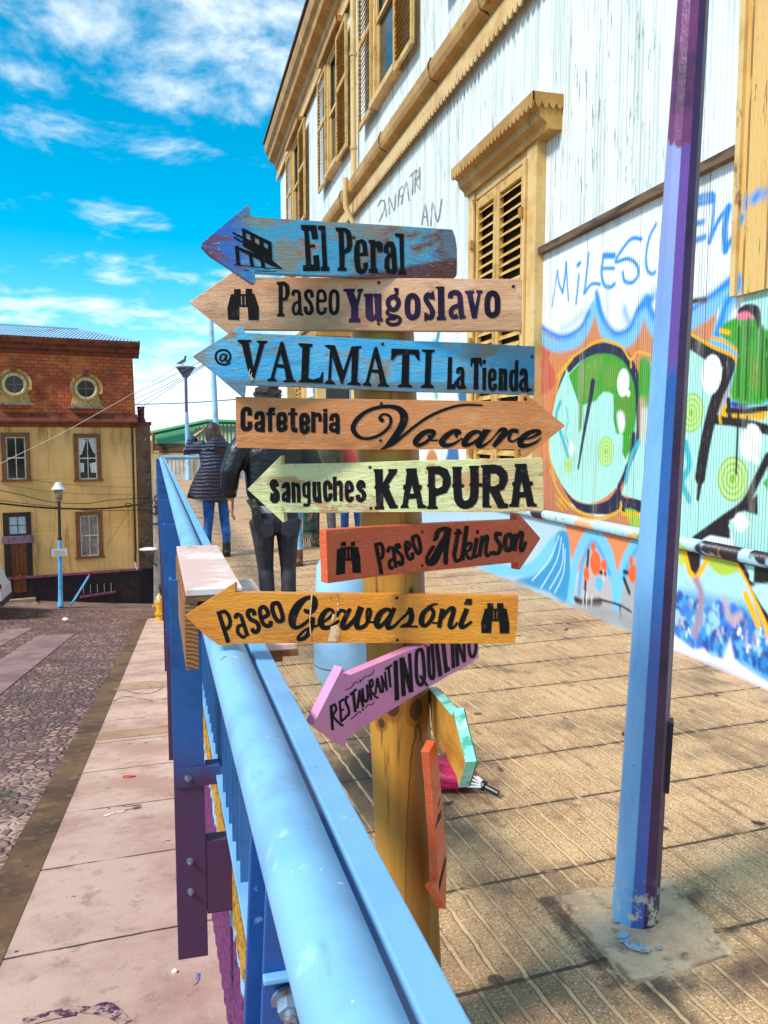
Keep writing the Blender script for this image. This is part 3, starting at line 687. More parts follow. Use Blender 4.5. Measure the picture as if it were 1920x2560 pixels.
cv = Canvas(FX - .014, 3.2, 4.19, .70, 2.33, .010, MINT); mural(cv); cv.mesh('mural_panel', M_GRAF, house)
cv = Canvas(FX - .05, 3.2, 4.22, 2.30, 9.6, .012, '#d9b067'); mural(cv)
cp = cv.mesh('corner_board', OCHL, house); cp.data.materials.clear()
t = NT('corner_board_paint'); a = t.n('ShaderNodeVertexColor', layer_name='paint').outputs[0]
col = t.mix(t.step(t.noise(3, t.pos, 6, stretch=(1, 2, .3)), .5, .68, .6), a, srgb('#c08c3c')); col = t.mix(t.step(t.noise(9, t.pos, 6, .7, stretch=(1, 3, .35)), .60, .65, .9), col, srgb('#7a4c1e'))
yy_ = t.xyz()[1]; gro = t.step(t.math('ABSOLUTE', t.math('SUBTRACT', t.math('FRACT', t.math('DIVIDE', t.math('SUBTRACT', yy_, 4.16), .19)), .5)), .44, .47)
col = t.mix(t.math('MULTIPLY', gro, t.step(t.noise(6, t.pos, 4, stretch=(1, 1, .4)), .38, .5, .8)), col, srgb('#7c5524'))
t.bump(t.math('SUBTRACT', t.noise(24, t.pos, 5, stretch=(1, 2, .3)), t.math('MULTIPLY', gro, 1.5)), .6, .012); cp.data.materials.append(t.done(col, .5))
mb = MB(); mb.box(FX - .048, FX - .001, 3.18, 4.218, 2.301, 9.6); mb.box(FX - .075, FX - .001, 4.2, 4.245, 2.30, 9.6); mb.build('corner_board_edge', OCHL, house)
# left part of the ground floor wall beyond the shuttered window, same mural style
cv = Canvas(FX - .012, 8.72, 25.2, .70, 3.12, .03, '#f2f7f6')
rg = random.Random(11)
def F(x, y): return '%g,%g' % ((x - 1300) * 2.676, (y - 400) * 2.676)
for i in range(70):
    Y = rg.uniform(8.8, 24); z = rg.uniform(.75, 2.7); L = rg.uniform(.2, .7); sgn = rg.choice((-1, 1))
    P = [(Y, z), (Y + sgn * L * .35, z + L * .5), (Y + sgn * L * .2, z + L)]
    colr = rg.choice((LB, CY, '#59b4e8', '#3bb8c9', '#2f6f9a', '#7bcfae', SAL, '#2f8fc0', MINT, '#9ccb45'))
    P = smooth_pts(P); sl, y2, z2 = cv.win(P, .2); d, _ = cv.dist(P, y2, z2); w = rg.choice((.03, .04, .07, .12))
    cv.blend(sl, np.clip((w / 2 + .015 - d) / .03, 0, 1), colr)
for Y, z, r_, colr in ((10.2, 1.0, .3, SAL), (9.4, 1.2, .25, '#2d6fae'), (9.75, 1.35, .2, '#e9f4f2'), (11, .9, .35, '#5fb3dd'), (9.0, 2.0, .2, '#2f6f9a'), (10.7, 1.5, .12, '#9ccb45'), (9.2, 1.7, .09, '#9ccb45')):
    sl, y2, z2 = cv.win([(Y, z)], r_ * 1.3); cv.blend(sl, np.clip((r_ + .02 - np.hypot(y2 - Y, z2 - z)) / .04, 0, 1), colr)
cv.mesh('mural_panel', M_GRAF, house)
cv = Canvas(FX - .06, 3.2, 25.2, -.05, .70, .012, '#a9c6d8'); plinth_paint(cv); cv.mesh('plinth', M_REND, house)
mb = MB(); mb.box(FX - .058, FX, 3.2, 25.2, .66, .70); mb.build('plinth_cap', M_GREYC, house)
# round moulding above the plinth, splashed with paint
t = NT('moulding_paint')
col = t.mix(t.step(t.noise(1.6, t.pos, 4), .45, .50), srgb('#e6a57c'), srgb('#a9d3e8')); col = t.mix(t.step(t.noise(2.3, t.pos, 3), .56, .60), col, srgb('#2a1c28')); col = t.mix(t.step(t.noise(3.1, t.pos, 3), .60, .63), col, srgb('#a8c86a'))
col = t.mix(t.step(t.noise(20, t.pos, 5), .58, .66, .6), col, srgb('#7a5a44')); t.bump(t.noise(40, t.pos), .3, .01); M_MOULD = t.done(col, .4)
mb = MB(); mb.tube([(FX - .075, 3.2, .755), (FX - .075, 25.2, .735)], .045, 14); mb.build('moulding', M_MOULD, house, smooth=True)
mb = MB(); mb.box(FX - .07, FX - .001, 4.25, 6.93, 3.13, 3.19); mb.build('trim_batten', BROWN, house)
mb = MB(); mb.box(FX - .05, FX - .002, 8.70, 14.6, 3.10, 3.15); mb.build('trim_batten', BROWN, house)

def extrude_y(mb, prof, y0, y1):     # profile (outwards, z) run along the facade
    mb.rings([[(FX - o, y0, z) for o, z in prof], [(FX - o, y1, z) for o, z in prof]])
def valance(mb, y0, y1, out, ztop, zbase, amp, per, th=.02):
    n = int((y1 - y0) / per); per = (y1 - y0) / n; P = [(y0, ztop)]; Q = []
    for i in range(n):
        for k in range(6):
            f = k / 6; Q.append((y0 + (i + f) * per, zbase - amp * abs(math.sin(math.pi * f)) ** .7))
    Q.append((y1, zbase))
    P = [(y0, ztop), (y1, ztop)] + Q[::-1]
    for i in range(len(Q) - 1):
        (a, za), (b, zb) = Q[i], Q[i + 1]; x0, x1 = FX - out, FX - out - th
        mb.add([(x0, a, ztop), (x0, b, ztop), (x0, b, zb), (x0, a, za), (x1, a, ztop), (x1, b, ztop), (x1, b, zb), (x1, a, za)], [(4, 5, 6, 7), (3, 2, 1, 0), (7, 6, 2, 3), (0, 1, 5, 4)])
# belt cornice
mb = MB(); extrude_y(mb, [(0, 5.62), (.05, 5.62), (.07, 5.74), (.13, 5.80), (.20, 5.82), (.225, 5.88), (.225, 6.0), (.20, 6.05), (0, 6.10)], 2.2, 25.4); mb.build('belt_cornice', OCH, house)
mb = MB(); valance(mb, 2.2, 25.4, .085, 5.74, 5.56, .07, .115); mb.build('belt_valance', OCHL, house)
for y_ in (5.2, 8.1, 9.75, 12.2, 15.2, 19):
    mb = MB(); mb.tube([(FX - .20, y_, 6.07), (FX - .24, y_, 5.98), (FX - .21, y_, 5.83), (FX - .1, y_, 5.78)], .012, 6); mb.build('cornice_strap', BROWN, house)
# eaves
mb = MB(); extrude_y(mb, [(0, 9.45), (.05, 9.45), (.06, 9.72), (.12, 9.78), (.14, 9.9), (.30, 9.98), (.32, 10.12), (.40, 10.2), (.43, 10.36), (.43, 10.44), (0, 10.5)], 2.2, 25.75); mb.build('eaves_cornice', OCH, house)
mb = MB(); mb.box(FX - .47, FX + .1, 2.2, 25.85, 10.5, 10.56); mb.build('gutter', pm('dark_gutter', '#4a3520', [('#2a1d12', 6, .5, .6, .8)], .6), house)
mb = MB(); valance(mb, 2.2, 25.6, .075, 9.5, 9.38, .05, .11); mb.build('eaves_valance', OCHL, house)
# rain pipe
mb = MB(); mb.tube([(FX - .10, 14.55, 9.6), (FX - .10, 14.55, 6.12)], .055, 12); mb.tube([(FX - .25, 14.55, 6.1), (FX - .25, 14.55, 5.6), (FX - .1, 14.55, 5.3), (FX - .1, 14.55, 0.05)], .05, 12)
for z_ in (6.6, 8.2): mb.lathe((FX - .10, 14.55, z_), [(.055, 0), (.068, .005), (.068, .07), (.055, .075)], 12)
mb.build('rain_pipe', OCHL, house, smooth='auto')

def louvre(mb, y0, y1, z0, z1, x, th=.045, pitch=.085, frame=.07, mids=(), open_=.8):
    """a shutter leaf: stiles, rails and tilted slats; x = outer face"""
    mb.box(x, x + th, y0, y0 + frame, z0, z1); mb.box(x, x + th, y1 - frame, y1, z0, z1)
    rails = [z0, *mids, z1 - frame * 1.2]
    for z in rails: mb.box(x + .001, x + th - .001, y0 + frame, y1 - frame, z, z + frame * 1.2)
    for a, b in zip(rails[:-1], rails[1:]):
        z = a + frame * 1.2 + .01
        while z < b - pitch * .5:
            jig = random.uniform(-.008, .008) if random.random() < .25 else 0
            mb.obox((x + .004, y0 + frame, z + jig), (th * .9, 0, pitch * open_), (0, y1 - y0 - 2 * frame, random.uniform(-.006, .006)), (.010, 0, .004)); z += pitch
def upper_window(yr, yl, zb, zt, sh):
    """opening yr..yl, shutters of width sh folded back on both sides"""
    w = MB(); f = .10
    w.box(FX - .10, FX, yr, yr + f, zb, zt); w.box(FX - .10, FX, yl - f, yl, zb, zt); w.box(FX - .10, FX, yr + f, yl - f, zt - f, zt)
    fr = w.build('window', OCHL, house)
    s = MB(); s.box(FX - .16, FX - .001, yr - .05, yl + .05, zb - .09, zb); s.build('sill', OCHL, fr)
    h = MB(); h.box(FX - .2, FX - .001, yr - sh * .5, yl + sh * .5, zt + .02, zt + .12); valance(h, yr - sh * .5, yl + sh * .5, .2, zt + .12, zt + .02, .05, .10); h.build('hood', OCH, fr)
    g = MB(); g.box(FX - .012, FX - .004, yr + f, yl - f, zb, zt - f); g.build('pane', GLASS, fr)
    g = MB(); zm = (zb + zt) / 2
    for a, b, x in ((zb, zm + .03, .045), (zm - .03, zt - f, .07)):
        g.box(FX - x, FX - x + .03, yr + f, yr + f + .06, a, b); g.box(FX - x, FX - x + .03, yl - f - .06, yl - f, a, b)
        g.box(FX - x + .001, FX - x + .029, yr + f + .06, yl - f - .06, a, a + .06); g.box(FX - x + .001, FX - x + .029, yr + f + .06, yl - f - .06, b - .06, b)
    g.build('sash', OCHL, fr)
    for a, b in ((yr - sh, yr - .01), (yl + .01, yl + sh)):
        l = MB(); louvre(l, a, b, zb - .12, zt - .08, FX - .14, pitch=.075, mids=((zb + zt) / 2,)); l.build('shutter', OCHS, fr)
upper_window(11.75, 13.1, 6.85, 9.25, .95)
upper_window(16.0, 17.1, 6.95, 9.25, .95)
upper_window(20.9, 22.2, 6.95, 9.25, .95)
upper_window(7.3, 8.7, 6.85, 9.25, .95)
def ground_window(yr, yl, zt, zb=.76):
    w = MB(); w.box(FX - .10, FX, yr, yr + .2, zb, zt); w.box(FX - .10, FX, yl - .2, yl, zb, zt); w.box(FX - .085, FX, yr + .2, yl - .2, zt - .16, zt)
    w.box(FX - .13, FX - .1, yr + .18, yr + .235, zb, zt - .16); w.box(FX - .13, FX - .1, yl - .235, yl - .18, zb, zt - .16)
    fr = w.build('window', OCHL, house, bevel=.006)
    d = MB(); d.box(FX - .03, FX - .006, yr + .2, yl - .2, zb, zt - .16); d.build('recess', DARKW, fr)
    ym = yr + .2 + (yl - yr - .4) * .54
    for a, b in ((yr + .245, ym - .004), (ym + .004, yl - .245)):
        l = MB(); louvre(l, a, b, zb + .02, zt - .19, FX - .10, th=.05, pitch=.098, frame=.075, mids=(zb + 2.02,), open_=.55); l.build('shutter', OCHS, fr)
    hb = MB(); extrude_y(hb, [(0, zt - .07), (.132, zt - .07), (.15, zt - .02), (.2, zt + .02), (.22, zt + .09), (.265, zt + .12), (.27, zt + .19), (0, zt + .23)], yr - .30, yl + .02)
    valance(hb, yr - .32, yl + .04, .272, zt + .22, zt + .14, .05, .085)
    n = 4; per = .27 / n       # scalloped board on the short side of the hood
    for i in range(n):
        for k in range(5):
            a = FX - .27 + (i + k / 5) * per; b = FX - .27 + (i + (k + 1) / 5) * per; za = zt + .14 - .05 * math.sin(math.pi * k / 5); zb_ = zt + .14 - .05 * math.sin(math.pi * (k + 1) / 5)
            hb.add([(a, yr - .32, zt + .22), (b, yr - .32, zt + .22), (b, yr - .32, zb_), (a, yr - .32, za), (a, yr - .301, zt + .22), (b, yr - .301, zt + .22), (b, yr - .301, zb_), (a, yr - .301, za)], [(0, 1, 2, 3), (7, 6, 5, 4), (3, 2, 6, 7)])
    hb.build('hood', OCH, fr)
    for z_ in (zb + .5, zb + 1.7, zb + 2.75):
        for ya_ in (yr + .19, yl - .25): hg = MB(); hg.box(FX - .16, FX - .13, ya_, ya_ + .06, z_, z_ + .09); hg.build('hinge', OCH, fr)
ground_window(6.93, 8.68, 4.20)
ground_window(11.2, 12.95, 3.95)
ground_window(20.6, 22.3, 3.6)
# porch further along: a ledge on two posts with a balustrade
mb = MB(); mb.box(FX - .75, FX - .001, 14.9, 19.3, 3.35, 3.55); mb.box(FX - .8, FX - .001, 14.85, 19.35, 3.551, 3.62); pc = mb.build('porch', OCH, house)
for y_ in (15.0, 19.0): mb = MB(); mb.box(FX - .72, FX - .55, y_, y_ + .2, 0, 3.35); mb.build('post', OCHL, pc)
mb = MB(); mb.box(FX - .02, FX - .014, 15.4, 18.8, .1, 3.2); mb.build('doorway', DARKW, pc)
mb = MB()
for k in range(26): mb.box(FX - .66, FX - .63, 15.3 + k * .145, 15.33 + k * .145, .95, 2.2)
mb.box(FX - .68, FX - .61, 15.2, 19.0, 2.2, 2.27); mb.build('balustrade', pm('green_grey_paint', '#7d8c70', (), .6), pc)
# faint tags sprayed on the siding
mb = MB(); k = 0
def WC(x, y, lift): p = on_x(640 + x / 2.074, y / 2.074, FX - .004 - lift); return p
dr = Draw(mb, lambda x, y, l: on_x(x, y, FX - .006 - l * 3)); dr.frame(640, 0, 2.074)
for s_ in ('630,1070 650,1038 668,1055 655,1110 636,1150', '664,1035 676,1125', '690,1110 688,1020 715,1090 722,1005', '735,1070 742,985', '742,985 760,965 765,1000 745,1020', '752,1060 778,945 792,1040', '780,1000 792,995', '795,915 830,880', '812,895 810,1010', '822,1000 828,890 845,900 830,945 850,985', '848,975 848,865', '858,1165 876,1058 890,1170', '864,1125 888,1122', '905,1172 915,1050 940,1150 962,1030'):
    dr.s(6, s_)
mb.build('sprayed_tag', pm('grey_spray', '#7d8084', [('#b9bcbd', 6, .45, .6, .8)], .8), house)
# ================================================================= SIGN POST AND ITS ARROWS
def pole_c(z): return Vector((.491 + (.651 - z) * .0446, 1.705 + (z - .651) * .01, z))
PR = .0695
t = NT('treated_pine')
col = t.mix(t.step(t.noise(9, t.pos, 5, stretch=(1, 1, .06)), .36, .66), srgb('#b9862f'), srgb('#96631f'))
col = t.mix(t.step(t.noise(4, t.pos, 5, stretch=(1.6, 1.6, .10)), .5, .68, .55), col, srgb('#6e4216'))
col = t.mix(t.step(t.noise(2.2, t.pos, 5, stretch=(3, 3, .5)), .5, .66, .6), col, srgb('#80551c'))
col = t.mix(t.step(t.noise(60, t.pos, 4, stretch=(1, 1, .05)), .60, .68, .7), col, srgb('#4e2e10'))
def blob(cx, cy, cz, sx_, sy_, sz_):
    mp = t.n('ShaderNodeMapping'); t.l(t.pos, mp.inputs[0]); mp.inputs['Location'].default_value = (-cx / sx_, -cy / sy_, -cz / sz_); mp.inputs['Scale'].default_value = (1 / sx_, 1 / sy_, 1 / sz_)
    ln = t.n('ShaderNodeVectorMath', operation='LENGTH'); t.l(mp.outputs[0], ln.inputs[0])
    return t.math('ADD', ln.outputs['Value'], t.math('MULTIPLY', t.math('SUBTRACT', t.noise(25, t.pos, 4), .5), .35))
for (px_, py_, r_) in ((1043, 1777, .019), (981, 1768, .016), (953, 1812, .010), (1030, 1480, .006)):
    p_ = on_pl(px_, py_, pole_c(.8) + Vector((-.02, -.06, 0)), Vector((.25, .97, 0)))
    d_ = blob(p_.x, p_.y, p_.z, r_, r_ * 2, r_ * 1.5)
    col = t.mix(t.step(d_, 1.75, 1.2, .75), col, srgb('#7a4a18')); col = t.mix(t.step(d_, 1.0, .75, .9), col, srgb('#3a1e0c'))
    pass
d_ = blob(.505, 1.645, .40, .028, .08, .42)
col = t.mix(t.step(d_, 1.02, .98, .45), col, srgb('#6b3d12')); col = t.mix(t.step(t.math('ABSOLUTE', t.math('SUBTRACT', d_, 1.0)), .05, .01, .8), col, srgb('#3c200c'))
t.bump(t.noise(70, t.pos, 4, stretch=(1, 1, .06)), .25, .004); M_PINE = t.done(col, .45)
post = MB()
post.tube([pole_c(z) for z in (-.02, .3, .6, .9, 1.2, 1.5, 1.75, 1.83, 1.85)], [PR * 1.03, PR * 1.02, PR, PR, PR, PR * .99, PR * .985, PR * .97, PR * .9], 32)
po = post.build('sign_post', M_PINE, None, smooth='auto')
props(po, 'round treated pine post that carries all the painted arrow boards', 'post')

RH = Vector((_ca, -_sa, 0)); FH = Vector((_sa, _ca, 0))
NAILM = pm('rusty_nail', '#3a2a22', (), .5, .6)
INK = pm('black_sign_paint', '#0c0a0c', [('#3a3033', 60, .60, .66, .7)], .6, spec=.2)
INKP = pm('purple_black_sign_paint', '#160920', [('#3b2347', 8, .40, .7, .9)], .6, spec=.2)
class Sign:
    def __init__(s, label, zc, yaw, outline, mat_, t=.02, extra=0, pc=None, nvec=None, nails=(), name='arrow_sign'):
        a = R(yaw); s.n = (RH * math.sin(a) - FH * math.cos(a)) if nvec is None else Vector(nvec)
        c = pole_c(zc) if pc is None else Vector(pc)
        s.p = (c + s.n * (PR + t + extra)) if pc is None else c
        s.root = thing(name, label, 'sign', tuple(s.p), 'painted arrow signs on the post')
        pts = [on_pl(x, y, s.p, s.n) for x, y in outline]
        mb = MB(); mb.prism(pts, -s.n * t); s.board = mb.build('board', mat_, s.root, bevel=.0016)
        for (x, y) in nails:
            q = on_pl(x, y, s.p, s.n); nb = MB(); nb.lathe(q, [(.0035, -.002), (.0035, .0008), (.002, .0018)], 10, s.n); nb.build('nail', NAILM, s.root)
    def draw(s, name, mat_, fn, lift=.0007):
        mb = MB(); d = Draw(mb, lambda x, y, l: on_pl(x, y, s.p + s.n * (lift + l), s.n)); fn(d); mb.build(name, mat_, s.root); return s
def conv(ox, oy, k, t): return [(ox + x / k, oy + y / k) for x, y in pts_of(t)]
A_ = (490, 500, 2.5136); B1 = (460, 670, 3.770); B2 = (840, 680, 3.456); C1 = (470, 810, 3.6065); C2 = (900, 830, 3.6867); D1 = (570, 980, 4.046); D2 = (840, 970, 2.812)
E1 = (600, 1130, 4.1475); E2 = (900, 1130, 3.530); FF = (790, 1270, 2.860); G1 = (450, 1450, 3.770); G2 = (850, 1460, 3.6065); II = (760, 1590, 3.6867); JJ = (1000, 1680, 3.686)

def m_board(name, base, patches, crack=.35, zones=(), rough=.5):
    """painted plank: colours worn along the grain; zones = (axis sock fn, colour)"""
    t = NT(name); ob = t.obj; x, y, z = t.xyz(ob)
    c = srgb(base)
    for col, sc, lo, hi, amt, st in patches: c = t.mix(t.step(t.noise(sc, ob, 6, .65, .4, st), lo, hi, amt), c, srgb(col))
    for col, ax, lo, hi, amt, wob in zones:
        v = t.math('ADD', (x, y, z)[ax] if isinstance(ax, int) else t.math('ADD', t.math('MULTIPLY', x, ax[0]), t.math('MULTIPLY', z, ax[1])), t.math('MULTIPLY', t.math('SUBTRACT', t.noise(9, ob, 6, .65, .6, (1, 1, 2.2)), .5), wob)); c = t.mix(t.step(v, lo, hi, amt), c, srgb(col))
    c = t.mix(t.step(t.noise(22, ob, 5, .7, .3, (1, 1, 7)), .62, .70, .35), c, srgb('#5a3a24'))
    c = t.mix(t.step(t.noise(3.5, ob, 6, .7, .5, (1, 1, 3)), .54, .68, .38), c, srgb('#4a3428')); c = t.mix(t.step(t.noise(75, ob, 4, .7, .2, (1, 1, 5)), .60, .66, .45), c, srgb('#d8c3a6'))
    h = t.math('ADD', t.noise(14, ob, 6, .7, .8, (1, 1, 6)), t.math('MULTIPLY', t.noise(55, ob, 4, .6, 0, (1, 1, 5)), .5))
    t.bump(h, crack, .006); return t.done(c, rough)
BINO = lambda d, f, t: d.frame(*f).p(t)

# --- El Peral
s = Sign('blue and rust brown arrow sign reading El Peral, topmost on the post', 1.886, 18, conv(*A_, '38,270 34,287 90,345 352,520 372,523 376,512 368,455 600,466 850,476 1100,490 1400,489 1628,488 1639,470 1641,380 1640,300 1630,235 1612,186 1200,157 890,140 600,122 362,105 345,98 338,45 330,32 320,36 180,150'),
    m_board('board_peral', '#4aa3c6', [('#8f8a72', 9, .46, .56, .85, (1, 1, 2.2)), ('#b0703e', 11, .56, .61, .9, (1, 1, 2.4)), ('#2f8fc4', 7, .56, .64, .7, (1, 1, 1.5))], .3,
            [('#2f66c4', 0, -.27, -.33, .85, .30), ('#2b5ec2', 2, .040, .062, .7, .10), ('#7d3a2e', 0, -.36, -.40, .75, .45), ('#6a3020', 0, .02, .12, .9, .6), ('#4f9ab0', 0, .10, .13, .45, .3), ('#5e2716', (-.22, 1), -.085, -.097, .95, .03)], .45), extra=.006, nails=((884, 594),))
def f(d):
    d.frame(*A_)
    d.p('658,155 757,158 768,246 730,248 722,195 708,190 716,283 746,278 748,297 718,300 724,405 740,405 735,348 772,345 781,446 673,447 671,412 690,408 680,195 662,188')
    d.p('765,160 812,160 826,418 838,420 838,447 785,447 783,420 795,415 785,190 767,188')
    d.p('876,172 940,174 967,190 980,230 983,290 970,325 935,340 933,420 946,425 946,446 890,446 890,425 902,420 895,200 880,197|928,195 942,215 948,260 946,300 932,312')
    d.p('1045,243 1072,265 1082,350 1030,355 1032,405 1042,438 1052,428 1050,398 1082,390 1080,430 1062,460 1035,468 1005,450 993,380 993,300 1008,255|1030,278 1040,270 1047,300 1047,330 1028,333')
    d.p('1085,250 1125,250 1128,262 1150,255 1172,270 1176,325 1140,330 1138,300 1128,300 1130,425 1142,432 1142,460 1085,458 1085,435 1098,430 1095,275 1085,272')
    d.p('1180,290 1205,258 1240,262 1256,300 1266,440 1250,465 1205,462 1183,430 1185,370 1205,335 1222,330 1222,300 1212,290 1212,335 1183,335|1217,370 1228,362 1232,430 1222,440 1215,410')
    d.p('1250,208 1306,212 1308,440 1320,448 1320,470 1272,470 1272,445 1284,440 1277,236 1252,230')
    d.p('290,174 475,265 480,392 295,292|312,205 340,219 342,255 314,240|368,235 398,250 398,282 370,268|425,265 452,280 453,308 426,294')
    d.l(24, '256,288 266,410').l(22, '340,330 354,420').l(24, '412,350 424,425'); d.p('244,285 480,378 545,432 478,414 246,305'); d.p('370,330 482,380 482,392 400,372')
    d.l(12, '230,205 292,236').l(10, '236,232 292,264').l(6, '238,406 300,412 465,430').l(5, '298,438 335,443').l(5, '370,444 430,447 505,448').l(5, '460,428 545,432')
s.draw('lettering', INK, f)
# --- Paseo Yugoslavo
s = Sign('long peach arrow sign reading Paseo Yugoslavo in purple with binoculars at its left', 1.756, 3, conv(*B1, '52,328 56,318 470,30 480,27 497,40 498,84')+[(1303, 697.5), (1305, 701), (1304, 820), (1302, 825.5), (1150, 828), (900, 826), (604, 824)] + conv(*B1, '480,648 466,652 400,604'),
    m_board('board_yugoslavo', '#e2ad86', [('#d39b70', 6, .45, .62, .8, (1, 1, 2)), ('#b98556', 14, .58, .68, .7, (1, 1, 2.5)), ('#e9bd9d', 9, .55, .66, .6, (1, 1, 3))], .4, [('#a97a4c', 2, -.035, -.05, .5, .02)], .55), nails=((947, 707), (946, 809), (1283, 716)))
def f(d):
    d.frame(*B1); d.ws = .9
    d.p('470,200 533,197 533,245 580,245 580,195 640,195 640,240 662,242 705,370 705,492 607,490 600,368 520,365 520,490 415,487 408,375 440,250 472,245|535,262 545,262 547,348 537,348|569,262 578,262 580,350 571,350')
    d.p('872,128 950,126 990,160 998,240 970,305 930,312 930,428 948,430 948,458 876,458 878,432 892,428 890,160 874,158|930,160 950,180 955,250 945,278 930,280')
    d.s(36, '1028,262 1032,225 1060,218 1084,235 1088,290 1095,440').s(30, '1085,318 1045,335 1028,380 1040,428 1068,430 1085,395').l(26, '1092,430 1122,444')
    d.s(38, '1208,278 1200,228 1172,216 1148,238 1155,285 1190,330 1206,385 1195,422 1165,426 1148,405 1145,362')
    d.s(34, '1262,308 1328,306 1325,240 1295,214 1265,235 1260,320 1264,400 1290,428 1325,412 1332,370')
    d.o(38, '1414,216 1444,240 1450,320 1444,400 1416,428 1386,405 1378,320 1386,240')
s.draw('lettering', INK, f)
def f(d):
    d.frame(*B2); d.ws = .92
    d.p('62,145 165,143 165,170 152,172 178,240 195,175 183,170 185,145 235,143 235,168 222,172 193,300 193,395 210,405 210,437 112,437 112,405 130,398 130,300 85,172 65,168')
    d.p('240,188 318,185 320,365 330,372 338,360 330,215 320,212 322,187 392,185 394,400 406,402 404,430 350,428 345,412 310,430 275,418 254,385 252,215 240,212')
    d.o(46, '495,216 530,235 540,275 515,320 475,320 450,275 460,235').s(30, '505,205 528,182 515,150 540,158').s(34, '455,325 442,355 480,375 535,388 555,415 530,448 470,452 442,428 455,405 520,398')
    d.o(54, '660,205 698,232 706,300 698,368 660,394 625,368 616,300 625,232')
    d.s(48, '832,228 800,195 778,215 782,250 820,310 834,350 822,390 795,392 778,370').p('845,165 855,240 832,240 822,170').p('762,350 785,350 785,424 762,424')
    d.p('860,125 935,124 938,385 950,388 950,415 870,417 870,388 882,384 878,145 862,142')
    d.s(50, '988,228 994,188 1040,178 1068,205 1076,290 1085,390').s(44, '1058,288 1008,312 992,350 1010,388 1052,378').p('1062,375 1120,375 1120,402 1066,408')
    d.p('1112,162 1192,160 1192,185 1180,188 1200,300 1225,185 1212,182 1215,156 1265,156 1265,182 1250,188 1215,400 1175,402 1130,188 1115,185')
    d.o(54, '1352,182 1388,210 1396,280 1388,350 1350,374 1314,350 1306,280 1316,210')
s.draw('lettering', INKP, f)
# --- VALMATI
s = Sign('bright blue worn arrow sign reading VALMATI La Tienda', 1.624, 14, conv(*C1, '51,292 56,282 460,28 500,22 505,64 520,78')+conv(*C2, '400,78 1000,100 1400,122 1612,132 1614,140 1608,578 1600,582 1000,560 400,548')+conv(*C1, '1000,566 524,551 516,650 510,659 492,652 250,445'),
    m_board('board_valmati', '#3fb0e4', [('#6fbfe0', 7, .45, .6, .7, (1, 1, 2)), ('#a9825a', 8, .58, .63, .9, (1, 1, 2.4)), ('#8f9a93', 10, .52, .62, .65, (1, 1, 2.4))], .5,
            [('#a07a56', 0, -.36, -.40, .85, .15), ('#8a7a68', 2, .052, .06, .4, .03), ('#6e6a60', 2, -.052, -.062, .7, .02), ('#4a6f82', 0, .14, .24, .5, .3)], .5), nails=((956, 860), (1330, 892)))
def f(d):
    d.frame(*C1)
    d.s(19, '380,348 330,366 275,350 250,305 262,255 315,233 362,248 382,295 366,335 342,330').s(17, '345,278 312,272 290,300 296,332 325,325 345,282').l(16, '350,270 340,332')
    d.p('443,142 570,142 572,158 548,168 590,395 645,175 618,165 620,150 715,152 718,165 690,180 600,490 565,500 555,490 485,185 450,162')
    d.p('848,155 862,165 950,500 975,512 975,525 860,525 860,510 885,500 868,400 800,390 778,485 800,505 798,518 712,515 715,500 745,485 832,165|835,270 862,365 808,360')
    d.p('995,172 1122,178 1122,200 1098,212 1085,490 1130,500 1190,480 1210,430 1222,430 1215,535 990,525 1000,512 1020,500 1030,215 1000,192')
    d.p('1230,187 1325,190 1400,420 1470,215 1475,200 1565,200 1565,212 1540,225 1525,520 1558,540 1555,555 1435,548 1440,535 1470,520 1478,280 1395,540 1380,540 1300,300 1290,500 1325,530 1322,545 1230,540 1235,525 1262,505 1280,230 1240,205')
    d.frame(*C2)
    d.p('145,135 160,140 245,480 270,492 268,505 160,502 162,490 185,478 170,380 105,372 82,462 105,485 105,500 20,492 25,478 52,460 130,150|138,235 168,345 112,345')
    d.p('290,152 548,162 550,262 535,262 500,210 455,205 450,480 482,495 480,512 345,508 350,492 380,478 390,205 340,215 300,262 285,255')
    d.p('568,160 690,163 690,178 660,195 650,480 682,500 680,518 558,515 560,500 595,480 605,190 570,178')
    d.p('812,230 850,230 845,480 865,480 870,450 885,450 880,528 800,528 803,490')
    d.s(34, '905,385 905,348 925,336 944,355 945,460 950,508 975,502').s(30, '940,410 905,440 900,490 920,514 945,490')
    d.p('1022,238 1122,236 1125,320 1112,322 1100,290 1092,290 1090,530 1045,530 1052,290 1040,285 1030,322 1020,320')
    d.p('1128,330 1165,328 1160,535 1128,535').p('1130,265 1145,250 1160,262 1160,290 1145,305 1130,290')
    d.s(33, '1200,440 1238,430 1240,370 1220,350 1200,370 1195,440 1200,510 1222,528 1245,513 1243,475')
    d.p('1282,335 1318,335 1316,540 1274,540').s(34, '1312,378 1332,356 1342,380 1338,540').p('1430,258 1462,260 1455,545 1420,545').s(34, '1430,368 1400,370 1390,450 1400,525 1428,525')
    d.s(36, '1488,400 1494,360 1518,356 1530,390 1530,480 1540,535 1562,522').s(32, '1525,430 1490,455 1480,505 1500,534 1530,512').p('1568,520 1588,522 1585,542 1565,540')
s.draw('lettering', INK, f)
def f(d): d.frame(*C1).s(9, '560,405 548,450 562,490 570,545').p('545,470 560,455 590,490 585,510 555,505').l(7, '575,440 565,470').l(6, '560,520 580,545')
s.draw('chipped_paint', pm('bare_chip', '#cfc7b8', [('#6a5a48', 40, .5, .6, .9)], .8), f, .0012)
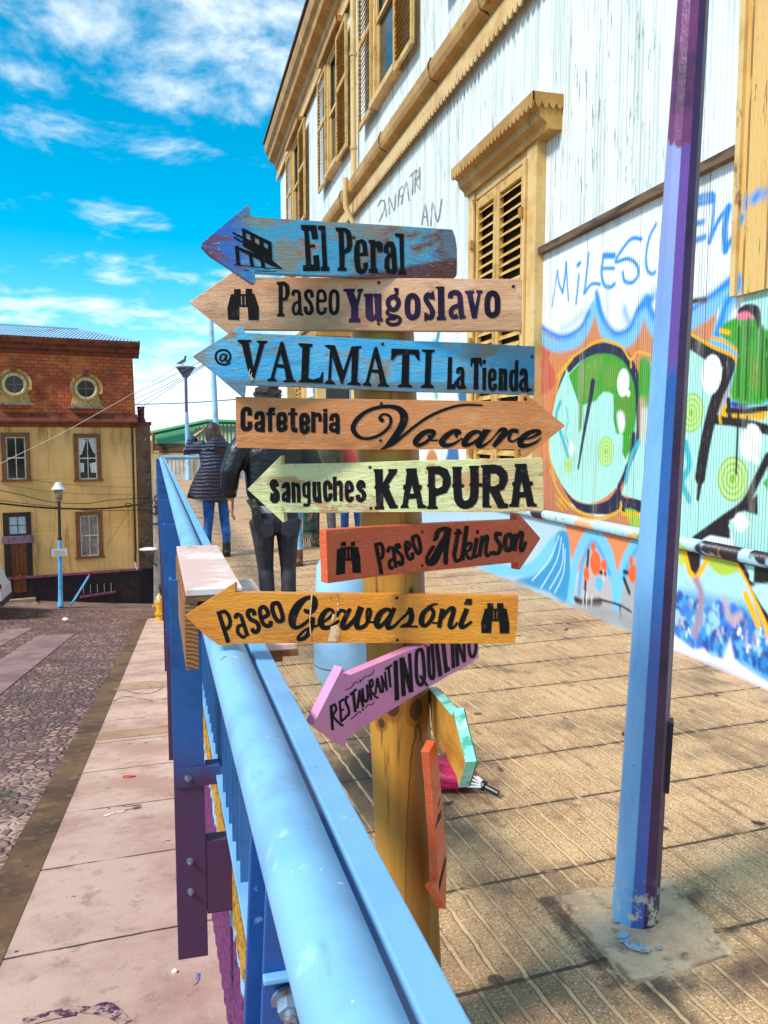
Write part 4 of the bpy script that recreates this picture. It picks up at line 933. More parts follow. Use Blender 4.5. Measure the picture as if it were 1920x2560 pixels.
# --- Cafeteria Vocare
s = Sign('terracotta arrow sign pointing right reading Cafeteria Vocare', 1.486, 8, conv(*D1, '76,52 80,47 600,62 1300,70')+conv(*D2, '900,90 1308,93 1310,47 1330,38 1345,48 1604,258 1609,268 1345,480 1330,487 1308,482 1298,432 900,430 400,434')+conv(*D1, '600,580 90,562 83,556'),
    m_board('board_vocare', '#d68a52', [('#c97a42', 5, .45, .62, .8, (1, 1, 2)), ('#e09a62', 9, .55, .68, .6, (1, 1, 3)), ('#a9602f', 16, .64, .70, .7, (1, 1, 3))], .4, (), .5), extra=.004, nails=((953, 1009), (951, 1101), (1313, 997)))
def f(d):
    d.frame(*D1); d.ws = .84
    d.s(58, '220,240 218,188 185,172 154,195 150,280 154,360 185,374 220,358 220,298').s(54, '288,278 290,228 325,216 350,240 350,408').s(48, '342,312 292,322 287,368 310,382 342,368')
    d.s(50, '475,182 438,178 426,205 426,403').l(34, '385,220 478,222').s(54, '514,308 574,302 572,235 540,224 513,242 511,330 518,378 548,382 576,368 576,330')
    d.s(54, '655,162 655,340 665,382 702,386').l(34, '606,220 702,222').s(54, '742,316 802,308 800,247 772,232 744,252 742,340 752,395 780,402 803,383 803,340')
    d.l(52, '862,200 862,410').s(42, '878,245 905,226 928,236 930,300').p('962,170 1005,170 1005,203 962,203').p('962,210 1005,212 1005,420 962,418').s(50, '1046,292 1050,247 1080,234 1106,255 1109,424').s(46, '1100,322 1047,332 1041,376 1066,392 1100,376')
    d.frame(840, 960, 5.925); d.ws = .95
    d.s(1, '705,520,36 680,535,70 650,500,50 690,450,35 770,460,42 812,520,48 792,620,48 700,720,48 560,790,50 420,808,45 310,760,66 252,660,78 300,540,75 430,420,62 600,352,55 780,332,60 920,362,85 1000,450,125 1000,560,120 930,700,110 820,850,95 740,930,60 655,968,14')
    d.frame(*D2)
    d.s(1, '327,430,8 403,390,26 475,333,22 570,257,21 664,195,21 788,143,20 900,118,17 1030,122,13')
    d.o(1, '645,305,36 600,328,42 560,375,44 575,402,32 625,385,26 672,345,26 686,310,34').s(1, '655,330,30 665,365,16 720,367,10')
    d.s(1, '850,350,14 845,325,28 868,312,28 845,298,26 790,325,40 745,375,46 765,402,38 820,395,24 890,352,12')
    d.o(1, '1010,310,24 960,315,36 915,360,44 900,398,36 950,393,24 1015,345,24').s(1, '1070,295,30 1040,330,46 1000,395,46 1030,408,24 1090,365,12 1130,318,12').p('1030,290 1095,292 1050,345 1020,330')
    d.s(1, '1125,325,14 1160,292,26 1190,300,36 1150,360,44 1105,412,30').s(1, '1150,375,12 1195,330,22 1240,300,34 1283,305,26').s(1, '1230,318,22 1215,360,22 1245,375,14 1290,345,10')
    d.s(1, '1285,365,10 1370,350,16 1430,315,26 1410,300,26 1350,318,36 1300,365,46 1300,402,40 1350,402,26 1405,380,18 1445,345,6')
s.draw('lettering', INK, f)
# --- Sanguches KAPURA
s = Sign('pale yellow green worn arrow sign reading Sanguches KAPURA', 1.339, -7, conv(*E1, '78,388 82,380 418,44 430,36 428,125 420,128 700,124 1100,115')+conv(*E2, '250,84 500,76 1000,68 1600,50 1612,54 1620,300 1622,520 1400,526 1000,530 300,530')+conv(*E1, '900,630 480,628 455,632 458,728 448,732'),
    m_board('board_kapura', '#d7d79a', [('#c6cb8d', 6, .45, .62, .7, (1, 1, 2)), ('#c08f5e', 9, .57, .61, .9, (1, 1, 2)), ('#a8783f', 22, .60, .66, .8, (1, 1, 2)), ('#e3e2ae', 12, .56, .66, .5, (1, 1, 3))], .6, [('#c0914e', 0, -.30, -.33, .75, .14), ('#c69663', 0, .13, .2, .5, .5)], .55), t=.028, nails=((925, 1168), (927, 1270)))
def f(d):
    d.frame(*E1); d.ws = .80
    d.s(62, '378,362 372,322 350,304 330,330 342,370 384,428 386,490 360,508 336,490 340,428').s(54, '452,378 458,347 484,332 500,360 500,525').s(46, '490,420 453,440 453,495 488,488')
    d.l(50, '551,313 558,525').s(48, '575,358 598,340 608,378 610,524').o(42, '685,330 662,350 665,440 690,460 710,440 708,345').l(42, '712,303 716,520').s(38, '716,510 706,550 655,548')
    d.s(52, '770,308 772,470 795,503 820,470').l(48, '814,308 828,530').s(54, '934,388 930,332 900,314 880,345 882,440 892,490 914,494 935,470 935,428').l(50, '980,255 985,510').s(46, '1000,342 1028,312 1045,345 1048,510')
    d.s(50, '1112,412 1160,390 1150,332 1126,314 1106,340 1106,450 1122,498 1150,498 1162,462').s(58, '1278,372 1275,327 1247,312 1226,345 1240,385 1280,425 1284,470 1256,498 1226,485 1223,443')
    d.frame(*E2); d.ws = 1
    d.p('128,165 200,165 205,495 145,495').p('245,150 330,148 325,178 235,310 205,345 200,275 252,182').p('205,320 245,300 318,465 333,468 332,497 262,500 192,360').p('115,150 200,150 200,180 125,180').p('130,478 212,478 212,507 130,507').l(24, '125,312 262,305')
    d.p('405,145 500,142 500,180 555,460 583,472 583,497 508,497 505,475 495,410 430,415 420,470 430,478 430,495 355,495 358,478 375,460 412,180 405,170|458,290 475,365 438,368').l(40, '380,310 425,310').l(40, '500,310 543,310')
    d.p('585,130 700,123 770,150 800,220 800,290 765,360 670,390 668,475 685,480 683,503 590,503 590,480 605,470 605,310 585,300 600,285 600,160 587,155|660,195 700,200 730,240 725,300 690,320 662,315')
    d.s(74, '855,130 858,290 872,425 930,466 998,420 1010,280 1006,120').p('810,132 900,128 900,150 815,155').p('960,125 1050,120 1050,140 965,145').l(30, '812,297 915,297').l(30, '965,290 1078,290')
    d.p('1065,115 1180,108 1250,125 1300,180 1305,250 1270,330 1230,345 1275,450 1308,455 1305,495 1220,497 1150,360 1140,355 1140,470 1160,475 1160,490 1080,490 1080,140 1065,135|1150,190 1200,190 1230,225 1225,280 1190,300 1150,300')
    d.p('1365,103 1470,103 1472,140 1535,450 1560,460 1558,482 1475,482 1460,400 1410,402 1400,470 1405,485 1315,485 1315,465 1335,450 1375,140 1365,130|1425,250 1445,350 1405,352').l(36, '1343,282 1398,282').l(36, '1478,278 1525,278')
s.draw('lettering', INK, f)
# --- Paseo Atkinson
s = Sign('red orange arrow sign tilted to the right reading Paseo Atkinson', 1.18, 38, conv(*FF, '72,158 400,136 900,108 1438,84 1440,40 1452,40 1602,212 1603,224 1460,438 1448,442 1446,390 1400,392 900,442 400,495 84,540'),
    m_board('board_atkinson', '#d4572f', [('#c44a28', 5, .45, .6, .8, (1, 1, 2)), ('#dd6f43', 9, .55, .68, .6, (1, 1, 3)), ('#a33a1e', 14, .62, .70, .7, (1, 1, 3))], .3, (), .5), t=.024, nails=((1056, 1330), (1056, 1414)))
def f(d):
    d.frame(*FF)
    d.p('150,300 178,282 215,278 250,276 302,280 318,360 322,465 262,465 258,378 210,378 208,470 145,480 148,380|216,298 223,298 224,362 218,362|240,298 247,298 248,364 242,364').p('178,245 215,240 215,272 178,275').p('250,242 280,240 280,272 252,274')
    d.ws = .9; d.l(32, '428,250 470,475').s(28, '432,262 465,257 480,300 475,350 450,362').s(28, '512,318 525,287 550,292 560,340 572,428').s(26, '555,365 527,385 532,428 555,428')
    d.s(30, '600,292 590,264 573,277 582,310 615,345 620,393 600,403 590,378').s(28, '648,310 672,275 660,247 642,257 648,320 667,363 690,358 690,318').o(30, '712,200 692,216 702,270 727,323 748,308 743,250 730,207')
    d.s(1, '838,235,14 860,215,36 870,175,40 905,150,34 950,150,34').p('915,140 972,146 948,300 945,400 930,410 912,395 912,280').s(1, '950,160,24 900,260,50 845,370,70 805,395,40 795,355,26 825,300,30 845,270,26').l(16, '850,312 945,295')
    d.l(34, '1022,150 988,340').s(28, '988,330 1002,378 1030,372 1045,350').l(22, '990,182 1046,176').l(36, '1080,128 1046,375').s(24, '1060,285 1095,252 1112,262 1100,300 1072,312 1095,360 1125,352 1135,330')
    d.l(32, '1152,215 1128,345').p('1145,165 1163,154 1168,182 1150,190').s(18, '1124,345 1145,352 1172,322').l(32, '1192,200 1170,350').s(28, '1180,270 1212,208 1228,215 1215,300 1225,342 1258,318')
    d.s(32, '1330,192 1292,184 1292,222 1320,270 1308,318 1274,326 1265,308').o(36, '1382,192 1356,218 1358,290 1385,300 1404,260 1400,205').l(34, '1432,185 1420,310').s(28, '1428,250 1460,180 1478,190 1462,285 1478,303 1502,240')
s.draw('lettering', INK, f)
# --- Paseo Gervasoni
s = Sign('mustard yellow arrow sign reading Paseo Gervasoni with binoculars at its right end', 1.03, -2, conv(*G1, '52,340 55,328 510,30 518,36 520,118 1200,132')+conv(*G2, '500,95 900,100 1300,108 1610,112 1600,330 1578,535 1000,537 400,532')+conv(*G1, '900,596 500,602 480,612 420,620 365,614 235,522'),
    m_board('board_gervasoni', '#d8891c', [('#c9761a', 4, .45, .62, .8, (1, 1, 2)), ('#e29a2c', 8, .55, .68, .6, (1, 1, 3)), ('#a85c14', 15, .64, .72, .7, (1, 1, 3))], .5, (), .45), t=.022, extra=.004, nails=((993, 1600), (992, 1495)))
def f(d):
    d.frame(*G1); d.ws = .9
    d.l(46, '360,295 455,590').s(40, '372,308 420,298 455,332 473,400 453,450 412,462').s(42, '522,365 532,328 565,332 585,372 636,530').s(38, '588,422 547,442 547,500 590,536 613,526')
    d.s(46, '703,335 690,293 652,288 638,322 662,367 718,397 742,440 728,483 697,487 676,455').s(44, '768,360 830,322 800,258 762,262 752,310 777,400 815,432 853,422 850,385').o(46, '905,217 872,232 872,290 907,373 945,388 968,363 953,290 928,227')
    d.s(1, '1175,270,16 1185,292,44 1230,300,50 1268,250,60 1262,175,55 1195,170,44 1120,230,80 1065,330,90 1060,420,70 1105,448,40 1175,410,38 1235,352,26').s(1, '1255,350,40 1240,440,50 1190,530,46 1125,562,38 1115,535,30 1180,470,26 1275,432,24')
    d.s(1, '1270,440,24 1360,390,26 1440,320,34 1425,280,34 1370,295,50 1325,380,66 1350,445,54 1420,440,40 1500,380,30')
    d.s(1, '1480,350,20 1500,295,44 1540,285,30 1560,305,34 1610,270,20').s(1, '1605,268,36 1560,350,54 1530,430,56 1560,455,40 1620,410,30 1665,350,28')
    d.frame(*G2)
    d.s(1, '190,205,64 150,330,62 160,392,50 225,375,40 268,290,36 272,235,34 245,235,26 245,330,24 325,345,20').s(1, '10,395,50 60,385,40 130,310,30 190,210,22')
    d.o(1, '425,228,38 365,262,58 330,340,66 345,388,44 405,345,40 460,260,40').s(1, '492,215,44 440,330,52 430,392,48 480,385,34 530,340,28')
    d.s(1, '515,350,22 605,265,30 632,212,36').s(1, '635,215,44 645,300,56 618,362,50 560,382,36').l(20, '540,384 702,384').o(1, '805,218,40 748,270,54 735,350,58 770,376,36 825,318,44 842,250,40').s(1, '790,212,34 845,184,24 886,180,10').s(1, '830,350,16 880,352,22 905,345,20')
    d.s(1, '925,222,50 905,320,46 893,395,44').s(1, '905,335,24 975,235,40 1025,230,46 990,370,52 1020,392,28 1060,345,22').s(1, '1145,222,50 1090,365,52 1118,386,38 1188,338,26').p('1140,132 1190,135 1188,190 1112,185')
    d.p('1328,172 1380,172 1380,222 1415,222 1415,172 1470,172 1475,218 1500,222 1525,350 1525,445 1440,445 1435,335 1368,335 1362,442 1275,442 1272,345 1305,225 1328,220|1380,240 1388,240 1390,318 1382,318|1412,240 1420,240 1420,318 1412,318')
s.draw('lettering', INK, f)
def f(d):
    d.frame(*G1).p('1236,126 1250,126 1238,260 1226,400 1238,520 1246,582 1236,582 1222,470 1218,380 1226,250').p('1420,440 1490,415 1502,450 1500,570 1470,580 1395,580 1400,540 1415,490').p('1440,315 1462,330 1440,400 1425,370').l(10, '1415,150 1418,185').l(14, '1480,130 1478,190').l(14, '1490,210 1488,240').p('1480,275 1500,270 1490,300')
s.draw('chipped_paint', pm('bare_chip2', '#d9b58a', [('#a8702f', 30, .48, .6, .9), ('#efe0c8', 18, .58, .66, .8)], .7), f, .0012)
# --- Restaurant INQUILINO
s = Sign('pink arrow sign slanting down to the left reading RESTAURANT INQUILINO', .87, 45, conv(*II, '85,816 90,808 352,290 360,288 372,380 1040,100 1612,-130 1610,200 1480,290 1350,355 900,625 392,938 388,1026 378,1030'),
    m_board('board_inquilino', '#e08ab2', [('#d074a4', 5, .42, .62, .8, (1, 1, 1.6)), ('#c08a6e', 7, .58, .68, .8, (1, 1, 2)), ('#e29ac8', 9, .56, .68, .6, (1, 1, 2))], .25, [('#c33a92', 2, -.05, -.09, .5, .08)], .5), t=.024)
def f(d):
    d.frame(*II); d.ws = .82
    d.l(32, '250,640 265,868').s(26, '255,648 285,632 297,680 270,738 335,812 365,826').l(26, '330,600 345,790').l(26, '324,612 370,582').l(22, '336,692 370,675').l(24, '340,792 387,752').s(28, '412,557 388,572 388,618 410,660 415,718 383,748')
    d.l(26, '425,545 487,488').l(32, '455,520 475,702').l(26, '494,668 515,498').l(30, '513,500 547,655').l(16, '500,612 537,585').s(28, '540,480 550,575 570,605 590,570 582,448').l(28, '606,410 620,592').s(22, '605,422 630,403 635,455 613,490 660,560 688,568')
    d.l(22, '660,540 675,388').l(28, '677,385 712,528').l(14, '668,472 705,450').l(24, '732,522 716,370').l(24, '712,365 768,505').l(22, '766,500 748,330').l(22, '748,308 812,268').l(28, '782,290 798,475')
    d.p('825,235 865,220 880,585 840,600').p('880,205 925,192 972,370 958,165 990,155 1010,515 970,525 930,375 942,550 902,557').o(38, '1066,128 1038,172 1040,380 1066,450 1098,430 1112,350 1094,150').l(30, '1070,365 1140,462').s(38, '1147,95 1156,330 1178,392 1200,345 1180,72')
    d.p('1205,75 1240,60 1278,365 1240,380').p('1265,55 1300,42 1328,292 1344,282 1348,318 1298,347').p('1352,26 1380,13 1395,293 1364,303').p('1388,12 1420,0 1470,175 1455,-15 1487,-25 1495,240 1465,248 1427,115 1435,275 1402,285').o(32, '1535,0 1522,80 1535,175 1560,192 1584,140 1585,40 1565,-15')
    d.s(8, '375,500 430,480 470,432 497,428 500,440').p('520,392 528,410 520,432 512,410').s(8, '540,408 560,378 610,362 640,335 648,312').s(8, '430,770 468,742 505,702 522,700 520,714').p('543,658 551,678 543,698 535,678').s(8, '568,668 590,635 630,632 648,605').p('1110,88 1122,78 1130,90 1120,102')
s.draw('lettering', INK, f)
# --- two boards on the right of the post, seen almost edge on
a = at_d(1000 + 285 / 3.686, 1680 + 180 / 3.686, 1.80); b = at_d(1000 + 610 / 3.686, 1680 + 950 / 3.686, 1.50); e = Vector((b.x - a.x, b.y - a.y, 0)).normalized(); nv = Vector((-e.y, e.x, 0)); nv = nv if nv.dot(FH) < 0 else -nv
s = Sign('bare wood arrow board with mint green edges jutting right from the post', 0, 0, conv(*JJ, '262,150 345,240 480,405 488,392 492,345 520,480 560,640 606,838 590,900 538,1064 520,960 430,800 340,655 296,560'), pm('raw_board', '#c8923c', [('#a06a24', 6, .45, .62, .7, (1, 1, 4)), ('#7c5020', 2, .55, .66, .6)], .55, bumps=[(30, .3, .004, (1, 1, 5))]), t=.020, pc=a, nvec=nv)
pts = conv(*JJ, '262,150 345,240 480,405 488,392 492,345 520,480 560,640 606,838 590,900 538,1064')
mb = MB(); P = [on_pl(x, y, s.p, s.n) for x, y in pts]
for i in range(len(P) - 1): mb.obox(P[i] - s.n * .0205 + (P[i + 1] - P[i]) * 0, P[i + 1] - P[i], s.n * .021, Vector((0, 0, .0022)) + (Vector((0, 0, 0)) if i < 7 else Vector((-e.x, -e.y, 0)) * -.002))
mb.build('painted_edge', pm('mint_paint', '#8fe0cf', [('#2f9a78', 30, .5, .62, .8), ('#d9f7f0', 14, .55, .65, .7)], .5), s.root)
mb = MB(); P = [on_pl(x, y, s.p - s.n * .0208, s.n) for x, y in pts]; mb.prism([on_pl(x, y, s.p, s.n) - s.n * .0215 for x, y in conv(*JJ, '262,150 345,240 480,405 488,392 492,345 520,480 560,640 606,838 590,900 538,1064 520,960 430,800 340,655 296,560')], -s.n * .002); mb.build('painted_face', pm('green_paint', '#2c7a4c', [('#1c5a34', 8, .5, .62, .8)], .5), s.root)
a = at_d(1000 + 270 / 3.686, 1680 + 1000 / 3.686, 1.60); b = at_d(1000 + 425 / 3.686, 1680 + 1700 / 3.686, 1.78); e = Vector((b.x - a.x, b.y - a.y, 0)).normalized(); nv = Vector((e.y, -e.x, 0)); nv = nv if nv.dot(FH) < 0 else -nv
s = Sign('orange red arrow board seen nearly edge on, lowest on the right of the post', 0, 0, conv(*JJ, '272,735 326,632 345,690 385,1150 430,1650 432,1750 422,2190 300,1975 352,1922 330,1500 300,1050'), m_board('board_edge_orange', '#d8653a', [('#c8542c', 6, .45, .6, .8, (1, 1, 2)), ('#a8431f', 14, .6, .7, .7, (1, 1, 2))], .3, (), .5), t=.018, pc=a, nvec=nv)
def f(d): d.frame(*JJ).l(6, '352,1240 372,1165').l(6, '345,1370 362,1300').l(7, '330,1440 345,1380').l(7, '350,1400 352,1340').l(7, '362,1380 366,1310').l(7, '374,1350 378,1270').p('360,1940 424,1690 428,1740 366,2020')
s.draw('lettering', INK, f)
# ================================================================= BLUE RAILING AND THINGS ON IT
BLUE = pm('pale_blue_gloss_paint', '#7fb4da', [('#6fa4d0', 5, .45, .65, .7), ('#a9d5f2', 18, .62, .72, .5), ('#5c8fbd', 60, .68, .72, .7), ('#dfeef8', 34, .70, .72, .9), ('#66708f', 3.5, .54, .72, .55), ('#4f6f96', 11, .60, .70, .5, (1, .25, 1)), ('#6a4634', 24, .705, .725, .9)], .42, bumps=[(7, .08, .01), (70, .14, .003, (1, .2, 1))])
BLUE2 = pm('pale_blue_bar_paint', '#78aed8', [('#689cca', 4, .45, .65, .7), ('#a9d5f2', 22, .64, .72, .5), ('#35608c', 45, .70, .73, .8)], .36, bumps=[(9, .08, .008)])
t = NT('post_paint_and_shade'); x, y, z = t.xyz()
col = t.mix(t.step(t.noise(5, t.pos, 5), .45, .65), srgb('#225a9a'), srgb('#194a84'))
zz = t.math('ADD', z, t.math('MULTIPLY', t.math('SUBTRACT', t.noise(5, t.pos, 4), .5), .45))
col = t.mix(t.step(zz, .34, .10), col, srgb('#4a2c50')); col = t.mix(t.step(t.noise(50, t.pos, 4), .66, .72, .6), col, srgb('#2a1c22'))  # purple shadow tone put into the paint colour towards the foot
t.bump(t.noise(30, t.pos, 5), .15, .004); M_POST = t.done(col, .42)
BOLT = pm('weathered_bolt', '#8fa0b4', [('#7c4a2c', 40, .5, .62, .8)], .4, .6)
rail = thing('railing', 'pale blue steel railing along the promenade edge with a fat tube on top', 'railing', (rail_x(1), 1, 0))
RZ = .95; yb = 20.5
mb = MB(); pts = [(rail_x(y_), y_, RZ) for y_ in (-1, 0, 1, 2, 4, 8, 14, 20.2)]
cx, cy = rail_x(20.5), 20.55
pts += [(cx + .02, 20.5, RZ), (cx + .12, 20.8, RZ), (cx + .3, 21.0, RZ), (cx + .6, 21.1, RZ), (2.0, 21.6, RZ)]
mb.tube(pts, .0435, 28); mb.build('hand_rail', BLUE, rail, smooth=True)
def along(mb, off0, off1, z0, z1, ya=-1, yb_=20.2):
    mb.add([(rail_x(Y) + o, Y, z) for Y in (ya, yb_) for o, z in ((off0, z0), (off1, z0), (off1, z1), (off0, z1))], [(0, 1, 2, 3), (7, 6, 5, 4), (0, 4, 5, 1), (1, 5, 6, 2), (2, 6, 7, 3), (3, 7, 4, 0)])
mb = MB(); along(mb, .050, .089, .938, .968); mb.build('flat_rail', BLUE2, rail, bevel=.003)
mb = MB(); along(mb, .040, .092, .185, .20, 1.2, 20.2); mb.build('bottom_rail', BLUE2, rail, bevel=.002)
YB = 2.19; n1 = 0; rest = MB(); PICK = pm('baluster_paint', '#34699f', [('#2a5c98', 9, .45, .6, .8)], .4)
pk = None; k = 0
while YB < 20.1:
    if all(abs(YB - (2.95 + 1.95 * i)) > .045 for i in range(10)):
        X = rail_x(YB) + .068
        if k < 96:
            b_ = MB(); b_.box(X - .016, X + .016, YB - .005, YB + .005, .20, .936); b_.build('baluster', PICK, rail)
        else: rest.box(X - .016, X + .016, YB - .005, YB + .005, .20, .936)
        k += 1
    YB += .12
o = rest.build('baluster_run', PICK, rail); o['kind'] = 'stuff'
def nut(q, ax, r_, parent, name='bolt'):
    b_ = MB(); ax = Vector(ax).normalized(); q = Vector(q)
    b_.lathe(q, [(r_ * 1.5, -.002), (r_ * 1.5, .003)], 20, ax); b_.lathe(q + ax * .003, [(r_ * 1.05, 0), (r_ * 1.05, r_ * .85), (r_ * .95, r_ * 1.0)], 6, ax); b_.lathe(q + ax * (.003 + r_), [(r_ * .55, -.004), (r_ * .55, r_ * .9), (r_ * .45, r_ * 1.0)], 14, ax)
    return b_.build(name, BOLT, parent, smooth='auto')
for i in range(10):
    Y = 2.95 + 1.95 * i; Xc = rail_x(Y) - .058
    b_ = MB(); b_.box(Xc - .055, Xc + .055, Y, Y + .012, -.51, .94); b_.box(Xc - .055, Xc - .045, Y + .012, Y + .075, -.51, .94); b_.box(Xc + .045, Xc + .055, Y + .0121, Y + .075, -.51, .90)
    ps = b_.build('post', M_POST, rail, bevel=.0015)
    b_ = MB(); b_.box(Xc - .05, Xc + .112, Y - .008, Y - .0005, .165, .235); b_.box(Xc + .06, Xc + .112, Y - .0005, Y + .06, .225, .235); b_.build('clamp_plate', M_POST, ps)
    b_ = MB(); b_.box(Xc + .056, wall_x(Y) + .03, Y + .002, Y + .012, -.34, -.06); b_.box(Xc + .0562, wall_x(Y) + .03, Y + .0122, Y + .07, -.35, -.06); b_.build('wall_bracket', M_POST, ps)
    if i < 5:
        for zz_ in (.20, -.125, -.245): nut((Xc - .004, Y - (.0085 if zz_ > 0 else .0005), zz_), (0, -1, -.15), .0085, ps)
# nearest stanchion: a pair of plates under the tube
for Y, x0, x1 in ((1.10, .0915, .19), (.978, .1003, .20)):
    b_ = MB(); pr = [(x0 + .012, Y, .905), (x0 + .003, Y, .897), (x0, Y, .88), (x0 - .018, Y, .5), (x0 - .02, Y, -.5), (x1, Y, -.5), (x1, Y, .905)]
    b_.prism(pr, (0, .010, 0)); ps = b_.build('post', pm('near_post_paint', '#1d549c', [('#17468a', 6, .45, .62, .8), ('#8fb8e0', 24, .66, .72, .8), ('#5b3a40', 30, .69, .74, .8)], .35, bumps=[(18, .25, .006), (70, .12, .003)]), rail, bevel=.0022)
b_ = MB(); b_.box(.094, .20, .962, .9775, .757, .765); b_.build('rib', BLUE2, ps, bevel=.002)
nut((.129, .977, .722), (-.1, -1, -.3), .0165, ps)
# far end: rail turns across the promenade
# ---- wooden saddle box over the rail with a shelf on the promenade side
PINKT = pm('rubbed_pink_top', '#d9b3a6', [('#eadbd2', 7, .50, .64, .8), ('#b98a76', 14, .60, .68, .7, (1, .3, 1))], .5, bumps=[(40, .15, .003)])
ROUGHW = pm('rough_sawn_wood', '#8a5a30', [('#5a3519', 16, .45, .6, .8, (1, .12, 1)), ('#b9814a', 7, .52, .66, .7, (1, .15, 1))], .7, bumps=[(60, .5, .004, (1, .1, 1))])
t = NT('plank_end_grain'); mp = t.n('ShaderNodeMapping'); t.l(t.pos, mp.inputs[0]); mp.inputs['Location'].default_value = (-.0, 0, -.7)
wv = t.n('ShaderNodeTexWave', wave_type='RINGS', rings_direction='Y'); wv.inputs['Scale'].default_value = 26; wv.inputs['Distortion'].default_value = 3.5; wv.inputs['Detail'].default_value = 3; t.l(mp.outputs[0], wv.inputs[0])
col = t.mix(wv.outputs[1], srgb('#6b4524'), srgb('#b07a46')); t.bump(wv.outputs[1], .3, .003); ENDW = t.done(col, .7)
bx = thing('wooden_box', 'open ended wooden box saddled over the blue rail with a rubbed pinkish top', 'box', (rail_x(2.75), 2.75, RZ))
def along_r(x0, x1, y0, y1, z0, z1):
    mb = MB(); k_ = -.0234
    mb.add([(xx + k_ * (Y - 2.25), Y, z) for Y in (y0, y1) for xx, z in ((x0, z0), (x1, z0), (x1, z1), (x0, z1))], [(0, 1, 2, 3), (7, 6, 5, 4), (0, 4, 5, 1), (1, 5, 6, 2), (2, 6, 7, 3), (3, 7, 4, 0)]); return mb
along_r(.022, .178, 2.26, 3.2, 1.012, 1.03).build('top_board', PINKT, bx, bevel=.002)
along_r(.022, .178, 2.262, 3.195, .995, 1.0115).build('top_liner', ROUGHW, bx, bevel=.001)
sb = along_r(.018, .054, 2.27, 3.2, .80, .9945).build('side_board', ROUGHW, bx, bevel=.002)
along_r(.0185, .0535, 2.2685, 2.2699, .801, .994).build('end_grain', ENDW, sb)
along_r(.147, .176, 2.27, 3.2, .885, .9945).build('side_board', ROUGHW, bx, bevel=.002)
along_r(.054, .147, 2.30, 2.33, .975, .9945).build('cross_strip', ROUGHW, bx)
sh = along_r(.178, .315, 2.16, 3.22, .868, .884).build('shelf', PINKT, bx, bevel=.002)
along_r(.155, .318, 2.158, 3.215, .85, .8675).build('shelf_plank', ROUGHW, bx, bevel=.002)
along_r(.16, .28, 2.2, 2.24, .825, .8495).build('shelf_cleat', ROUGHW, bx)
# ================================================================= ACROSS THE STREET
HP0, HE, HN = Vector((-1.52, 30.96, 0)), Vector((.977, .215, 0)), Vector((.215, -.977, 0))
def HP(u, z, o=0): return HP0 + HE * u + HN * o + Vector((0, 0, z))
def hbox(mb, u0, u1, z0, z1, o0, o1): return mb.obox(HP(u0, z0, o0), HE * (u1 - u0), HN * (o1 - o0), Vector((0, 0, z1 - z0)))
def hprof(mb, prof, u0, u1): mb.rings([[HP(u0, z, o) for o, z in prof], [HP(u1, z, o) for o, z in prof]])
def hcrop(ox, oy, k): return lambda x, y, o=0: on_pl(ox + x / k, oy + y / k, HP(0, 0, o), HN)
t = NT('yellow_sheet_wall'); x, y, z = t.xyz()
col = srgb('#eeb872'); col = t.mix(t.step(t.noise(.5, t.pos, 6), .42, .64, .8), col, srgb('#dba45a'))
col = t.mix(t.step(t.noise(1.1, t.pos, 6, .7, 0, (2.2, 2.2, .25)), .54, .72, .75), col, srgb('#8f5a22'))
col = t.mix(t.math('MULTIPLY', t.step(z, .9, 2.0), t.step(t.noise(1.6, t.pos, 5, .7, 0, (2.2, 2.2, .3)), .42, .62, .8)), col, srgb('#8a5a24'))
col = t.mix(t.step(t.noise(1.3, t.pos, 4), .58, .7, .6), col, srgb('#e8bb6c'))
sx_ = t.step(t.math('ABSOLUTE', t.math('SUBTRACT', t.math('FRACT', t.math('DIVIDE', x, .86)), .5)), .49, .497); sz_ = t.step(t.math('ABSOLUTE', t.math('SUBTRACT', t.math('FRACT', t.math('DIVIDE', z, 1.83)), .5)), .494, .499)
col = t.mix(t.math('MULTIPLY', t.math('MAXIMUM', sx_, sz_), .45), col, srgb('#6b4820'))
t.bump(t.math('SINE', t.math('MULTIPLY', x, 80)), .15, .01); M_YEL = t.done(col, .7)
def m_shingle():
    t = NT('rust_shingles'); x, y, z = t.xyz()
    cb = t.n('ShaderNodeCombineXYZ'); t.l(x, cb.inputs[0]); t.l(z, cb.inputs[1])
    br = t.n('ShaderNodeTexBrick'); t.l(cb.outputs[0], br.inputs['Vector']); br.inputs['Scale'].default_value = 1; br.inputs['Brick Width'].default_value = .24; br.inputs['Row Height'].default_value = .13; br.inputs['Mortar Size'].default_value = .011
    br.inputs['Color1'].default_value = srgb('#cf6830') + (1,); br.inputs['Color2'].default_value = srgb('#b55226') + (1,); br.inputs['Mortar'].default_value = srgb('#74341a') + (1,)
    col = t.mix(t.step(t.noise(.55, t.pos, 6), .46, .62, .7), br.outputs[0], srgb('#7a3019')); col = t.mix(t.step(t.noise(1.4, t.pos, 6, .7), .48, .66, .75), col, srgb('#d2783c')); col = t.mix(t.step(t.noise(3, t.pos, 5, .7, 0, (2, 2, .4)), .64, .72, .6), col, srgb('#4c1c14'))
    t.bump(t.math('SUBTRACT', t.noise(12, t.pos, 5), br.outputs[1]), .5, .02); return t.done(col, .75)
M_SHI = m_shingle()
t = NT('corrugated_blue_roof'); x, y, z = t.xyz()
rip = t.math('SINE', t.math('MULTIPLY', x, 6.2832 / .125)); col = t.mix(t.step(t.noise(.9, t.pos, 5), .5, .66, .5), srgb('#a9cbe2'), srgb('#6f95b4')); col = t.mix(t.step(t.noise(.6, t.pos, 4, .6, 0, (2, .5, 1)), .62, .70, .6), col, srgb('#8f6a58'))
t.bump(rip, 1.0, .05); M_CROOF = t.done(col, .4)
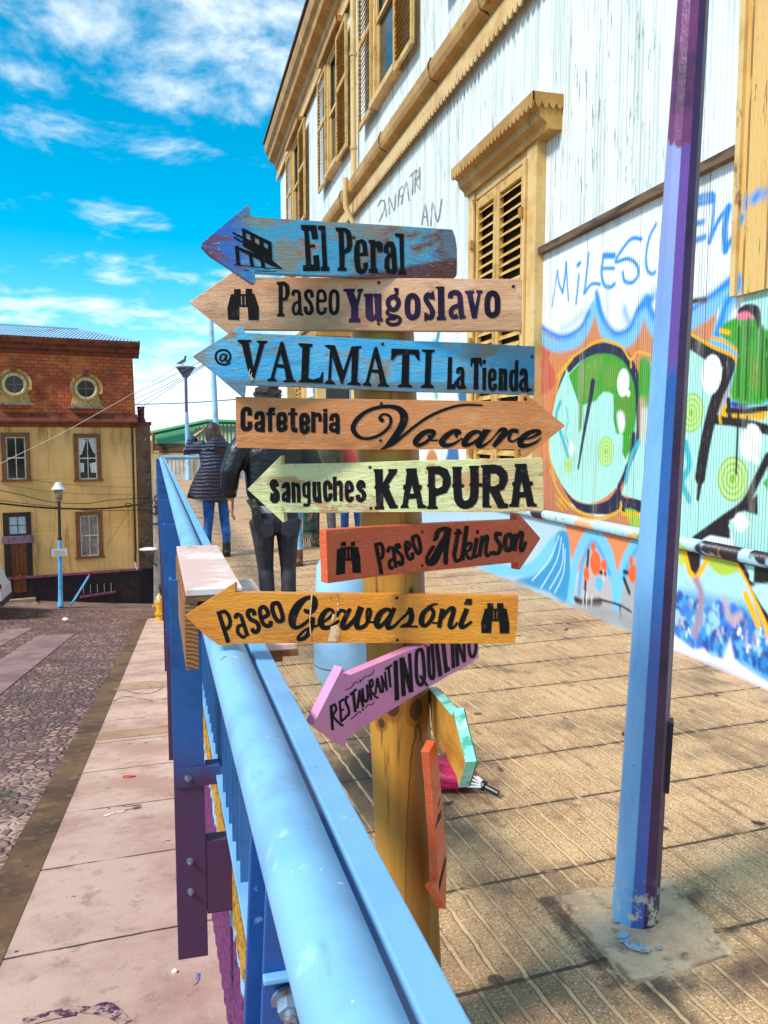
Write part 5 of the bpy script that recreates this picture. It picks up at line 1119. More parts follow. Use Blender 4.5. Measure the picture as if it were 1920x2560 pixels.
RUSTC = pm('rust_cornice', '#7c3a1e', [('#55220f', 3, .45, .6, .8), ('#b4744a', 6, .62, .72, .8, (3, 3, .5)), ('#2f1710', 2, .6, .7, .7)], .75)
WOODF = pm('brown_window_frame', '#7a4a26', [('#5c3418', 5, .48, .64, .8)], .6)
DARKF = pm('dark_door_frame', '#2a1a12', [('#140c08', 3, .5, .6, .8)], .6)
PLIN = pm('dark_plinth', '#22101a', [('#3d1426', 1.2, .5, .66, .8), ('#0d0709', 2.5, .5, .62, .8)], .7)
PINKL = pm('pink_ledge', '#8f4a66', [('#6a2f48', 5, .5, .62, .8)], .7)
STONE = pm('lilac_lintel', '#8d6a76', [('#6d4c58', 4, .48, .6, .8)], .8)
CURT = pm('white_curtain', '#d8d4cf', [('#a9a4a0', 8, .45, .62, .7, (3, 3, .2))], .9)
LACE = pm('lace_curtain', '#9d8a86', [('#6a5458', 9, .42, .6, .9, (3, 3, .4)), ('#c9bcb6', 14, .58, .68, .7)], .9)
SASHW = pm('pale_sash', '#cfc4b2', [('#a08c70', 9, .5, .62, .8)], .6)
YSTUC = pm('ochre_stucco', '#b98c48', [('#d8bc86', 6, .5, .62, .8), ('#5f4420', 9, .58, .68, .9)], .7)
PANE = pm('house_pane', '#14120f', (), .12)
yh = thing('yellow_house', 'ochre house across the street with a rust red shingled attic and blue metal roof', 'house', tuple(HP(-2, -4.8)))
UL, UR = -8.2, .15
mb = MB(); hbox(mb, UL, UR, -3.45, 1.93, -8, 0); mb.build('wall', M_YEL, yh)
mb = MB(); hbox(mb, UL, UR + .01, -6.4, -3.45, -8, .03); mb.build('plinth', PLIN, yh)
mb = MB(); hbox(mb, UL, UR + .03, -3.47, -3.39, .03, .10); mb.build('ledge', PINKL, yh)
mb = MB(); hprof(mb, [(-8, 1.95), (.02, 1.95), (.02, 2.2), (-.28, 4.52), (-8, 4.52)], UL, UR + .02); mb.build('attic', M_SHI, yh)
mb = MB(); hprof(mb, [(0, 1.84), (.08, 1.86), (.10, 1.95), (.22, 2.0), (.22, 2.06), (.03, 2.32), (0, 2.32)], UL, UR + .08); mb.build('cornice', RUSTC, yh)
mb = MB(); hprof(mb, [(-.27, 4.38), (-.20, 4.40), (-.18, 4.5), (-.06, 4.55), (-.05, 4.68), (.06, 4.74), (.10, 4.88), (.10, 4.93), (-.4, 4.97), (-.4, 4.38)], UL, UR + .24); mb.build('cornice', RUSTC, yh)
mb = MB(); a, b, c, d = HP(UL, 4.95, .08), HP(UR + .20, 4.95, .08), HP(-1.25, 5.78, -4), HP(UL, 5.78, -4); e2 = HP(UR + .20, 4.95, -8); f2 = HP(UL, 4.95, -8)
mb.add([a, b, c, d, e2, f2], [(0, 1, 2, 3), (1, 4, 2), (3, 2, 4, 5)]); rf = mb.build('roof', M_CROOF, yh)
mb = MB(); mb.tube([d, c, b], .05, 8); mb.build('ridge_cap', pm('ridge_zinc', '#7fa3bf', (), .5), rf)
def hwin(u0, u1, z0, z1, name='window', fm=WOODF, fw=.15, curtain=None, cols=2):
    w = MB(); hbox(w, u0, u0 + fw, z0, z1, 0, .07); hbox(w, u1 - fw, u1, z0, z1, 0, .07); hbox(w, u0 + fw, u1 - fw, z1 - fw, z1, 0, .069); fr = w.build(name, fm, yh)
    s_ = MB(); hbox(s_, u0 - .04, u1 + .04, z0 - .06, z0 + .02, .002, .13); s_.build('sill', fm, fr)
    g = MB(); hbox(g, u0 + fw, u1 - fw, z0 + .02, z1 - fw, .002, .006); g.build('pane', PANE, fr)
    if curtain: curtain(fr)
    m_ = MB(); a_, b_ = u0 + fw, u1 - fw; zm = (z0 + z1 - fw) / 2; w_ = .028
    for zz0, zz1 in ((zm, z1 - fw), (z0 + .02, zm)):
        hbox(m_, a_, a_ + .04, zz0, zz1, .015, .035); hbox(m_, b_ - .04, b_, zz0, zz1, .015, .035); hbox(m_, a_ + .04, b_ - .04, zz0, zz0 + .045, .015, .034)
    hbox(m_, a_ + .04, b_ - .04, z1 - fw - .04, z1 - fw, .015, .034); uc = (a_ + b_) / 2; hbox(m_, uc - w_ / 2, uc + w_ / 2, z0 + .065, z1 - fw - .04, .014, .033)
    m_.build('sash', SASHW if name == 'window' else fm, fr); return fr
def cur_a(fr):
    q = hcrop(0, 1080, 3.95); mb = MB()
    for P in ('770,50 850,80 810,215 775,240', '870,75 945,50 950,235 915,190'): mb.poly([[q(*p, .010) for p in pts_of(P)]])
    mb.build('curtain', CURT, fr); mb = MB()
    for P in ('780,305 830,305 830,395 785,400', '885,310 950,295 955,400 900,402'): mb.poly([[q(*p, .010) for p in pts_of(P)]])
    mb.build('curtain', CURT, fr)
def cur_b(fr):
    mb = MB(); hbox(mb, -1.88, -1.26, -2.80, -1.36, .008, .012); mb.build('curtain', LACE, fr)
hwin(-2.0, -1.08, -.05, 1.61, curtain=cur_a); hwin(-4.34, -3.43, 0.0, 1.64); hwin(-2.03, -1.11, -2.84, -1.19, curtain=cur_b)
# door
d_ = MB(); hbox(d_, -4.39, -4.19, -4.15, -1.13, 0, .06); hbox(d_, -3.66, -3.49, -4.15, -1.13, 0, .06); hbox(d_, -4.19, -3.66, -1.28, -1.13, 0, .059); hbox(d_, -4.19, -3.66, -2.0, -1.88, 0, .05); df = d_.build('door_frame', DARKF, yh)
d_ = MB(); hbox(d_, -4.19, -3.66, -1.88, -1.28, .004, .012); d_.build('transom_pane', pm('milky_pane', '#b9c4cc', [('#95a3b0', 3, .5, .6, .7)], .3), df)
d_ = MB(); hbox(d_, -3.935, -3.915, -1.88, -1.28, .012, .03); hbox(d_, -4.19, -3.66, -1.59, -1.57, .0125, .029); d_.build('glazing_bar', DARKF, df)
d_ = MB(); hbox(d_, -4.44, -3.42, -2.21, -1.95, .061, .14); d_.build('lintel', STONE, yh)
DOORW = pm('varnished_door', '#7c3f18', [('#5a2a10', 5, .45, .62, .8, (4, 4, .3)), ('#97552a', 3, .56, .68, .6)], .4)
d_ = MB(); hbox(d_, -4.19, -3.66, -4.1, -2.2, .004, .02); dr_ = d_.build('door', DOORW, yh)
d_ = MB()
for u_ in (-4.17, -4.04, -3.91, -3.78): hbox(d_, u_ + .012, u_ + .10, -3.28, -2.24, .02, .032)
hbox(d_, -4.14, -3.72, -3.95, -3.45, .02, .034); d_.build('panel', DOORW, dr_)
d_ = MB(); d_.lathe(HP(-3.92, -3.36, .03), [(.012, 0), (.03, .02), (.03, .05), (.01, .06)], 10, HN); d_.build('handle', pm('brass', '#b98a3a', (), .3, .9), dr_)
for i_ in range(3):
    d_ = MB(); hbox(d_, -4.45 + i_ * .02, -3.45 + i_ * .06, -4.75, -4.16 - i_ * .14, .031, .34 + i_ * .22); props(d_.build('door_step', M_GREYC, yh))
# round dormers
for q_, (uc, zc) in enumerate(((-1.53, 3.20), (-3.85, 3.28))):
    dm = MB(); cz_ = zc; of = -.115
    ring = []
    for k in range(21):
        a = R(215 - k * 250 / 20); ring.append((uc + .50 * math.cos(a), cz_ + .50 * math.sin(a)))
    out = [(uc - .46, zc - .40), (uc - .50, zc - .62), (uc + .50, zc - .62), (uc + .46, zc - .40)]
    hole = [(uc + .285 * math.cos(R(18 * k)), zc + .285 * math.sin(R(18 * k))) for k in range(20)]
    P = ring[:] + [(uc + .44, zc - .34), (uc + .52, zc - .62), (uc - .52, zc - .62), (uc - .44, zc - .34)]
    fl = [HP(u_, z_, of + .22) for u_, z_ in P]
    dm.prism(fl, -HN * .4); dmo = dm.build('dormer', YSTUC, yh)
    dm = MB(); dm.lathe(HP(uc, zc, of + .219), [(.31, 0), (.39, .004), (.40, .06), (.34, .09), (.295, .05), (.29, .0)], 28, HN); dm.build('frame', pm('pale_oculus_ring', '#dcc391', [('#a5834a', 9, .5, .62, .8)], .6), dmo, smooth='auto')
    dm = MB(); dm.lathe(HP(uc, zc, of + .2195), [(.29, .0), (.29, .012)], 24, HN); dm.build('pane', PANE, dmo)
    dm = MB(); hbox(dm, uc - .012, uc + .012, zc - .29, zc + .29, of + .232, of + .25); hbox(dm, uc - .29, uc + .29, zc - .012, zc + .012, of + .2325, of + .249); dm.build('glazing_bar', pm('old_bar', '#6e6a60', (), .6), dmo)
    dm = MB(); dm.rings([[HP(uc + r_ * math.cos(a), zc + r_ * math.sin(a), o_) for r_, o_ in ((.44, of + .22), (.53, of + .22), (.55, of + .36), (.44, of + .30))] for a in [R(200 - 220 * k / 24) for k in range(25)]]); dm.build('hood', YSTUC, dmo)
    dm = MB(); hbox(dm, uc - .09, uc + .09, zc + .44, zc + .66, of + .2, of + .40); dm.build('keystone', RUSTC, dmo)
    dm = MB(); hbox(dm, uc - .60, uc + .60, zc - .70, zc - .62, of + .05, of + .34); dm.build('sill', pm('grey_lead', '#8c8378', [('#4f443c', 5, .5, .6, .8)], .6), dmo)
# plinth window and its pink sill
d_ = MB(); hbox(d_, -1.95, -.78, -4.20, -3.86, .031, .036); bw = d_.build('basement_window', DARKW, yh)
d_ = MB()
for k in range(5): hbox(d_, -1.85 + k * .24, -1.83 + k * .24, -4.19, -3.87, .036, .05)
d_.build('bars', pm('pale_bar', '#b5a79c', (), .6), bw)
d_ = MB(); d_.obox(HP(-1.98, -4.33, .031), HE * 1.25 + Vector((0, 0, .09)), HN * .09, Vector((0, 0, .07))); d_.build('sill', PINKL, bw)
d_ = MB(); d_.tube([HP(.03, 1.9, .07), HP(.03, -2.7, .07), HP(.0, -2.95, .09), HP(.01, -3.2, .1)], .035, 8); d_.build('rain_pipe', DARKF, yh)
d_ = MB(); d_.tube([HP(.01, -3.15, .1), HP(.02, -3.3, .1), HP(.06, -3.42, .12)], .042, 8); d_.build('pipe_end', CURT, yh)
# raised pavement before the house
mb = MB(); P0_, P1_, P2_, P3_ = HP(-8, -3.72, -.1), HP(.9, -4.83, -.1), HP(.9, -4.86, 1.3), HP(-8, -3.80, 1.3)
mb.prism([P0_, P1_, P2_, P3_], (0, 0, -1.6)); props(mb.build('pavement', m_concrete('far_pavement', '#8d7264', '#6f574e', '#4c3a38')), kind='structure')
# slim brick building beside it
bb = thing('brick_building', 'narrow brown brick building squeezed against the ochre house', 'building', tuple(HP(.42, -5)))
def m_brick(name, c1, c2, mo, w, h):
    t = NT(name); x, y, z = t.xyz(); cb = t.n('ShaderNodeCombineXYZ'); t.l(t.math('ADD', x, y), cb.inputs[0]); t.l(z, cb.inputs[1])
    br = t.n('ShaderNodeTexBrick'); t.l(cb.outputs[0], br.inputs['Vector']); br.inputs['Scale'].default_value = 1; br.inputs['Brick Width'].default_value = w; br.inputs['Row Height'].default_value = h; br.inputs['Mortar Size'].default_value = .010
    for n_, c_2 in (('Color1', c1), ('Color2', c2), ('Mortar', mo)): br.inputs[n_].default_value = srgb(c_2) + (1,)
    col = t.mix(t.step(t.noise(2, t.pos, 6, .7), .5, .68, .7), br.outputs[0], srgb('#5a3c2c')); col = t.mix(t.step(t.noise(4, t.pos, 5), .64, .7, .7), col, srgb('#c9b8a4')); t.bump(t.math('SUBTRACT', t.noise(15, t.pos), br.outputs[1]), .5, .02); return t.done(col, .85)
M_BRK = m_brick('brown_brick', '#9a7156', '#7f573f', '#5c4636', .22, .075)
mb = MB(); hbox(mb, .16, .70, -6.3, 1.92, -6, -.05); mb.build('wall', M_BRK, bb)
mb = MB(); hbox(mb, .155, .74, 1.92, 2.05, -6, .0); mb.build('coping', pm('maroon_tile', '#6a2f2c', [('#4a1c1c', 5, .5, .6, .8)], .6), bb)
mb = MB(); mb.lathe(HP(.48, 2.05, -.6), [(.16, 0), (.16, .08), (.12, .15), (.13, .5), (.15, .56), (.12, .58)], 16); mb.build('chimney_pot', pm('maroon_pot', '#7a2a2a', [('#541a1c', 6, .5, .6, .8)], .6), bb, smooth='auto')
mb = MB(); hbox(mb, .158, .705, -6.3, -3.45, -.05, .0); mb.build('plinth', PLIN, bb)
# concrete utility pole, wall lantern, hydrant, bin
up = thing('utility_pole', 'pale concrete utility pole with a tangle of black cables beside the brick building', 'pole', tuple(HP(.68, -5, .6)))
UPOL = pm('pale_concrete_pole', '#b9a8a4', [('#9a8784', 3, .45, .62, .8), ('#d6cdc6', 8, .58, .68, .6)], .8)
mb = MB(); a = HP(.62, -5.2, .6); b = HP(.74, .55, .6); mb.rings([[a + HE * sx_ * .085 + HN * sy_ * .08 for sx_, sy_ in ((-1, -1), (1, -1), (1, 1), (-1, 1))], [b + HE * sx_ * .06 + HN * sy_ * .06 for sx_, sy_ in ((-1, -1), (1, -1), (1, 1), (-1, 1))]]); mb.build('shaft', UPOL, up)
CABLE = pm('black_cable', '#1a1512', (), .7)
mb = MB(); rg = random.Random(4)
for k in range(9):
    c0 = HP(.72, -.95, .72) + Vector((rg.uniform(-.12, .12), 0, rg.uniform(-.3, .25))); r0 = rg.uniform(.08, .22)
    mb.tube([c0 + HE * r0 * math.cos(a_) + Vector((0, 0, r0 * math.sin(a_))) + HN * .03 * math.sin(3 * a_) for a_ in [6.283 * j / 14 for j in range(15)]], .014, 5)
mb.build('cable_coil', CABLE, up)
mb = MB(); hbox(mb, .45, .98, -1.72, -1.66, .62, .72); mb.build('crossarm', pm('rust_iron', '#4a3830', (), .7, .3), up)
mb = MB(); hbox(mb, .86, 1.0, -.15, .42, .5, .62); mb.build('meter_box', pm('blue_grey_box', '#4c5a72', [('#2c3646', 6, .5, .6, .8)], .6), up)
mb = MB(); c0 = HP(.92, .62, .5); mb.lathe(c0, [(.05, -.1), (.06, 0), (.14, .05), (.13, .14), (.05, .2)], 14); mb.build('lamp_globe', pm('white_globe', '#e6e2dc', (), .4), up, smooth=True)
def bowl_lamp(root, c, w, h, top_col, m_frame):
    """an upturned cone of dark glass panes under a flat pale lid"""
    n = 6; mb = MB(); mb.lathe(c, [(w * .12, -h), (w * .5, -.02), (w * .52, 0)], n); mb.build('shade', pm('smoky_glass', '#6a5f66', [('#4b4249', 6, .45, .6, .8), ('#9a8e94', 4, .55, .66, .7)], .3), root)
    mb = MB(); mb.lathe(c, [(w * .56, .002), (w * .57, .03), (w * .3, .07), (.01, .08)], 24); mb.build('lid', pm('lid' + top_col, top_col, (), .45), root)
    mb = MB()
    for k in range(n):
        a_ = 6.283 * k / n; u_ = Vector((math.cos(a_), math.sin(a_), 0))
        u_ = (Vector((0, 0, 1)).orthogonal() * math.cos(a_) + Vector((0, 0, 1)).cross(Vector((0, 0, 1)).orthogonal()) * math.sin(a_)).normalized()
        mb.tube([c + u_ * w * .125 + Vector((0, 0, -h)), c + u_ * w * .51], .010, 5)
    mb.build('shade_frame', m_frame, root)
ln = thing('wall_lantern', 'bowl shaped lantern with a white lid fixed to the utility pole', 'lamp', tuple(HP(.36, -2.75, .75)))
bowl_lamp(ln, HP(.36, -2.62, .75), .56, .28, '#e9e4dc', DARKF)
mb = MB(); mb.tube([HP(.36, -2.9, .75), HP(.40, -3.05, .74), HP(.66, -3.25, .70)], .022, 6); mb.build('arm', DARKF, ln)
YHYD = pm('yellow_hydrant_paint', '#d9a514', [('#b57f10', 9, .48, .62, .8), ('#6a4a14', 16, .64, .70, .8)], .5)
hx = Vector((-.54, 24.35, sw_z(24.35))); hy = thing('fire_hydrant', 'stubby yellow fire hydrant at the far end of the pale sidewalk', 'hydrant', tuple(hx))
mb = MB(); mb.lathe(hx, [(.15, 0), (.15, .05), (.105, .07), (.10, .16), (.14, .17), (.14, .22), (.105, .24), (.10, .50), (.125, .52), (.125, .57), (.10, .58)], 18); mb.build('barrel', YHYD, hy, smooth='auto')
mb = MB(); mb.lathe(hx + Vector((0, 0, .58)), [(.10, 0), (.10, .06), (.08, .13), (.04, .17), (.035, .22), (.01, .225)], 16); mb.build('cap', pm('pale_hydrant_cap', '#d8c890', [('#a88a3c', 9, .5, .6, .8)], .5), hy, smooth='auto')
for s_ in (-1, 1):
    mb = MB(); mb.lathe(hx + Vector((s_ * .09, 0, .42)), [(.05, 0), (.05, .06), (.065, .061), (.065, .10), (.02, .11)], 12, (s_, 0, 0)); mb.build('nozzle', YHYD, hy, smooth='auto')
mb = MB(); c0 = Vector((-.25, 25.6, -4.2)); mb.obox(c0 + Vector((-.3, 0, 0)), (.6, 0, 0), (0, .6, 0), (0, 0, .95)); mb.obox(c0 + Vector((-.33, -.03, .951)), (.66, 0, 0), (0, .66, 0), (0, 0, .06))
props(mb.build('green_bin', pm('dark_green_bin', '#16301c', [('#0c1a10', 5, .5, .6, .8)], .6), None), 'dark green box standing behind the yellow hydrant', 'bin')
# street lamp before the house
q = hcrop(0, 1080, 3.95); lb = q(600, 1722, 1.05); sl = thing('street_lamp', 'blue and black street lamp with a white plate, before the ochre house', 'street lamp', tuple(lb))
LBLUE = pm('sky_blue_post', '#5fa9e0', [('#4a8fca', 5, .45, .62, .7), ('#2d4a66', 22, .68, .72, .8)], .45)
top = q(582, 690, 1.05); mid = q(590, 1065, 1.05)
mb = MB(); mb.tube([lb, lb + Vector((0, 0, .1)), lb + Vector((0, 0, .14)), lb + (mid - lb) * .3, mid], [.115, .11, .082, .075, .062], 14); mb.build('post', LBLUE, sl, smooth='auto')
mb = MB(); mb.tube([mid, mid + Vector((0, 0, .08)), mid + Vector((0, 0, .1)), top], [.072, .072, .05, .048], 12); mb.build('upper_post', DARKF, sl, smooth='auto')
mb = MB(); mb.lathe(top, [(.06, 0), (.10, .04), (.10, .10), (.13, .14), (.14, .42), (.12, .45)], 12); mb.build('lantern', pm('lantern_glass', '#8f7c62', [('#4a3a2c', 6, .45, .6, .8)], .25), sl)
mb = MB(); mb.lathe(top + Vector((0, 0, .45)), [(.23, -.02), (.235, 0), (.14, .10), (.12, .17), (.10, .18), (.09, .22), (.02, .23)], 20); mb.build('lamp_hood', pm('white_enamel', '#dfe3e6', [('#9aa0a4', 4, .55, .68, .6)], .3), sl, smooth='auto')
a, b = q(510, 1160, 1.16), q(663, 1220, 1.16); mb = MB(); mb.obox(Vector((a.x, a.y, b.z)), Vector((b.x - a.x, b.y - a.y, 0)), HN * -.015, Vector((0, 0, a.z - b.z))); pl_ = mb.build('plate', pm('white_plate', '#e8e4de', (), .5), sl)
mb = MB(); rg = random.Random(9)
for row in range(3):
    u_ = .12
    while u_ < .86:
        w_ = rg.uniform(.02, .045); o_ = Vector((a.x, a.y, a.z)) + Vector((b.x - a.x, b.y - a.y, 0)) * u_ + Vector((0, 0, (b.z - a.z) * (.22 + .26 * row))) + HN * .002
        mb.quad(o_, o_ + Vector((b.x - a.x, b.y - a.y, 0)) * w_, o_ + Vector((b.x - a.x, b.y - a.y, 0)) * w_ + Vector((0, 0, -.035)), o_ + Vector((0, 0, -.035))); u_ += w_ + .018
mb.build('plate_text', pm('grey_print', '#8f8a86', (), .7), pl_)
a, b = q(700, 1712, .95), q(872, 1432, .25); mb = MB(); mb.tube([a, b], .038, 10); lp = mb.build('leaning_post', LBLUE, None, smooth='auto'); props(lp, 'thin blue post with a red tip leaning against the dark plinth', 'post')
mb = MB(); mb.tube([b + (b - a) * .0005, b + (b - a).normalized() * .10], .040, 10); mb.build('tip', pm('red_tip', '#b8423a', (), .5), lp)
# cables
def cable(label, pts, r_=.012, m=CABLE, sag=0):
    P = smooth_pts([tuple(p) for p in pts], sub=6); mb = MB(); mb.tube([Vector(p) for p in P], r_, 5); o = mb.build('cable', m); props(o, label, 'cable', 'overhead cables'); return o
Lc = 'black cable strung low across the front of the ochre house'
cable('thickest black cable strung low across the front of the ochre house', [q(*p, .45) for p in ((1490, 680), (1340, 722), (1000, 757), (600, 756), (300, 737), (0, 706), (-400, 660))], .034)
cable('black cable looping just above the thickest line before the ochre house', [q(*p, .40) for p in ((1490, 650), (1100, 672), (850, 706), (500, 690), (200, 620), (0, 575), (-400, 470))], .013)
cable('black cable ending at the iron crossarm of the utility pole', [q(*p, .42) for p in ((1560, 768), (1200, 775), (850, 772), (500, 735), (0, 675), (-400, 610))], .011)
FAINT = pm('brown_cable', '#6f5330', (), .8)
cable('thin brown cable across the ochre wall under the upper windows', [q(*p, .2) for p in ((1340, 545), (900, 535), (500, 500), (200, 455), (0, 425), (-300, 380))], .008, FAINT)
cable('thin brown cable across the ochre wall level with the street lamp hood', [q(*p, .2) for p in ((1340, 620), (900, 615), (500, 590), (200, 545), (0, 510), (-300, 460))], .008, FAINT)
cable('thin brown cable slanting beside the lower lace curtained window', [q(*p, .1) for p in ((1265, 790), (1150, 980), (1060, 1110))], .008, FAINT)
mb = MB(); c0 = q(1268, 722, .47); mb.tube([c0 + HE * .11 * math.cos(a_) + Vector((0, 0, .07 * math.sin(a_))) for a_ in [6.283 * j / 16 for j in range(17)]], .016, 6); props(mb.build('cable_loop', CABLE), 'small coil of cable hanging on the thickest black line', 'cable')
# ---------------- far end of the promenade
gs = thing('green_shed', 'low shed with a green gabled roof beyond the end of the promenade', 'shed', tuple(at_d(500, 1150, 46)))
GD = 46; gP = at_d(500, 1100, GD); gn = -FH
G = lambda x, y, o=0: on_pl(340 + x / 5.82, 880 + y / 5.82, gP + FH * o, gn)
GRN_ = pm('green_gable_paint', '#63b48a', [('#8fd0aa', .8, .45, .62, .7), ('#3f8f68', .5, .5, .66, .7)], .5)
mb = MB(); mb.prism([G(230, 1200), G(1035, 1030), G(1900, 1060), G(1900, 1330), G(230, 1330)], FH * 9); mb.build('gable', GRN_, gs)
t = NT('ribbed_shed_wall'); x, y, z = t.xyz(); rip = t.math('SINE', t.math('MULTIPLY', x, 6.2832 / .22)); t.bump(rip, .8, .05); M_RIB = t.done(t.mix(t.step(t.noise(.6, t.pos), .42, .6), srgb('#c4c6a0'), srgb('#a9b48e')), .6)
mb = MB(); mb.prism([G(860, 1105, -.05), G(1040, 1050, -.05), G(1900, 1065, -.05), G(1900, 1325, -.05), G(860, 1325, -.05)], FH * .04); mb.build('ribbed_panel', M_RIB, gs)
mb = MB(); mb.tube([G(190, 1190, -.3), G(1035, 1010, -.3), G(1900, 1030, -.3)], .13, 4); mb.build('verge_board', pm('dark_green_trim', '#2c8a5c', (), .5), gs)
mb = MB(); mb.prism([G(180, 1185, .2), G(1035, 1002, .2), G(1900, 1022, .2), G(1900, 1040, .2), G(1035, 1030, .2), G(180, 1215, .2)], FH * 10); mb.build('roof', pm('pale_green_roof', '#a3dcc0', (), .5), gs)
mb = MB(); mb.prism([G(230, 1330), G(1900, 1330), G(1900, 1470), G(230, 1470)], FH * 8); mb.build('timber_wall', pm('dark_boards', '#6b4a30', [('#3c2818', 3, .42, .6, .9, (.3, 1, 4)), ('#93694a', 2, .55, .68, .7, (.3, 1, 3))], .8), gs)
mb = MB(); mb.prism([G(210, 1470), G(1900, 1470), G(1900, 2300), G(210, 2300)], FH * 8); mb.build('plaster_wall', pm('beige_plaster', '#c3a67c', [('#9c8058', .8, .45, .62, .7)], .85), gs)
mb = MB(); mb.tube([G(250, 1190, -.4), G(250, 1480, -.4)], .10, 8); mb.build('corner_post', pm('orange_post', '#a5602a', (), .6), gs)
wf = thing('white_fence', 'low white slotted fence closing the far end of the promenade', 'fence', (1, 29.6, 0))
WFM = pm('white_fence_paint', '#d9d4cc', [('#b3aca2', 3, .45, .62, .7)], .6)
mb = MB(); mb.box(-.62, 3.3, 29.5, 29.62, 0, .14); mb.box(-.62, 3.3, 29.5, 29.62, .72, .85); k = 0; xx = -.62
while xx < 3.2: mb.box(xx, xx + .10, 29.52, 29.60, .14, .72); xx += .135
mb.build('slat_panel', WFM, wf); 
for x_ in (-.62, .55, 2.2):
    mb = MB(); mb.box(x_ - .08, x_ + .08, 29.46, 29.66, 0, .95); mb.box(x_ - .10, x_ + .10, 29.44, 29.68, .951, 1.0); mb.build('pillar', pm('beige_pillar', '#c9ad84', (), .7), wf)
lb = on_z(472, 1199, 0); fl = thing('lamp_post', 'slender pale blue lamp post with a dark bowl lamp and a pigeon on top', 'street lamp', tuple(lb))
PLB = pm('pale_lamp_blue', '#9cc9ec', [('#6f9cc4', 4, .5, .62, .6)], .45); d0 = lb.y
tp = on_pl(464.5, 944, lb, gn); tm = on_pl(466, 1030, lb, gn)
mb = MB(); mb.tube([lb, lb + Vector((0, 0, .1)), tm], [.10, .085, .065], 12); mb.build('post', PLB, fl, smooth='auto')
mb = MB(); mb.tube([tm, tp], [.055, .05], 10); mb.build('upper_post', pm('grey_violet_post', '#5c5a72', (), .5), fl, smooth='auto')
bowl_lamp(fl, tp + Vector((0, 0, .33)), .60, .33, '#8f8a94', DARKF)
pg = tp + Vector((-.10, 0, .41)); PIG = pm('pigeon_feathers', '#4a5266', [('#2c3142', 20, .45, .6, .8), ('#8a8fa0', 12, .58, .68, .7)], .6)
pr_ = thing('pigeon', 'dark grey pigeon perched on the far bowl lamp', 'bird', tuple(pg))
mb = MB(); mb.tube([pg + Vector(p) for p in ((-.20, 0, .06), (-.12, 0, .085), (-.02, 0, .12), (.06, 0, .17), (.085, 0, .23), (.09, 0, .28), (.10, 0, .31), (.12, 0, .315), (.155, 0, .305))], [.012, .035, .062, .060, .042, .034, .036, .028, .006], 12); mb.build('body', PIG, pr_, smooth=True)
mb = MB(); mb.tube([pg + Vector((-.01, .02, .08)), pg + Vector((0, .02, .0))], .008, 6); mb.build('leg', pm('pink_leg', '#a8604e', (), .6), pr_)
mb = MB(); mb.tube([pg + Vector((.01, -.02, .08)), pg + Vector((.02, -.02, .0))], .008, 6); mb.build('leg', pm('pink_leg', '#a8604e', (), .6), pr_)
tb = on_z(548, 1245, 0); tt = on_pl(526, 765, tb, gn)
tl = thing('tall_pole', 'taller light blue pole rising behind the walkers beside the far lamp', 'pole', tuple(tb))
mb = MB(); mb.tube([tb, tb + Vector((0, 0, .12)), tb + (tt - tb) * .55, tt], [.10, .075, .065, .05], 12); mb.build('post', PLB, tl, smooth='auto')
mb = MB(); mb.lathe(tt, [(.055, -.03), (.07, 0), (.03, .06), (.005, .08)], 10); mb.build('finial', PLB, tl)
BLC = pm('blue_sky_cable', '#2f6fa6', (), .6); K3 = lambda x, y, d: at_d(340 + x / 5.82, 880 + y / 5.82, d)
for k, (p0, p1, p2, lab) in enumerate((((0, 575), (450, 300), (1100, -90), 'uppermost'), ((0, 600), (450, 385), (1100, 60), 'second from the top'), ((0, 680), (450, 475), (1100, 110), 'in the middle'), ((0, 765), (450, 520), (1100, 120), 'second from the bottom'), ((10, 860), (450, 560), (1100, 135), 'lowest'))):
    if k == 0: ex = [on_pl(-60, 1205, HP(0, 0, .35), HN), on_pl(0, 1160, HP(0, 0, .35), HN), on_pl(147, 1087, HP(0, 0, .5), HN), on_pl(300, 1002, HP(0, 0, 1.2), HN)]
    else: ex = [HP(.16, K3(*p0, 30).z - .1 - .12 * (k > 2), -.05)]
    cable('thin blue cable rising to the right across the sky, ' + lab, [*ex, K3(*p0, 28.5), K3(*p1, 26), K3(*p2, 22)], .010, BLC if k else pm('pale_cable', '#c9b49a', (), .6))
cable('level blue cable crossing the sky behind both lamp poles', [K3(-400, 770, 44), K3(0, 763, 44), K3(700, 742, 42), K3(1450, 690, 40), K3(2600, 580, 38)], .03, BLC)
# parked car, only its tail end is in the picture
cr_ = at_d(27, 1540, 25.0); cx0, cy0 = cr_.x - .28, cr_.y; gz = road_z(cx0, cy0)
car = thing('parked_car', 'white off-road car parked by the ochre house, only its tail showing', 'car', (cx0 - 2, cy0 + .4, gz))
CW = pm('white_car_paint', '#e4e6e8', (), .22); CG = pm('car_glass', '#10141a', (), .08); CT = pm('tyre_rubber', '#151414', (), .8)
prof = [(0, .45), (.03, .62), (.0, .95), (-.10, 1.05), (-.28, 1.55), (-.42, 1.66), (-2.5, 1.68), (-3.1, 1.15), (-4.1, 1.02), (-4.2, .8), (-4.2, .45)]
CP = lambda a, o, z: Vector((cx0 + a, cy0 + o, gz + z))
mb = MB(); mb.prism([CP(a, 0, z) for a, z in prof], (0, 1.7, 0)); mb.build('body', CW, car, bevel=.04)
for a0, a1 in ((-.98, -.36), (-1.95, -1.05), (-2.8, -2.05)):
    mb = MB(); e1 = a1 + (.14 if a1 > -.5 else 0); mb.prism([CP(a0, -.004, 1.08), CP(e1 - .02, -.004, 1.08), CP(a1 - .08, -.004, 1.52), CP(a0 + (.45 if a0 < -2.5 else .03), -.004, 1.52)], (0, .012, 0)); mb.build('window', CG, car)
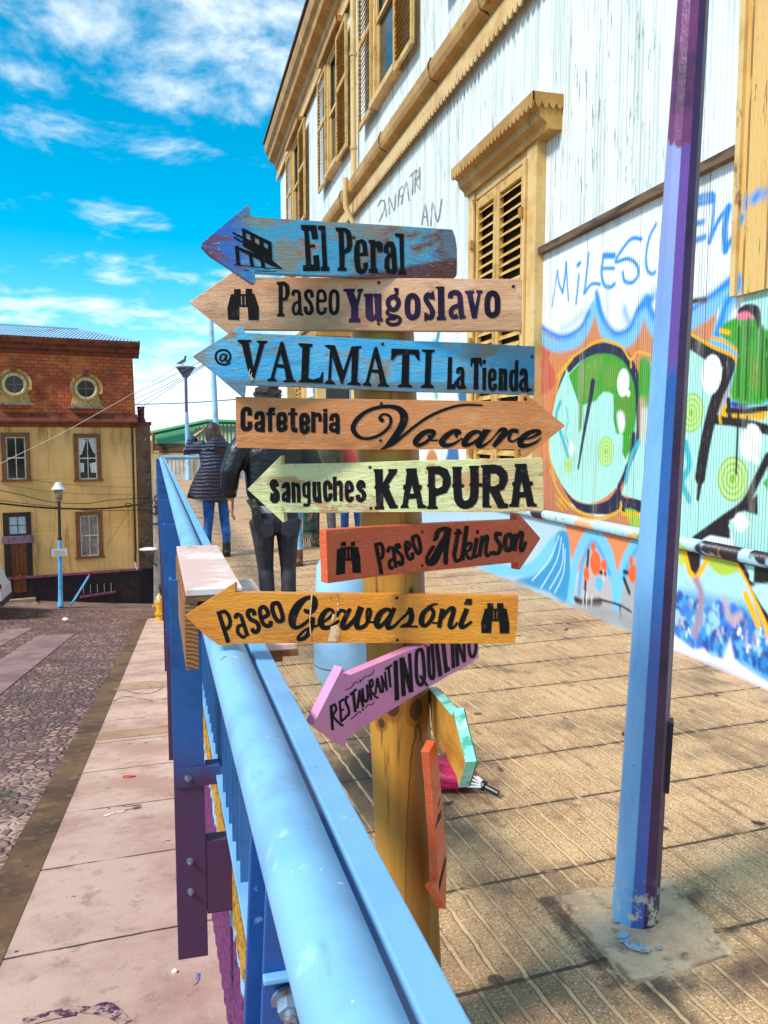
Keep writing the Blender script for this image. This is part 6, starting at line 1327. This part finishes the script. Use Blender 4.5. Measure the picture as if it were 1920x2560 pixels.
for a0 in (-.78, -3.35):
    mb = MB(); mb.lathe(CP(a0, -.03, .36), [(.20, 0), (.35, .0), (.37, .03), (.37, .2), (.3, .23)], 24, (0, 1, 0)); wl = mb.build('wheel', CT, car, smooth='auto')
    mb = MB(); mb.lathe(CP(a0, -.035, .36), [(.03, 0), (.05, .012), (.18, .02), (.20, .01)], 16, (0, 1, 0)); mb.build('rim', pm('grey_rim', '#8d9196', (), .4, .7), wl)
mb = MB(); mb.box(cx0 - .12, cx0 + .012, cy0 - .006, cy0 + .2, gz + .98, gz + 1.12); mb.build('tail_light', pm('red_lens', '#8a1f1c', (), .2), car)
mb = MB(); mb.box(cx0 - .5, cx0 + .08, cy0 - .02, cy0 + 1.72, gz + .46, gz + .62); mb.build('bumper', pm('dark_bumper', '#2a2c30', (), .5), car)
c0 = on_z(250, 1560, -4.0); ch = SWp(232, 1561); mb = MB(); mb.lathe((ch[0], ch[1], road_z(*ch) + .004), [(.30, 0), (.30, .012), (.25, .016), (.24, .012), (.01, .012)], 24); props(mb.build('manhole_cover', pm('cast_iron', '#6d5a58', [('#4a3c3e', 20, .45, .6, .8)], .6), None, smooth='auto'), 'round manhole cover set in the cobbles near the hydrant', 'manhole cover')
for nm, x_, y_, lab in (('paper_scrap', 163, 1548, 'small white paper scrap on the dark cobbles'), ('plastic_bag', 42, 1515, 'crumpled white plastic bag by the far kerb')):
    sx2 = SWp(x_, y_); r0 = .10 if nm[1] == 'a' and nm[0] == 'p' and nm[2] == 'p' else .25; mb = MB(); zz_ = road_z(*sx2); rg = random.Random(2)
    mb.rings([[(sx2[0] + r0 * rr * math.cos(6.283 * k / 8) * rg.uniform(.7, 1.1), sx2[1] + r0 * rr * math.sin(6.283 * k / 8), zz_ + hh * rg.uniform(.6, 1.2)) for k in range(8)] for rr, hh in ((1, .004), (.8, .05), (.3, .07))]); props(mb.build(nm, pm('white_scrap', '#e9e6e4', (), .6)), lab, 'litter')
# ================================================================= PEOPLE (all walking away from the camera)
SKIN = pm('skin', '#c98d6c', [('#b5765a', 20, .45, .62, .6)], .55)
class Fig:
    """a figure facing +Y; local x to its right, y forward, z up, metres"""
    def __init__(s, label, foot, sc=1.0, rot=0.0):
        s.o = Vector(foot); s.sc = sc; s.r = rot; s.root = thing('person', label, 'person', tuple(foot))
    def W(s, p):
        x, y, z = p; c, q = math.cos(s.r), math.sin(s.r); return s.o + Vector((x * c - y * q, x * q + y * c, z)) * s.sc
    def limb(s, mb, pts, n=14):           # pts: (x,y,z, rx[, ry])
        R_ = []
        for i, p in enumerate(pts):
            a = Vector(pts[max(i - 1, 0)][:3]); b = Vector(pts[min(i + 1, len(pts) - 1)][:3]); t_ = (b - a).normalized()
            ref = Vector((0, 1, 0)) if abs(t_.y) < .8 else Vector((0, 0, 1))
            u = ref.cross(t_).normalized(); v = t_.cross(u).normalized(); rx = p[3]; ry = p[4] if len(p) > 4 else rx
            R_.append([s.W(Vector(p[:3]) + u * rx * math.cos(6.2832 * k / n) + v * ry * math.sin(6.2832 * k / n)) for k in range(n)])
        mb.rings(R_); return mb
    def ell(s, mb, c, rx, ry, rz, n=14):
        R_ = []
        for i in range(1, 9):
            a = math.pi * i / 9; R_.append([s.W((c[0] + rx * math.sin(a) * math.cos(6.2832 * k / n), c[1] + ry * math.sin(a) * math.sin(6.2832 * k / n), c[2] - rz * math.cos(a))) for k in range(n)])
        mb.rings(R_); return mb
    def fuse(s, mb, name, m, vox=.012, smooth=4):
        o = mb.build(name, m, s.root, smooth=True)
        md = o.modifiers.new('r', 'REMESH'); md.mode = 'VOXEL'; md.voxel_size = vox; md.use_smooth_shade = True
        md = o.modifiers.new('s', 'SMOOTH'); md.iterations = smooth; md.factor = .5
        return o
    def hand(s, mb, w, d, side, curl=.5):   # wrist, direction; palm and five fingers
        w = Vector(w); d = Vector(d).normalized(); ax = Vector((0, 1, 0)); ax = (ax - d * ax.dot(d)).normalized(); nrm = d.cross(ax)
        s.limb(mb, [(*(w - d * .02), .026, .022), (*(w + d * .03), .022, .038), (*(w + d * .085), .018, .042)], 10)
        for i, L in enumerate((.072, .082, .076, .058)):
            b = w + d * .08 + ax * (.032 - i * .021); k1 = b + d * L * .5 + nrm * side * .006 * curl; k2 = k1 + d * L * .45 + nrm * side * .026 * curl
            s.limb(mb, [(*b, .010), (*k1, .0092), (*k2, .0075)], 8)
        b = w + d * .025 + ax * .03; s.limb(mb, [(*b, .012), (*(b + d * .035 + ax * .026), .0105), (*(b + d * .065 + ax * .03 + nrm * side * .01), .0085)], 8)
    def body(s, head, sh, hipz, arms, legs, hr=.095):
        """one skin surface: head with face, neck, trunk, arms with hands, legs"""
        mb = MB(); hx_, hy_, hz_ = head
        s.ell(mb, head, hr * .80, hr * .98, hr * 1.22)
        s.ell(mb, (hx_, hy_ + hr * .3, hz_ - hr * .55), hr * .6, hr * .62, hr * .6)
        s.limb(mb, [(hx_, hy_ + hr * .9, hz_ + .01, .010), (hx_, hy_ + hr * 1.12, hz_ - .022, .016), (hx_, hy_ + hr * .9, hz_ - .03, .014)], 8)
        for e_ in (-1, 1): s.ell(mb, (hx_ + e_ * hr * .82, hy_ - .005, hz_ - .012), .012, .020, .032, 8)
        s.limb(mb, [(hx_ * .5, -.01, sh[2] - .02, .065), (hx_, hy_ - .005, hz_ - hr * .7, .052)])
        s.limb(mb, [(0, 0, hipz - .05, .15, .10), (0, 0, hipz + .08, .155, .11), (0, 0, hipz + .25, .13, .095), (0, 0, sh[2] - .12, .17, .11), (0, 0, sh[2] - .02, .13, .08)])
        for A in arms: s.limb(mb, [(*A[0], .052), (*A[1], .042), (*A[2], .027)]); s.hand(mb, A[2], Vector(A[3]), A[4], A[5])
        for Lg in legs: s.limb(mb, [(*Lg[0], .068), (*Lg[1], .040), (*Lg[2], .030)])
        o = s.fuse(mb, 'body', SKIN, .0065, 2)
        mb = MB()
        for e_ in (-1, 1): s.ell(mb, (hx_ + e_ * .033, hy_ + hr * .90, hz_ + .005), .012, .010, .009, 8)
        mb.build('eyes', pm('eye_white', '#d8d2cc', (), .3), o, smooth=True)
        mb = MB(); s.limb(mb, [(hx_ - .022, hy_ + hr * .93, hz_ - .062, .005), (hx_, hy_ + hr * .98, hz_ - .060, .008), (hx_ + .022, hy_ + hr * .93, hz_ - .062, .005)], 8); mb.build('mouth', pm('lips', '#a35a50', (), .5), o, smooth=True)
        return o
    def shoe(s, a, m, sole=True, h=.14, L=.17):
        mb = MB(); x_, y_, z_ = a
        s.limb(mb, [(x_, y_ - .01, h, .052), (x_, y_ - .005, .07, .052), (x_, y_, .035, .048)])
        s.limb(mb, [(x_, y_ - .075, .04, .030), (x_, y_ - .03, .05, .045, .045), (x_, y_ + .07, .045, .046, .036), (x_, y_ + L, .03, .035, .022)])
        o = s.fuse(mb, 'shoe', m, .009, 2)
        mb = MB(); pr = [s.W((x_ + dx, y_ + dy, .001)) for dx, dy in ((-.04, -.085), (.04, -.085), (.048, .05), (.04, L + .01), (0, L + .035), (-.04, L + .01), (-.048, .05))]
        mb.prism(pr, (0, 0, .022)); mb.build('sole', pm('dark_sole', '#1c1613', (), .7), o)
def fabric(name, c, c2, sc=9, bump=.5, dist=.01, extra=()):
    return pm(name, c, [(c2, sc, .45, .62, .7)] + list(extra), .7, bumps=[(sc * 2, bump, dist), (180, .15, .002)])
# --- woman in a quilted coat, left arm up
f = Fig('woman in a navy quilted coat and blue jeans shading her face with her left arm', on_z(545, 1390, 0), .985)
Lsh, Rsh = (-.16, 0, 1.385), (.15, 0, 1.385); Lel, Lwr = (-.375, .03, 1.325), (-.235, .05, 1.505); Rel, Rwr = (.215, .02, 1.14), (.20, .06, .93)
LL = [(-.095, 0, .82), (-.105, .02, .47), (-.125, -.02, .09)]; RL = [(.085, 0, .82), (.09, .06, .47), (.105, -.05, .09)]
f.body((-.035, .02, 1.545), (0, 0, 1.39), .82, [(Lsh, Lel, Lwr, (.40, .02, .30), 1, .6), (Rsh, Rel, Rwr, (0, .1, -1), -1, .6)], [LL, RL])
t = NT('navy_quilted_coat'); x, y, z = t.xyz()
fz = t.math('FRACT', t.math('DIVIDE', t.math('ADD', z, t.math('MULTIPLY', t.math('SUBTRACT', t.noise(7, t.pos), .5), .05)), .043)); pf = t.math('SINE', t.math('MULTIPLY', fz, math.pi))
col = t.mix(t.step(z, 1.2, 1.0), srgb('#2c3350'), srgb('#2a2538')); col = t.mix(t.step(pf, .35, .05, .8), col, srgb('#0e0d14'))
t.bump(t.math('ADD', pf, t.math('MULTIPLY', t.noise(25, t.pos, 4), .5)), .9, .015); COAT = t.done(col, .55)
mb = MB()
f.limb(mb, [(-.115, 0, .70, .255, .19), (-.095, 0, .82, .235, .175), (-.045, 0, 1.0, .20, .15), (-.015, 0, 1.10, .18, .14), (0, 0, 1.26, .205, .145), (0, 0, 1.37, .20, .125), (0, 0, 1.43, .12, .095), (-.01, .0, 1.47, .08, .08)], 22)
f.limb(mb, [(-.13, 0, 1.37, .085), (*Lel, .068), (-.30, .045, 1.42, .058), (-.245, .05, 1.485, .048)]); f.limb(mb, [(.13, 0, 1.36, .085), (*Rel, .066), (.205, .055, .95, .05)])
f.fuse(mb, 'coat', COAT, .010, 3)
mb = MB(); f.limb(mb, [(-.12, -.08, 1.36, .05, .05), (-.03, -.12, 1.39, .09, .055), (.10, -.10, 1.37, .07, .05)]); f.limb(mb, [(-.1, -.06, 1.43, .045), (0, -.10, 1.44, .06), (.1, -.06, 1.43, .045)]); f.fuse(mb, 'hood', COAT, .009, 3)
mb = MB()
HAIR = pm('long_brown_hair', '#3c241a', [('#22120d', 14, .45, .6, .8, (3, 3, .25)), ('#8a5c3c', 11, .58, .68, .7, (3, 3, .2))], .45, bumps=[(30, .6, .008, (3, 3, .2))])
f.ell(mb, (-.035, 0, 1.555), .094, .108, .118, 16)
f.limb(mb, [(-.04, -.02, 1.58, .092, .10), (-.03, -.05, 1.50, .10, .085), (-.005, -.085, 1.42, .115, .06), (.05, -.105, 1.33, .10, .05), (.11, -.11, 1.24, .06, .035), (.14, -.11, 1.15, .028, .02), (.15, -.11, 1.08, .01, .01)], 16)
f.fuse(mb, 'hair', HAIR, .008, 2)
JEAN = fabric('blue_jeans', '#1f5fae', '#163a78', 8, .4, .008, [('#4a8ad0', 5, .58, .7, .5)])
mb = MB()
for Lg in (LL, RL): f.limb(mb, [(Lg[0][0] * .8, 0, .86, .095, .10), (*Lg[0], .088), (Lg[1][0], Lg[1][1] + .005, Lg[1][2], .062), (Lg[2][0], Lg[2][1] - .01, .28, .054), (*Lg[2], .046)])
f.fuse(mb, 'jeans', JEAN, .010, 3)
BOOT = pm('dark_boot', '#2e2724', [('#171310', 10, .45, .6, .8)], .5)
f.shoe((LL[2][0], LL[2][1], 0), BOOT, h=.19); f.shoe((RL[2][0], RL[2][1], 0), BOOT, h=.19)
# --- man in a black bomber jacket
f = Fig('man in a black bomber jacket and dark grey jeans seen from behind', on_z(692, 1597, 0), .985)
Lsh, Rsh = (-.21, 0, 1.50), (.21, 0, 1.50); Lel, Lwr = (-.318, -.03, 1.24), (-.312, .05, 1.035); Rel, Rwr = (.30, -.02, 1.21), (.28, .10, 1.0)
LL = [(-.092, 0, .90), (-.070, .03, .52), (-.048, -.04, .09)]; RL = [(.092, 0, .90), (.094, .02, .52), (.084, -.02, .09)]
f.body((-.04, .03, 1.725), (0, 0, 1.52), .92, [(Lsh, Lel, Lwr, (.02, .05, -1), 1, .7), (Rsh, Rel, Rwr, (0, .2, -1), -1, .7)], [LL, RL], .105)
BOMB = pm('black_nylon', '#14141b', [('#0a0a0e', 6, .45, .6, .8)], .34, bumps=[(11, .55, .016, (1, 1, 1.6)), (5, .6, .03)])
mb = MB(); f.limb(mb, [(0, 0, 1.03, .185, .13), (0, 0, 1.07, .205, .145), (0, 0, 1.2, .215, .15), (0, 0, 1.36, .235, .15), (0, 0, 1.48, .215, .125), (0, 0, 1.555, .12, .10), (-.01, .005, 1.60, .085, .085)], 20)
f.limb(mb, [(-.17, 0, 1.475, .10), (-.265, -.02, 1.36, .084), (*Lel, .073), (-.322, .02, 1.13, .066), (-.316, .045, 1.075, .048), (-.314, .048, 1.045, .046)]); f.limb(mb, [(.17, 0, 1.475, .10), (*Rel, .085), (.285, .08, 1.04, .055)])
f.fuse(mb, 'jacket', BOMB, .011, 2)
mb = MB(); f.limb(mb, [(0, 0, .985, .175, .125), (0, 0, 1.04, .185, .132)], 18); f.fuse(mb, 'waistband', pm('black_rib_knit', '#0d0d11', (), .8), .012, 2)
mb = MB()
for i, (dx, L) in enumerate(((-.20, .20), (-.185, .26), (-.17, .16))): f.limb(mb, [(dx, -.10, 1.04, .018, .008), (dx + .03, -.13, .98, .016, .007), (dx + .045 + .01 * i, -.13, 1.02 - L, .007, .006)], 8)
mb.build('hanging_strap', pm('dark_strap', '#22201c', [('#6a5f42', 30, .55, .62, .7)], .7), f.root)
SHIRT = pm('grey_shirt_tail', '#a5a2a3', (), .8); mb = MB(); f.limb(mb, [(-.01, 0, .93, .165, .118), (-.01, 0, 1.0, .17, .122)], 18); f.fuse(mb, 'shirt_tail', SHIRT, .012, 2)
GJ = fabric('dark_grey_jeans', '#33303a', '#1b191f', 7, .6, .02, [('#57525e', 5, .58, .72, .6)])
mb = MB(); f.limb(mb, [(0, 0, .80, .155, .11), (0, .0, .90, .170, .122), (0, 0, .97, .165, .118)], 18)
for Lg in (LL, RL): f.limb(mb, [(Lg[0][0], -.005, .88, .102, .115), (Lg[0][0] * .95, 0, .74, .078, .09), (Lg[1][0], Lg[1][1] + .005, .52, .058), (Lg[1][0] * .95, -.015, .36, .056), (Lg[2][0], Lg[2][1], .16, .050), (*Lg[2], .05)])
f.fuse(mb, 'jeans', GJ, .010, 3)
mb = MB()
for sx_ in (-1, 1): mb.rings([[f.W((sx_ * .085 + dx, -.118 - .012 * k, z_)) for dx, z_ in ((-.06, .90), (.06, .90), (.055, .79), (0, .765), (-.055, .79))] for k in range(2)])
mb.build('pocket', GJ, f.root)
HS = pm('short_dark_hair', '#17100d', [('#2f211a', 30, .5, .62, .8)], .5, bumps=[(45, 1.0, .015)])
mb = MB(); f.ell(mb, (-.04, .005, 1.755), .097, .115, .112, 16); rg = random.Random(3)
for k in range(46):
    a, b = rg.uniform(0, 6.283), rg.uniform(.1, 1.35); c_p = (-.04 + .092 * math.sin(b) * math.cos(a), .005 + .108 * math.sin(b) * math.sin(a), 1.76 + .108 * math.cos(b)); f.ell(mb, c_p, .020, .020, .018, 6)
f.limb(mb, [(-.04, -.04, 1.72, .078, .06), (-.04, -.05, 1.65, .06, .045)]); f.fuse(mb, 'hair', HS, .0065, 1)
SH = pm('black_shoe', '#16130f', (), .5); f.shoe((LL[2][0], LL[2][1], 0), SH); f.shoe((RL[2][0], RL[2][1], 0), SH)
# --- three walkers further on, mostly behind the boards
def walker(label, px, py, sc, coat, coat_n, trousers, shoe, hairc, ls=.06, bootz=.12, hem=.86, flare=.19, extra=None, lx=(-.09, .09)):
    f = Fig(label, on_z(px, py, 0), sc)
    LL = [(-.088, 0, .86), (lx[0], .05 + ls, .48), (lx[0], .10 * (ls > 0) - .03, .09)]; RL = [(.088, 0, .86), (lx[1], .02 - ls * .3, .48), (lx[1], -.08 - ls, .09)]
    Ls, Rs = (-.19, 0, 1.42), (.19, 0, 1.42); Le, Re = (-.25, -.02, 1.15), (.25, 0, 1.15); Lw, Rw = (-.25, .06, .94), (.25, .10, .94)
    f.body((0, .02, 1.63), (0, 0, 1.44), .87, [(Ls, Le, Lw, (0, .1, -1), 1, .6), (Rs, Re, Rw, (0, .1, -1), -1, .6)], [LL, RL], .098)
    mb = MB(); f.limb(mb, [(0, 0, hem, flare, .13), (0, 0, 1.05, .17, .12), (0, 0, 1.28, .205, .13), (0, 0, 1.40, .19, .115), (0, 0, 1.48, .10, .085)], 18)
    f.limb(mb, [(-.16, 0, 1.40, .085), (*Le, .066), (-.25, .05, .97, .05)]); f.limb(mb, [(.16, 0, 1.40, .085), (*Re, .066), (.25, .09, .97, .05)]); f.fuse(mb, 'coat', coat, .013, 3)
    mb = MB(); f.limb(mb, [(0, 0, .80, .15, .105), (0, 0, .93, .155, .11)])
    for Lg in (LL, RL): f.limb(mb, [(*Lg[0], .09), (*Lg[1], .066), (*Lg[2], .056)])
    f.fuse(mb, 'trousers', trousers, .013, 3)
    mb = MB(); f.ell(mb, (0, .0, 1.655), .094, .108, .108); f.limb(mb, [(0, -.03, 1.64, .085, .075), (0, -.05, 1.52, .07, .045)]); f.fuse(mb, 'hair', hairc, .010, 2)
    f.shoe((LL[2][0], LL[2][1], 0), shoe, h=bootz); f.shoe((RL[2][0], RL[2][1], 0), shoe, h=bootz); return f
TAN = pm('tan_boot', '#7a4a2a', [('#54301a', 10, .45, .6, .8)], .5)
f = walker('walker in pale blue jeans and brown boots with a dark green scarf', 728, 1411, .96, fabric('black_coat', '#1d1c22', '#101014'), 'c', fabric('pale_jeans', '#8fc0e6', '#6a9fd0'), TAN, HS, .03, .2, lx=(-.06, .075))
SCF = pm('green_scarf', '#24463c', [('#16302a', 14, .45, .6, .8), ('#3c6a58', 9, .58, .68, .6)], .85, bumps=[(50, .6, .006)])
mb = MB(); f.limb(mb, [(.10, -.10, 1.42, .07, .03), (.17, -.15, 1.1, .055, .02), (.19, -.16, .75, .065, .022), (.20, -.16, .42, .085, .025)], 12); f.limb(mb, [(-.1, .06, 1.46, .045), (0, -.09, 1.49, .05), (.1, .06, 1.46, .045)]); so_ = f.fuse(mb, 'scarf', SCF, .009, 2)
mb = MB()
for k in range(12): f.limb(mb, [(.125 + k * .0135, -.16, .43, .007), (.12 + k * .016, -.165, .34, .006), (.115 + k * .018 + .01 * (k % 3), -.16, .25 - .02 * (k % 2), .005)], 6)
mb.build('fringe', SCF, so_)
walker('walker in an olive coat with dark grey trousers and brown boots', 810, 1366, .97, fabric('olive_coat', '#4f4a38', '#38342a'), 'c', fabric('charcoal_trousers', '#4a434c', '#2d282f'), TAN, HS, .05, .17, .95, lx=(-.105, .10))
walker('walker in a coral red coat and blue jeans beside the sign post', 880, 1358, .95, fabric('coral_coat', '#d8544a', '#b63c38', 7, .6, .02), 'c', fabric('deep_jeans', '#2a5a9c', '#1c3c70'), BOOT, HAIR, .04, .17, .88, .24)
# ================================================================= NEAR STREET FURNITURE AND LITTER
lb = (on_z(1543, 2290, 0) + on_z(1665, 2322, 0)) / 2; lb.x += .0; lb.y += .035
tp = on_pl(1733, 0, lb, Vector((0, 1, 0))); hgt = tp.z; dirv = (tp - lb) / hgt
lamp = thing('lamp_post', 'tall faceted lamp post painted pale blue below and purple above', 'street lamp', tuple(lb))
t = NT('lamp_post_paint_and_shade'); x, y, z = t.xyz(t.obj)
nr = t.math('MULTIPLY', t.math('SUBTRACT', t.noise(14, t.obj, 5, .7, 0, (1, 1, .5)), .5), .35)
cx_ = t.math('SUBTRACT', x, t.math('MULTIPLY', z, dirv.x)); cy_ = t.math('SUBTRACT', y, t.math('MULTIPLY', z, dirv.y))
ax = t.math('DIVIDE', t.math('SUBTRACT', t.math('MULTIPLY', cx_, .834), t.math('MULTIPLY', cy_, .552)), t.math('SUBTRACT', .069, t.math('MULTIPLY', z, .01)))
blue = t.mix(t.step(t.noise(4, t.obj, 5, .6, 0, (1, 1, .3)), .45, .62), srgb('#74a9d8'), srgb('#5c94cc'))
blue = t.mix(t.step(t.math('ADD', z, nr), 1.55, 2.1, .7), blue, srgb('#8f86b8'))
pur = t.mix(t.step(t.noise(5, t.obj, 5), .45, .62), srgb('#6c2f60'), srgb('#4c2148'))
shade_pur = t.mix(t.step(t.noise(6, t.obj, 5), .45, .62), srgb('#452750'), srgb('#341c3c'))
mid_face_shade = t.mix(t.step(t.math('ADD', z, t.math('MULTIPLY', nr, .5)), 1.60, 1.68), t.mix(t.step(t.noise(5, t.obj, 5, .6, 0, (1, 1, .3)), .45, .62), srgb('#2f66ac'), srgb('#27569c')), srgb('#6b4596'))
mid_face_shade = t.mix(t.step(t.math('ADD', z, t.math('MULTIPLY', nr, .8)), 1.02, .86, .5), mid_face_shade, srgb('#5b5aa8'))
col = t.mix(t.step(t.math('ADD', ax, t.math('MULTIPLY', nr, .10)), -.16, -.11), blue, mid_face_shade)  # middle faces: their half shade mixed into the colour as a deeper blue
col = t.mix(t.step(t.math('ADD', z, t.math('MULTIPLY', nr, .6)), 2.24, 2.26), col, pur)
col = t.mix(t.step(ax, .36, .39), col, shade_pur)  # right-hand faces: shade away from the sun painted on as dark purple
low = t.math('MULTIPLY', t.step(t.math('ADD', z, t.math('MULTIPLY', nr, .4)), .16, .05), t.step(t.noise(22, t.obj, 6, .7), .5, .58)); col = t.mix(low, col, srgb('#c9b7a0'))
col = t.mix(t.step(t.noise(40, t.obj, 5), .69, .73, .8), col, srgb('#4c3a44'))
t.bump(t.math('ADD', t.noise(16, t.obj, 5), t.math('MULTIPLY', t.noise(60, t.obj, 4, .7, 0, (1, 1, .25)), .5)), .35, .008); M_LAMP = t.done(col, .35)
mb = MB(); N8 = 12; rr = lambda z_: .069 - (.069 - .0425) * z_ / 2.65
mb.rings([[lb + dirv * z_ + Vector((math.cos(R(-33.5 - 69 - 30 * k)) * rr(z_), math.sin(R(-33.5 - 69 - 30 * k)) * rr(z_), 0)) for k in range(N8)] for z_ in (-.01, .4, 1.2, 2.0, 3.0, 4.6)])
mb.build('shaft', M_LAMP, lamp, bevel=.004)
rd_ = Vector((.834, -.552, 0)); bk_ = Vector((.552, .834, 0)); q = lb + dirv * .40 + rd_ * .052 - bk_ * .012; mb = MB(); mb.obox(q, rd_ * .022, bk_ * .05, dirv * .215); mb.build('hatch', pm('black_hatch', '#17141a', (), .5), lamp)
mb = MB(); hd = lb + dirv * 4.6; bowl_lamp(lamp, hd + Vector((0, 0, .4)), .6, .4, '#8f8a94', DARKF)
mb = MB(); rg = random.Random(8)
for cx_, cy_, r_, k in ((1000, 1350, .035, 1), (960, 1320, .03, 2), (1108, 1352, .014, 3), (890, 1215, .016, 4), (1112, 1490, .007, 5), (1030, 1365, .02, 6), (880, 1260, .012, 7), (930, 1290, .02, 8)):
    c0 = on_z(1100 + cx_ / 2.023, 1700 + cy_ / 2.023, .0045 + .0006 * k); mb.add([(c0.x + r_ * rg.uniform(.6, 1.2) * math.cos(6.283 * j / 11), c0.y + r_ * rg.uniform(.4, .9) * math.sin(6.283 * j / 11), c0.z) for j in range(11)], [tuple(range(11))])
props(mb.build('paint_spill', pm('spilled_blue', '#8fb4d0', [('#a08a74', 40, .46, .56, .95)], .5)), kind='structure')
# stout pale blue bollard
bl = on_z(873, 1722, 0); bl.y += .16
t = NT('bollard_paint'); x, y, z = t.xyz(t.obj); col = t.mix(t.step(t.noise(3, t.obj, 5), .45, .65), srgb('#9cc8e8'), srgb('#86b6dc')); col = t.mix(t.step(t.noise(3, t.obj, 5, .7, 0, (3, 3, .2)), .64, .70, .6), col, srgb('#cfe3f0')); col = t.mix(t.step(t.math('ABSOLUTE', t.math('SUBTRACT', z, .11)), .006, .002), col, srgb('#3f6f9c')); M_BOL = t.done(col, .4)
mb = MB(); mb.lathe(bl, [(.145, 0), (.165, .04), (.175, .10), (.176, .2), (.168, .5), (.158, .70), (.13, .745), (.02, .76)], 36); props(mb.build('bollard', M_BOL, None, smooth='auto'), 'stout pale blue bollard standing behind the sign post', 'bollard')
# folded pink umbrella lying on the tiles
ua, ub = on_z(922, 1884, .04), on_z(1186, 1952, .045); uc = on_z(1246, 1984, .02); um = thing('umbrella', 'folded crimson umbrella with black handle lying on the tiles behind the post', 'umbrella', tuple((ua + ub) / 2))
PNK = pm('crimson_nylon', '#c4124e', [('#8a0c38', 9, .45, .6, .8), ('#e23a72', 6, .58, .68, .6)], .45, bumps=[(20, .8, .01)])
mb = MB(); dv = (ub - ua); n_ = 16; rings = []
w_ = dv.normalized(); u_ = w_.cross(Vector((0, 0, 1))).normalized(); v_ = Vector((0, 0, 1))
for i, (f_, r_) in enumerate(((0, .008), (.12, .022), (.35, .045), (.6, .07), (.8, .075), (.93, .05), (1.0, .03))):
    c0 = ua + dv * f_; rings.append([c0 + u_ * r_ * (1 + .35 * (k % 2)) * math.cos(6.283 * k / n_) * 1.15 + v_ * max(r_ * (1 + .35 * (k % 2)) * math.sin(6.283 * k / n_) * .6, -.038) for k in range(n_)])
mb.rings(rings); mb.build('canopy', PNK, um, smooth=True)
mb = MB()
for k in range(7): a_ = 3.14 * k / 6; mb.tube([ub - w_ * .01 + u_ * .045 * math.cos(a_) + v_ * (.03 * math.sin(a_) - .01), ub + (uc - ub) * .38 + u_ * .016 * math.cos(a_) + v_ * .010 * math.sin(a_)], .0045, 6)
mb.build('ribs', pm('white_rib', '#d9d6d6', (), .4), um)
mb = MB(); mb.tube([ub + (uc - ub) * .3, ub + (uc - ub) * .45, ub + (uc - ub) * .47, ub + (uc - ub) * .62, uc], [.02, .022, .012, .013, .012], 10); mb.build('handle', pm('black_plastic', '#121013', (), .4), um, smooth='auto')
# odd scraps on the promenade tiles
rg = random.Random(21); LEAF = pm('dry_leaf', '#4a3524', [('#6b4a2c', 20, .5, .6, .8)], .8)
labs = ('in front of the mural wall', 'near the lamp post hatch', 'between the lamp post and the mural', 'by the lower right corner of the walk', 'right of the umbrella handle', 'beside the sign post foot', 'close to the plinth under the pipe', 'on the open tiles past the Atkinson arrow')
for i, (x_, y_) in enumerate(((1415, 1575), (1655, 2070), (1560, 1835), (1895, 2060), (1250, 1925), (1120, 2010), (1790, 1740), (1420, 1560))):
    c0 = on_z(x_, y_, .003); a_ = rg.uniform(0, 3.1); L = rg.uniform(.02, .035); mb = MB(); d0_ = Vector((math.cos(a_), math.sin(a_), 0)); e0_ = Vector((-math.sin(a_), math.cos(a_), 0))
    top_ = [c0 + d0_ * L * p + e0_ * L * .4 * q2 + Vector((0, 0, .004 + .006 * abs(p))) for p, q2 in ((-1, 0), (-.4, .8), (.4, .7), (1, 0), (.4, -.7), (-.4, -.8))]
    mb.rings([[p - Vector((0, 0, .003)) for p in top_], top_]); props(mb.build('dry_leaf', LEAF), 'small dry brown leaf lying ' + labs[i], 'leaf', 'dry leaves on the tiles')
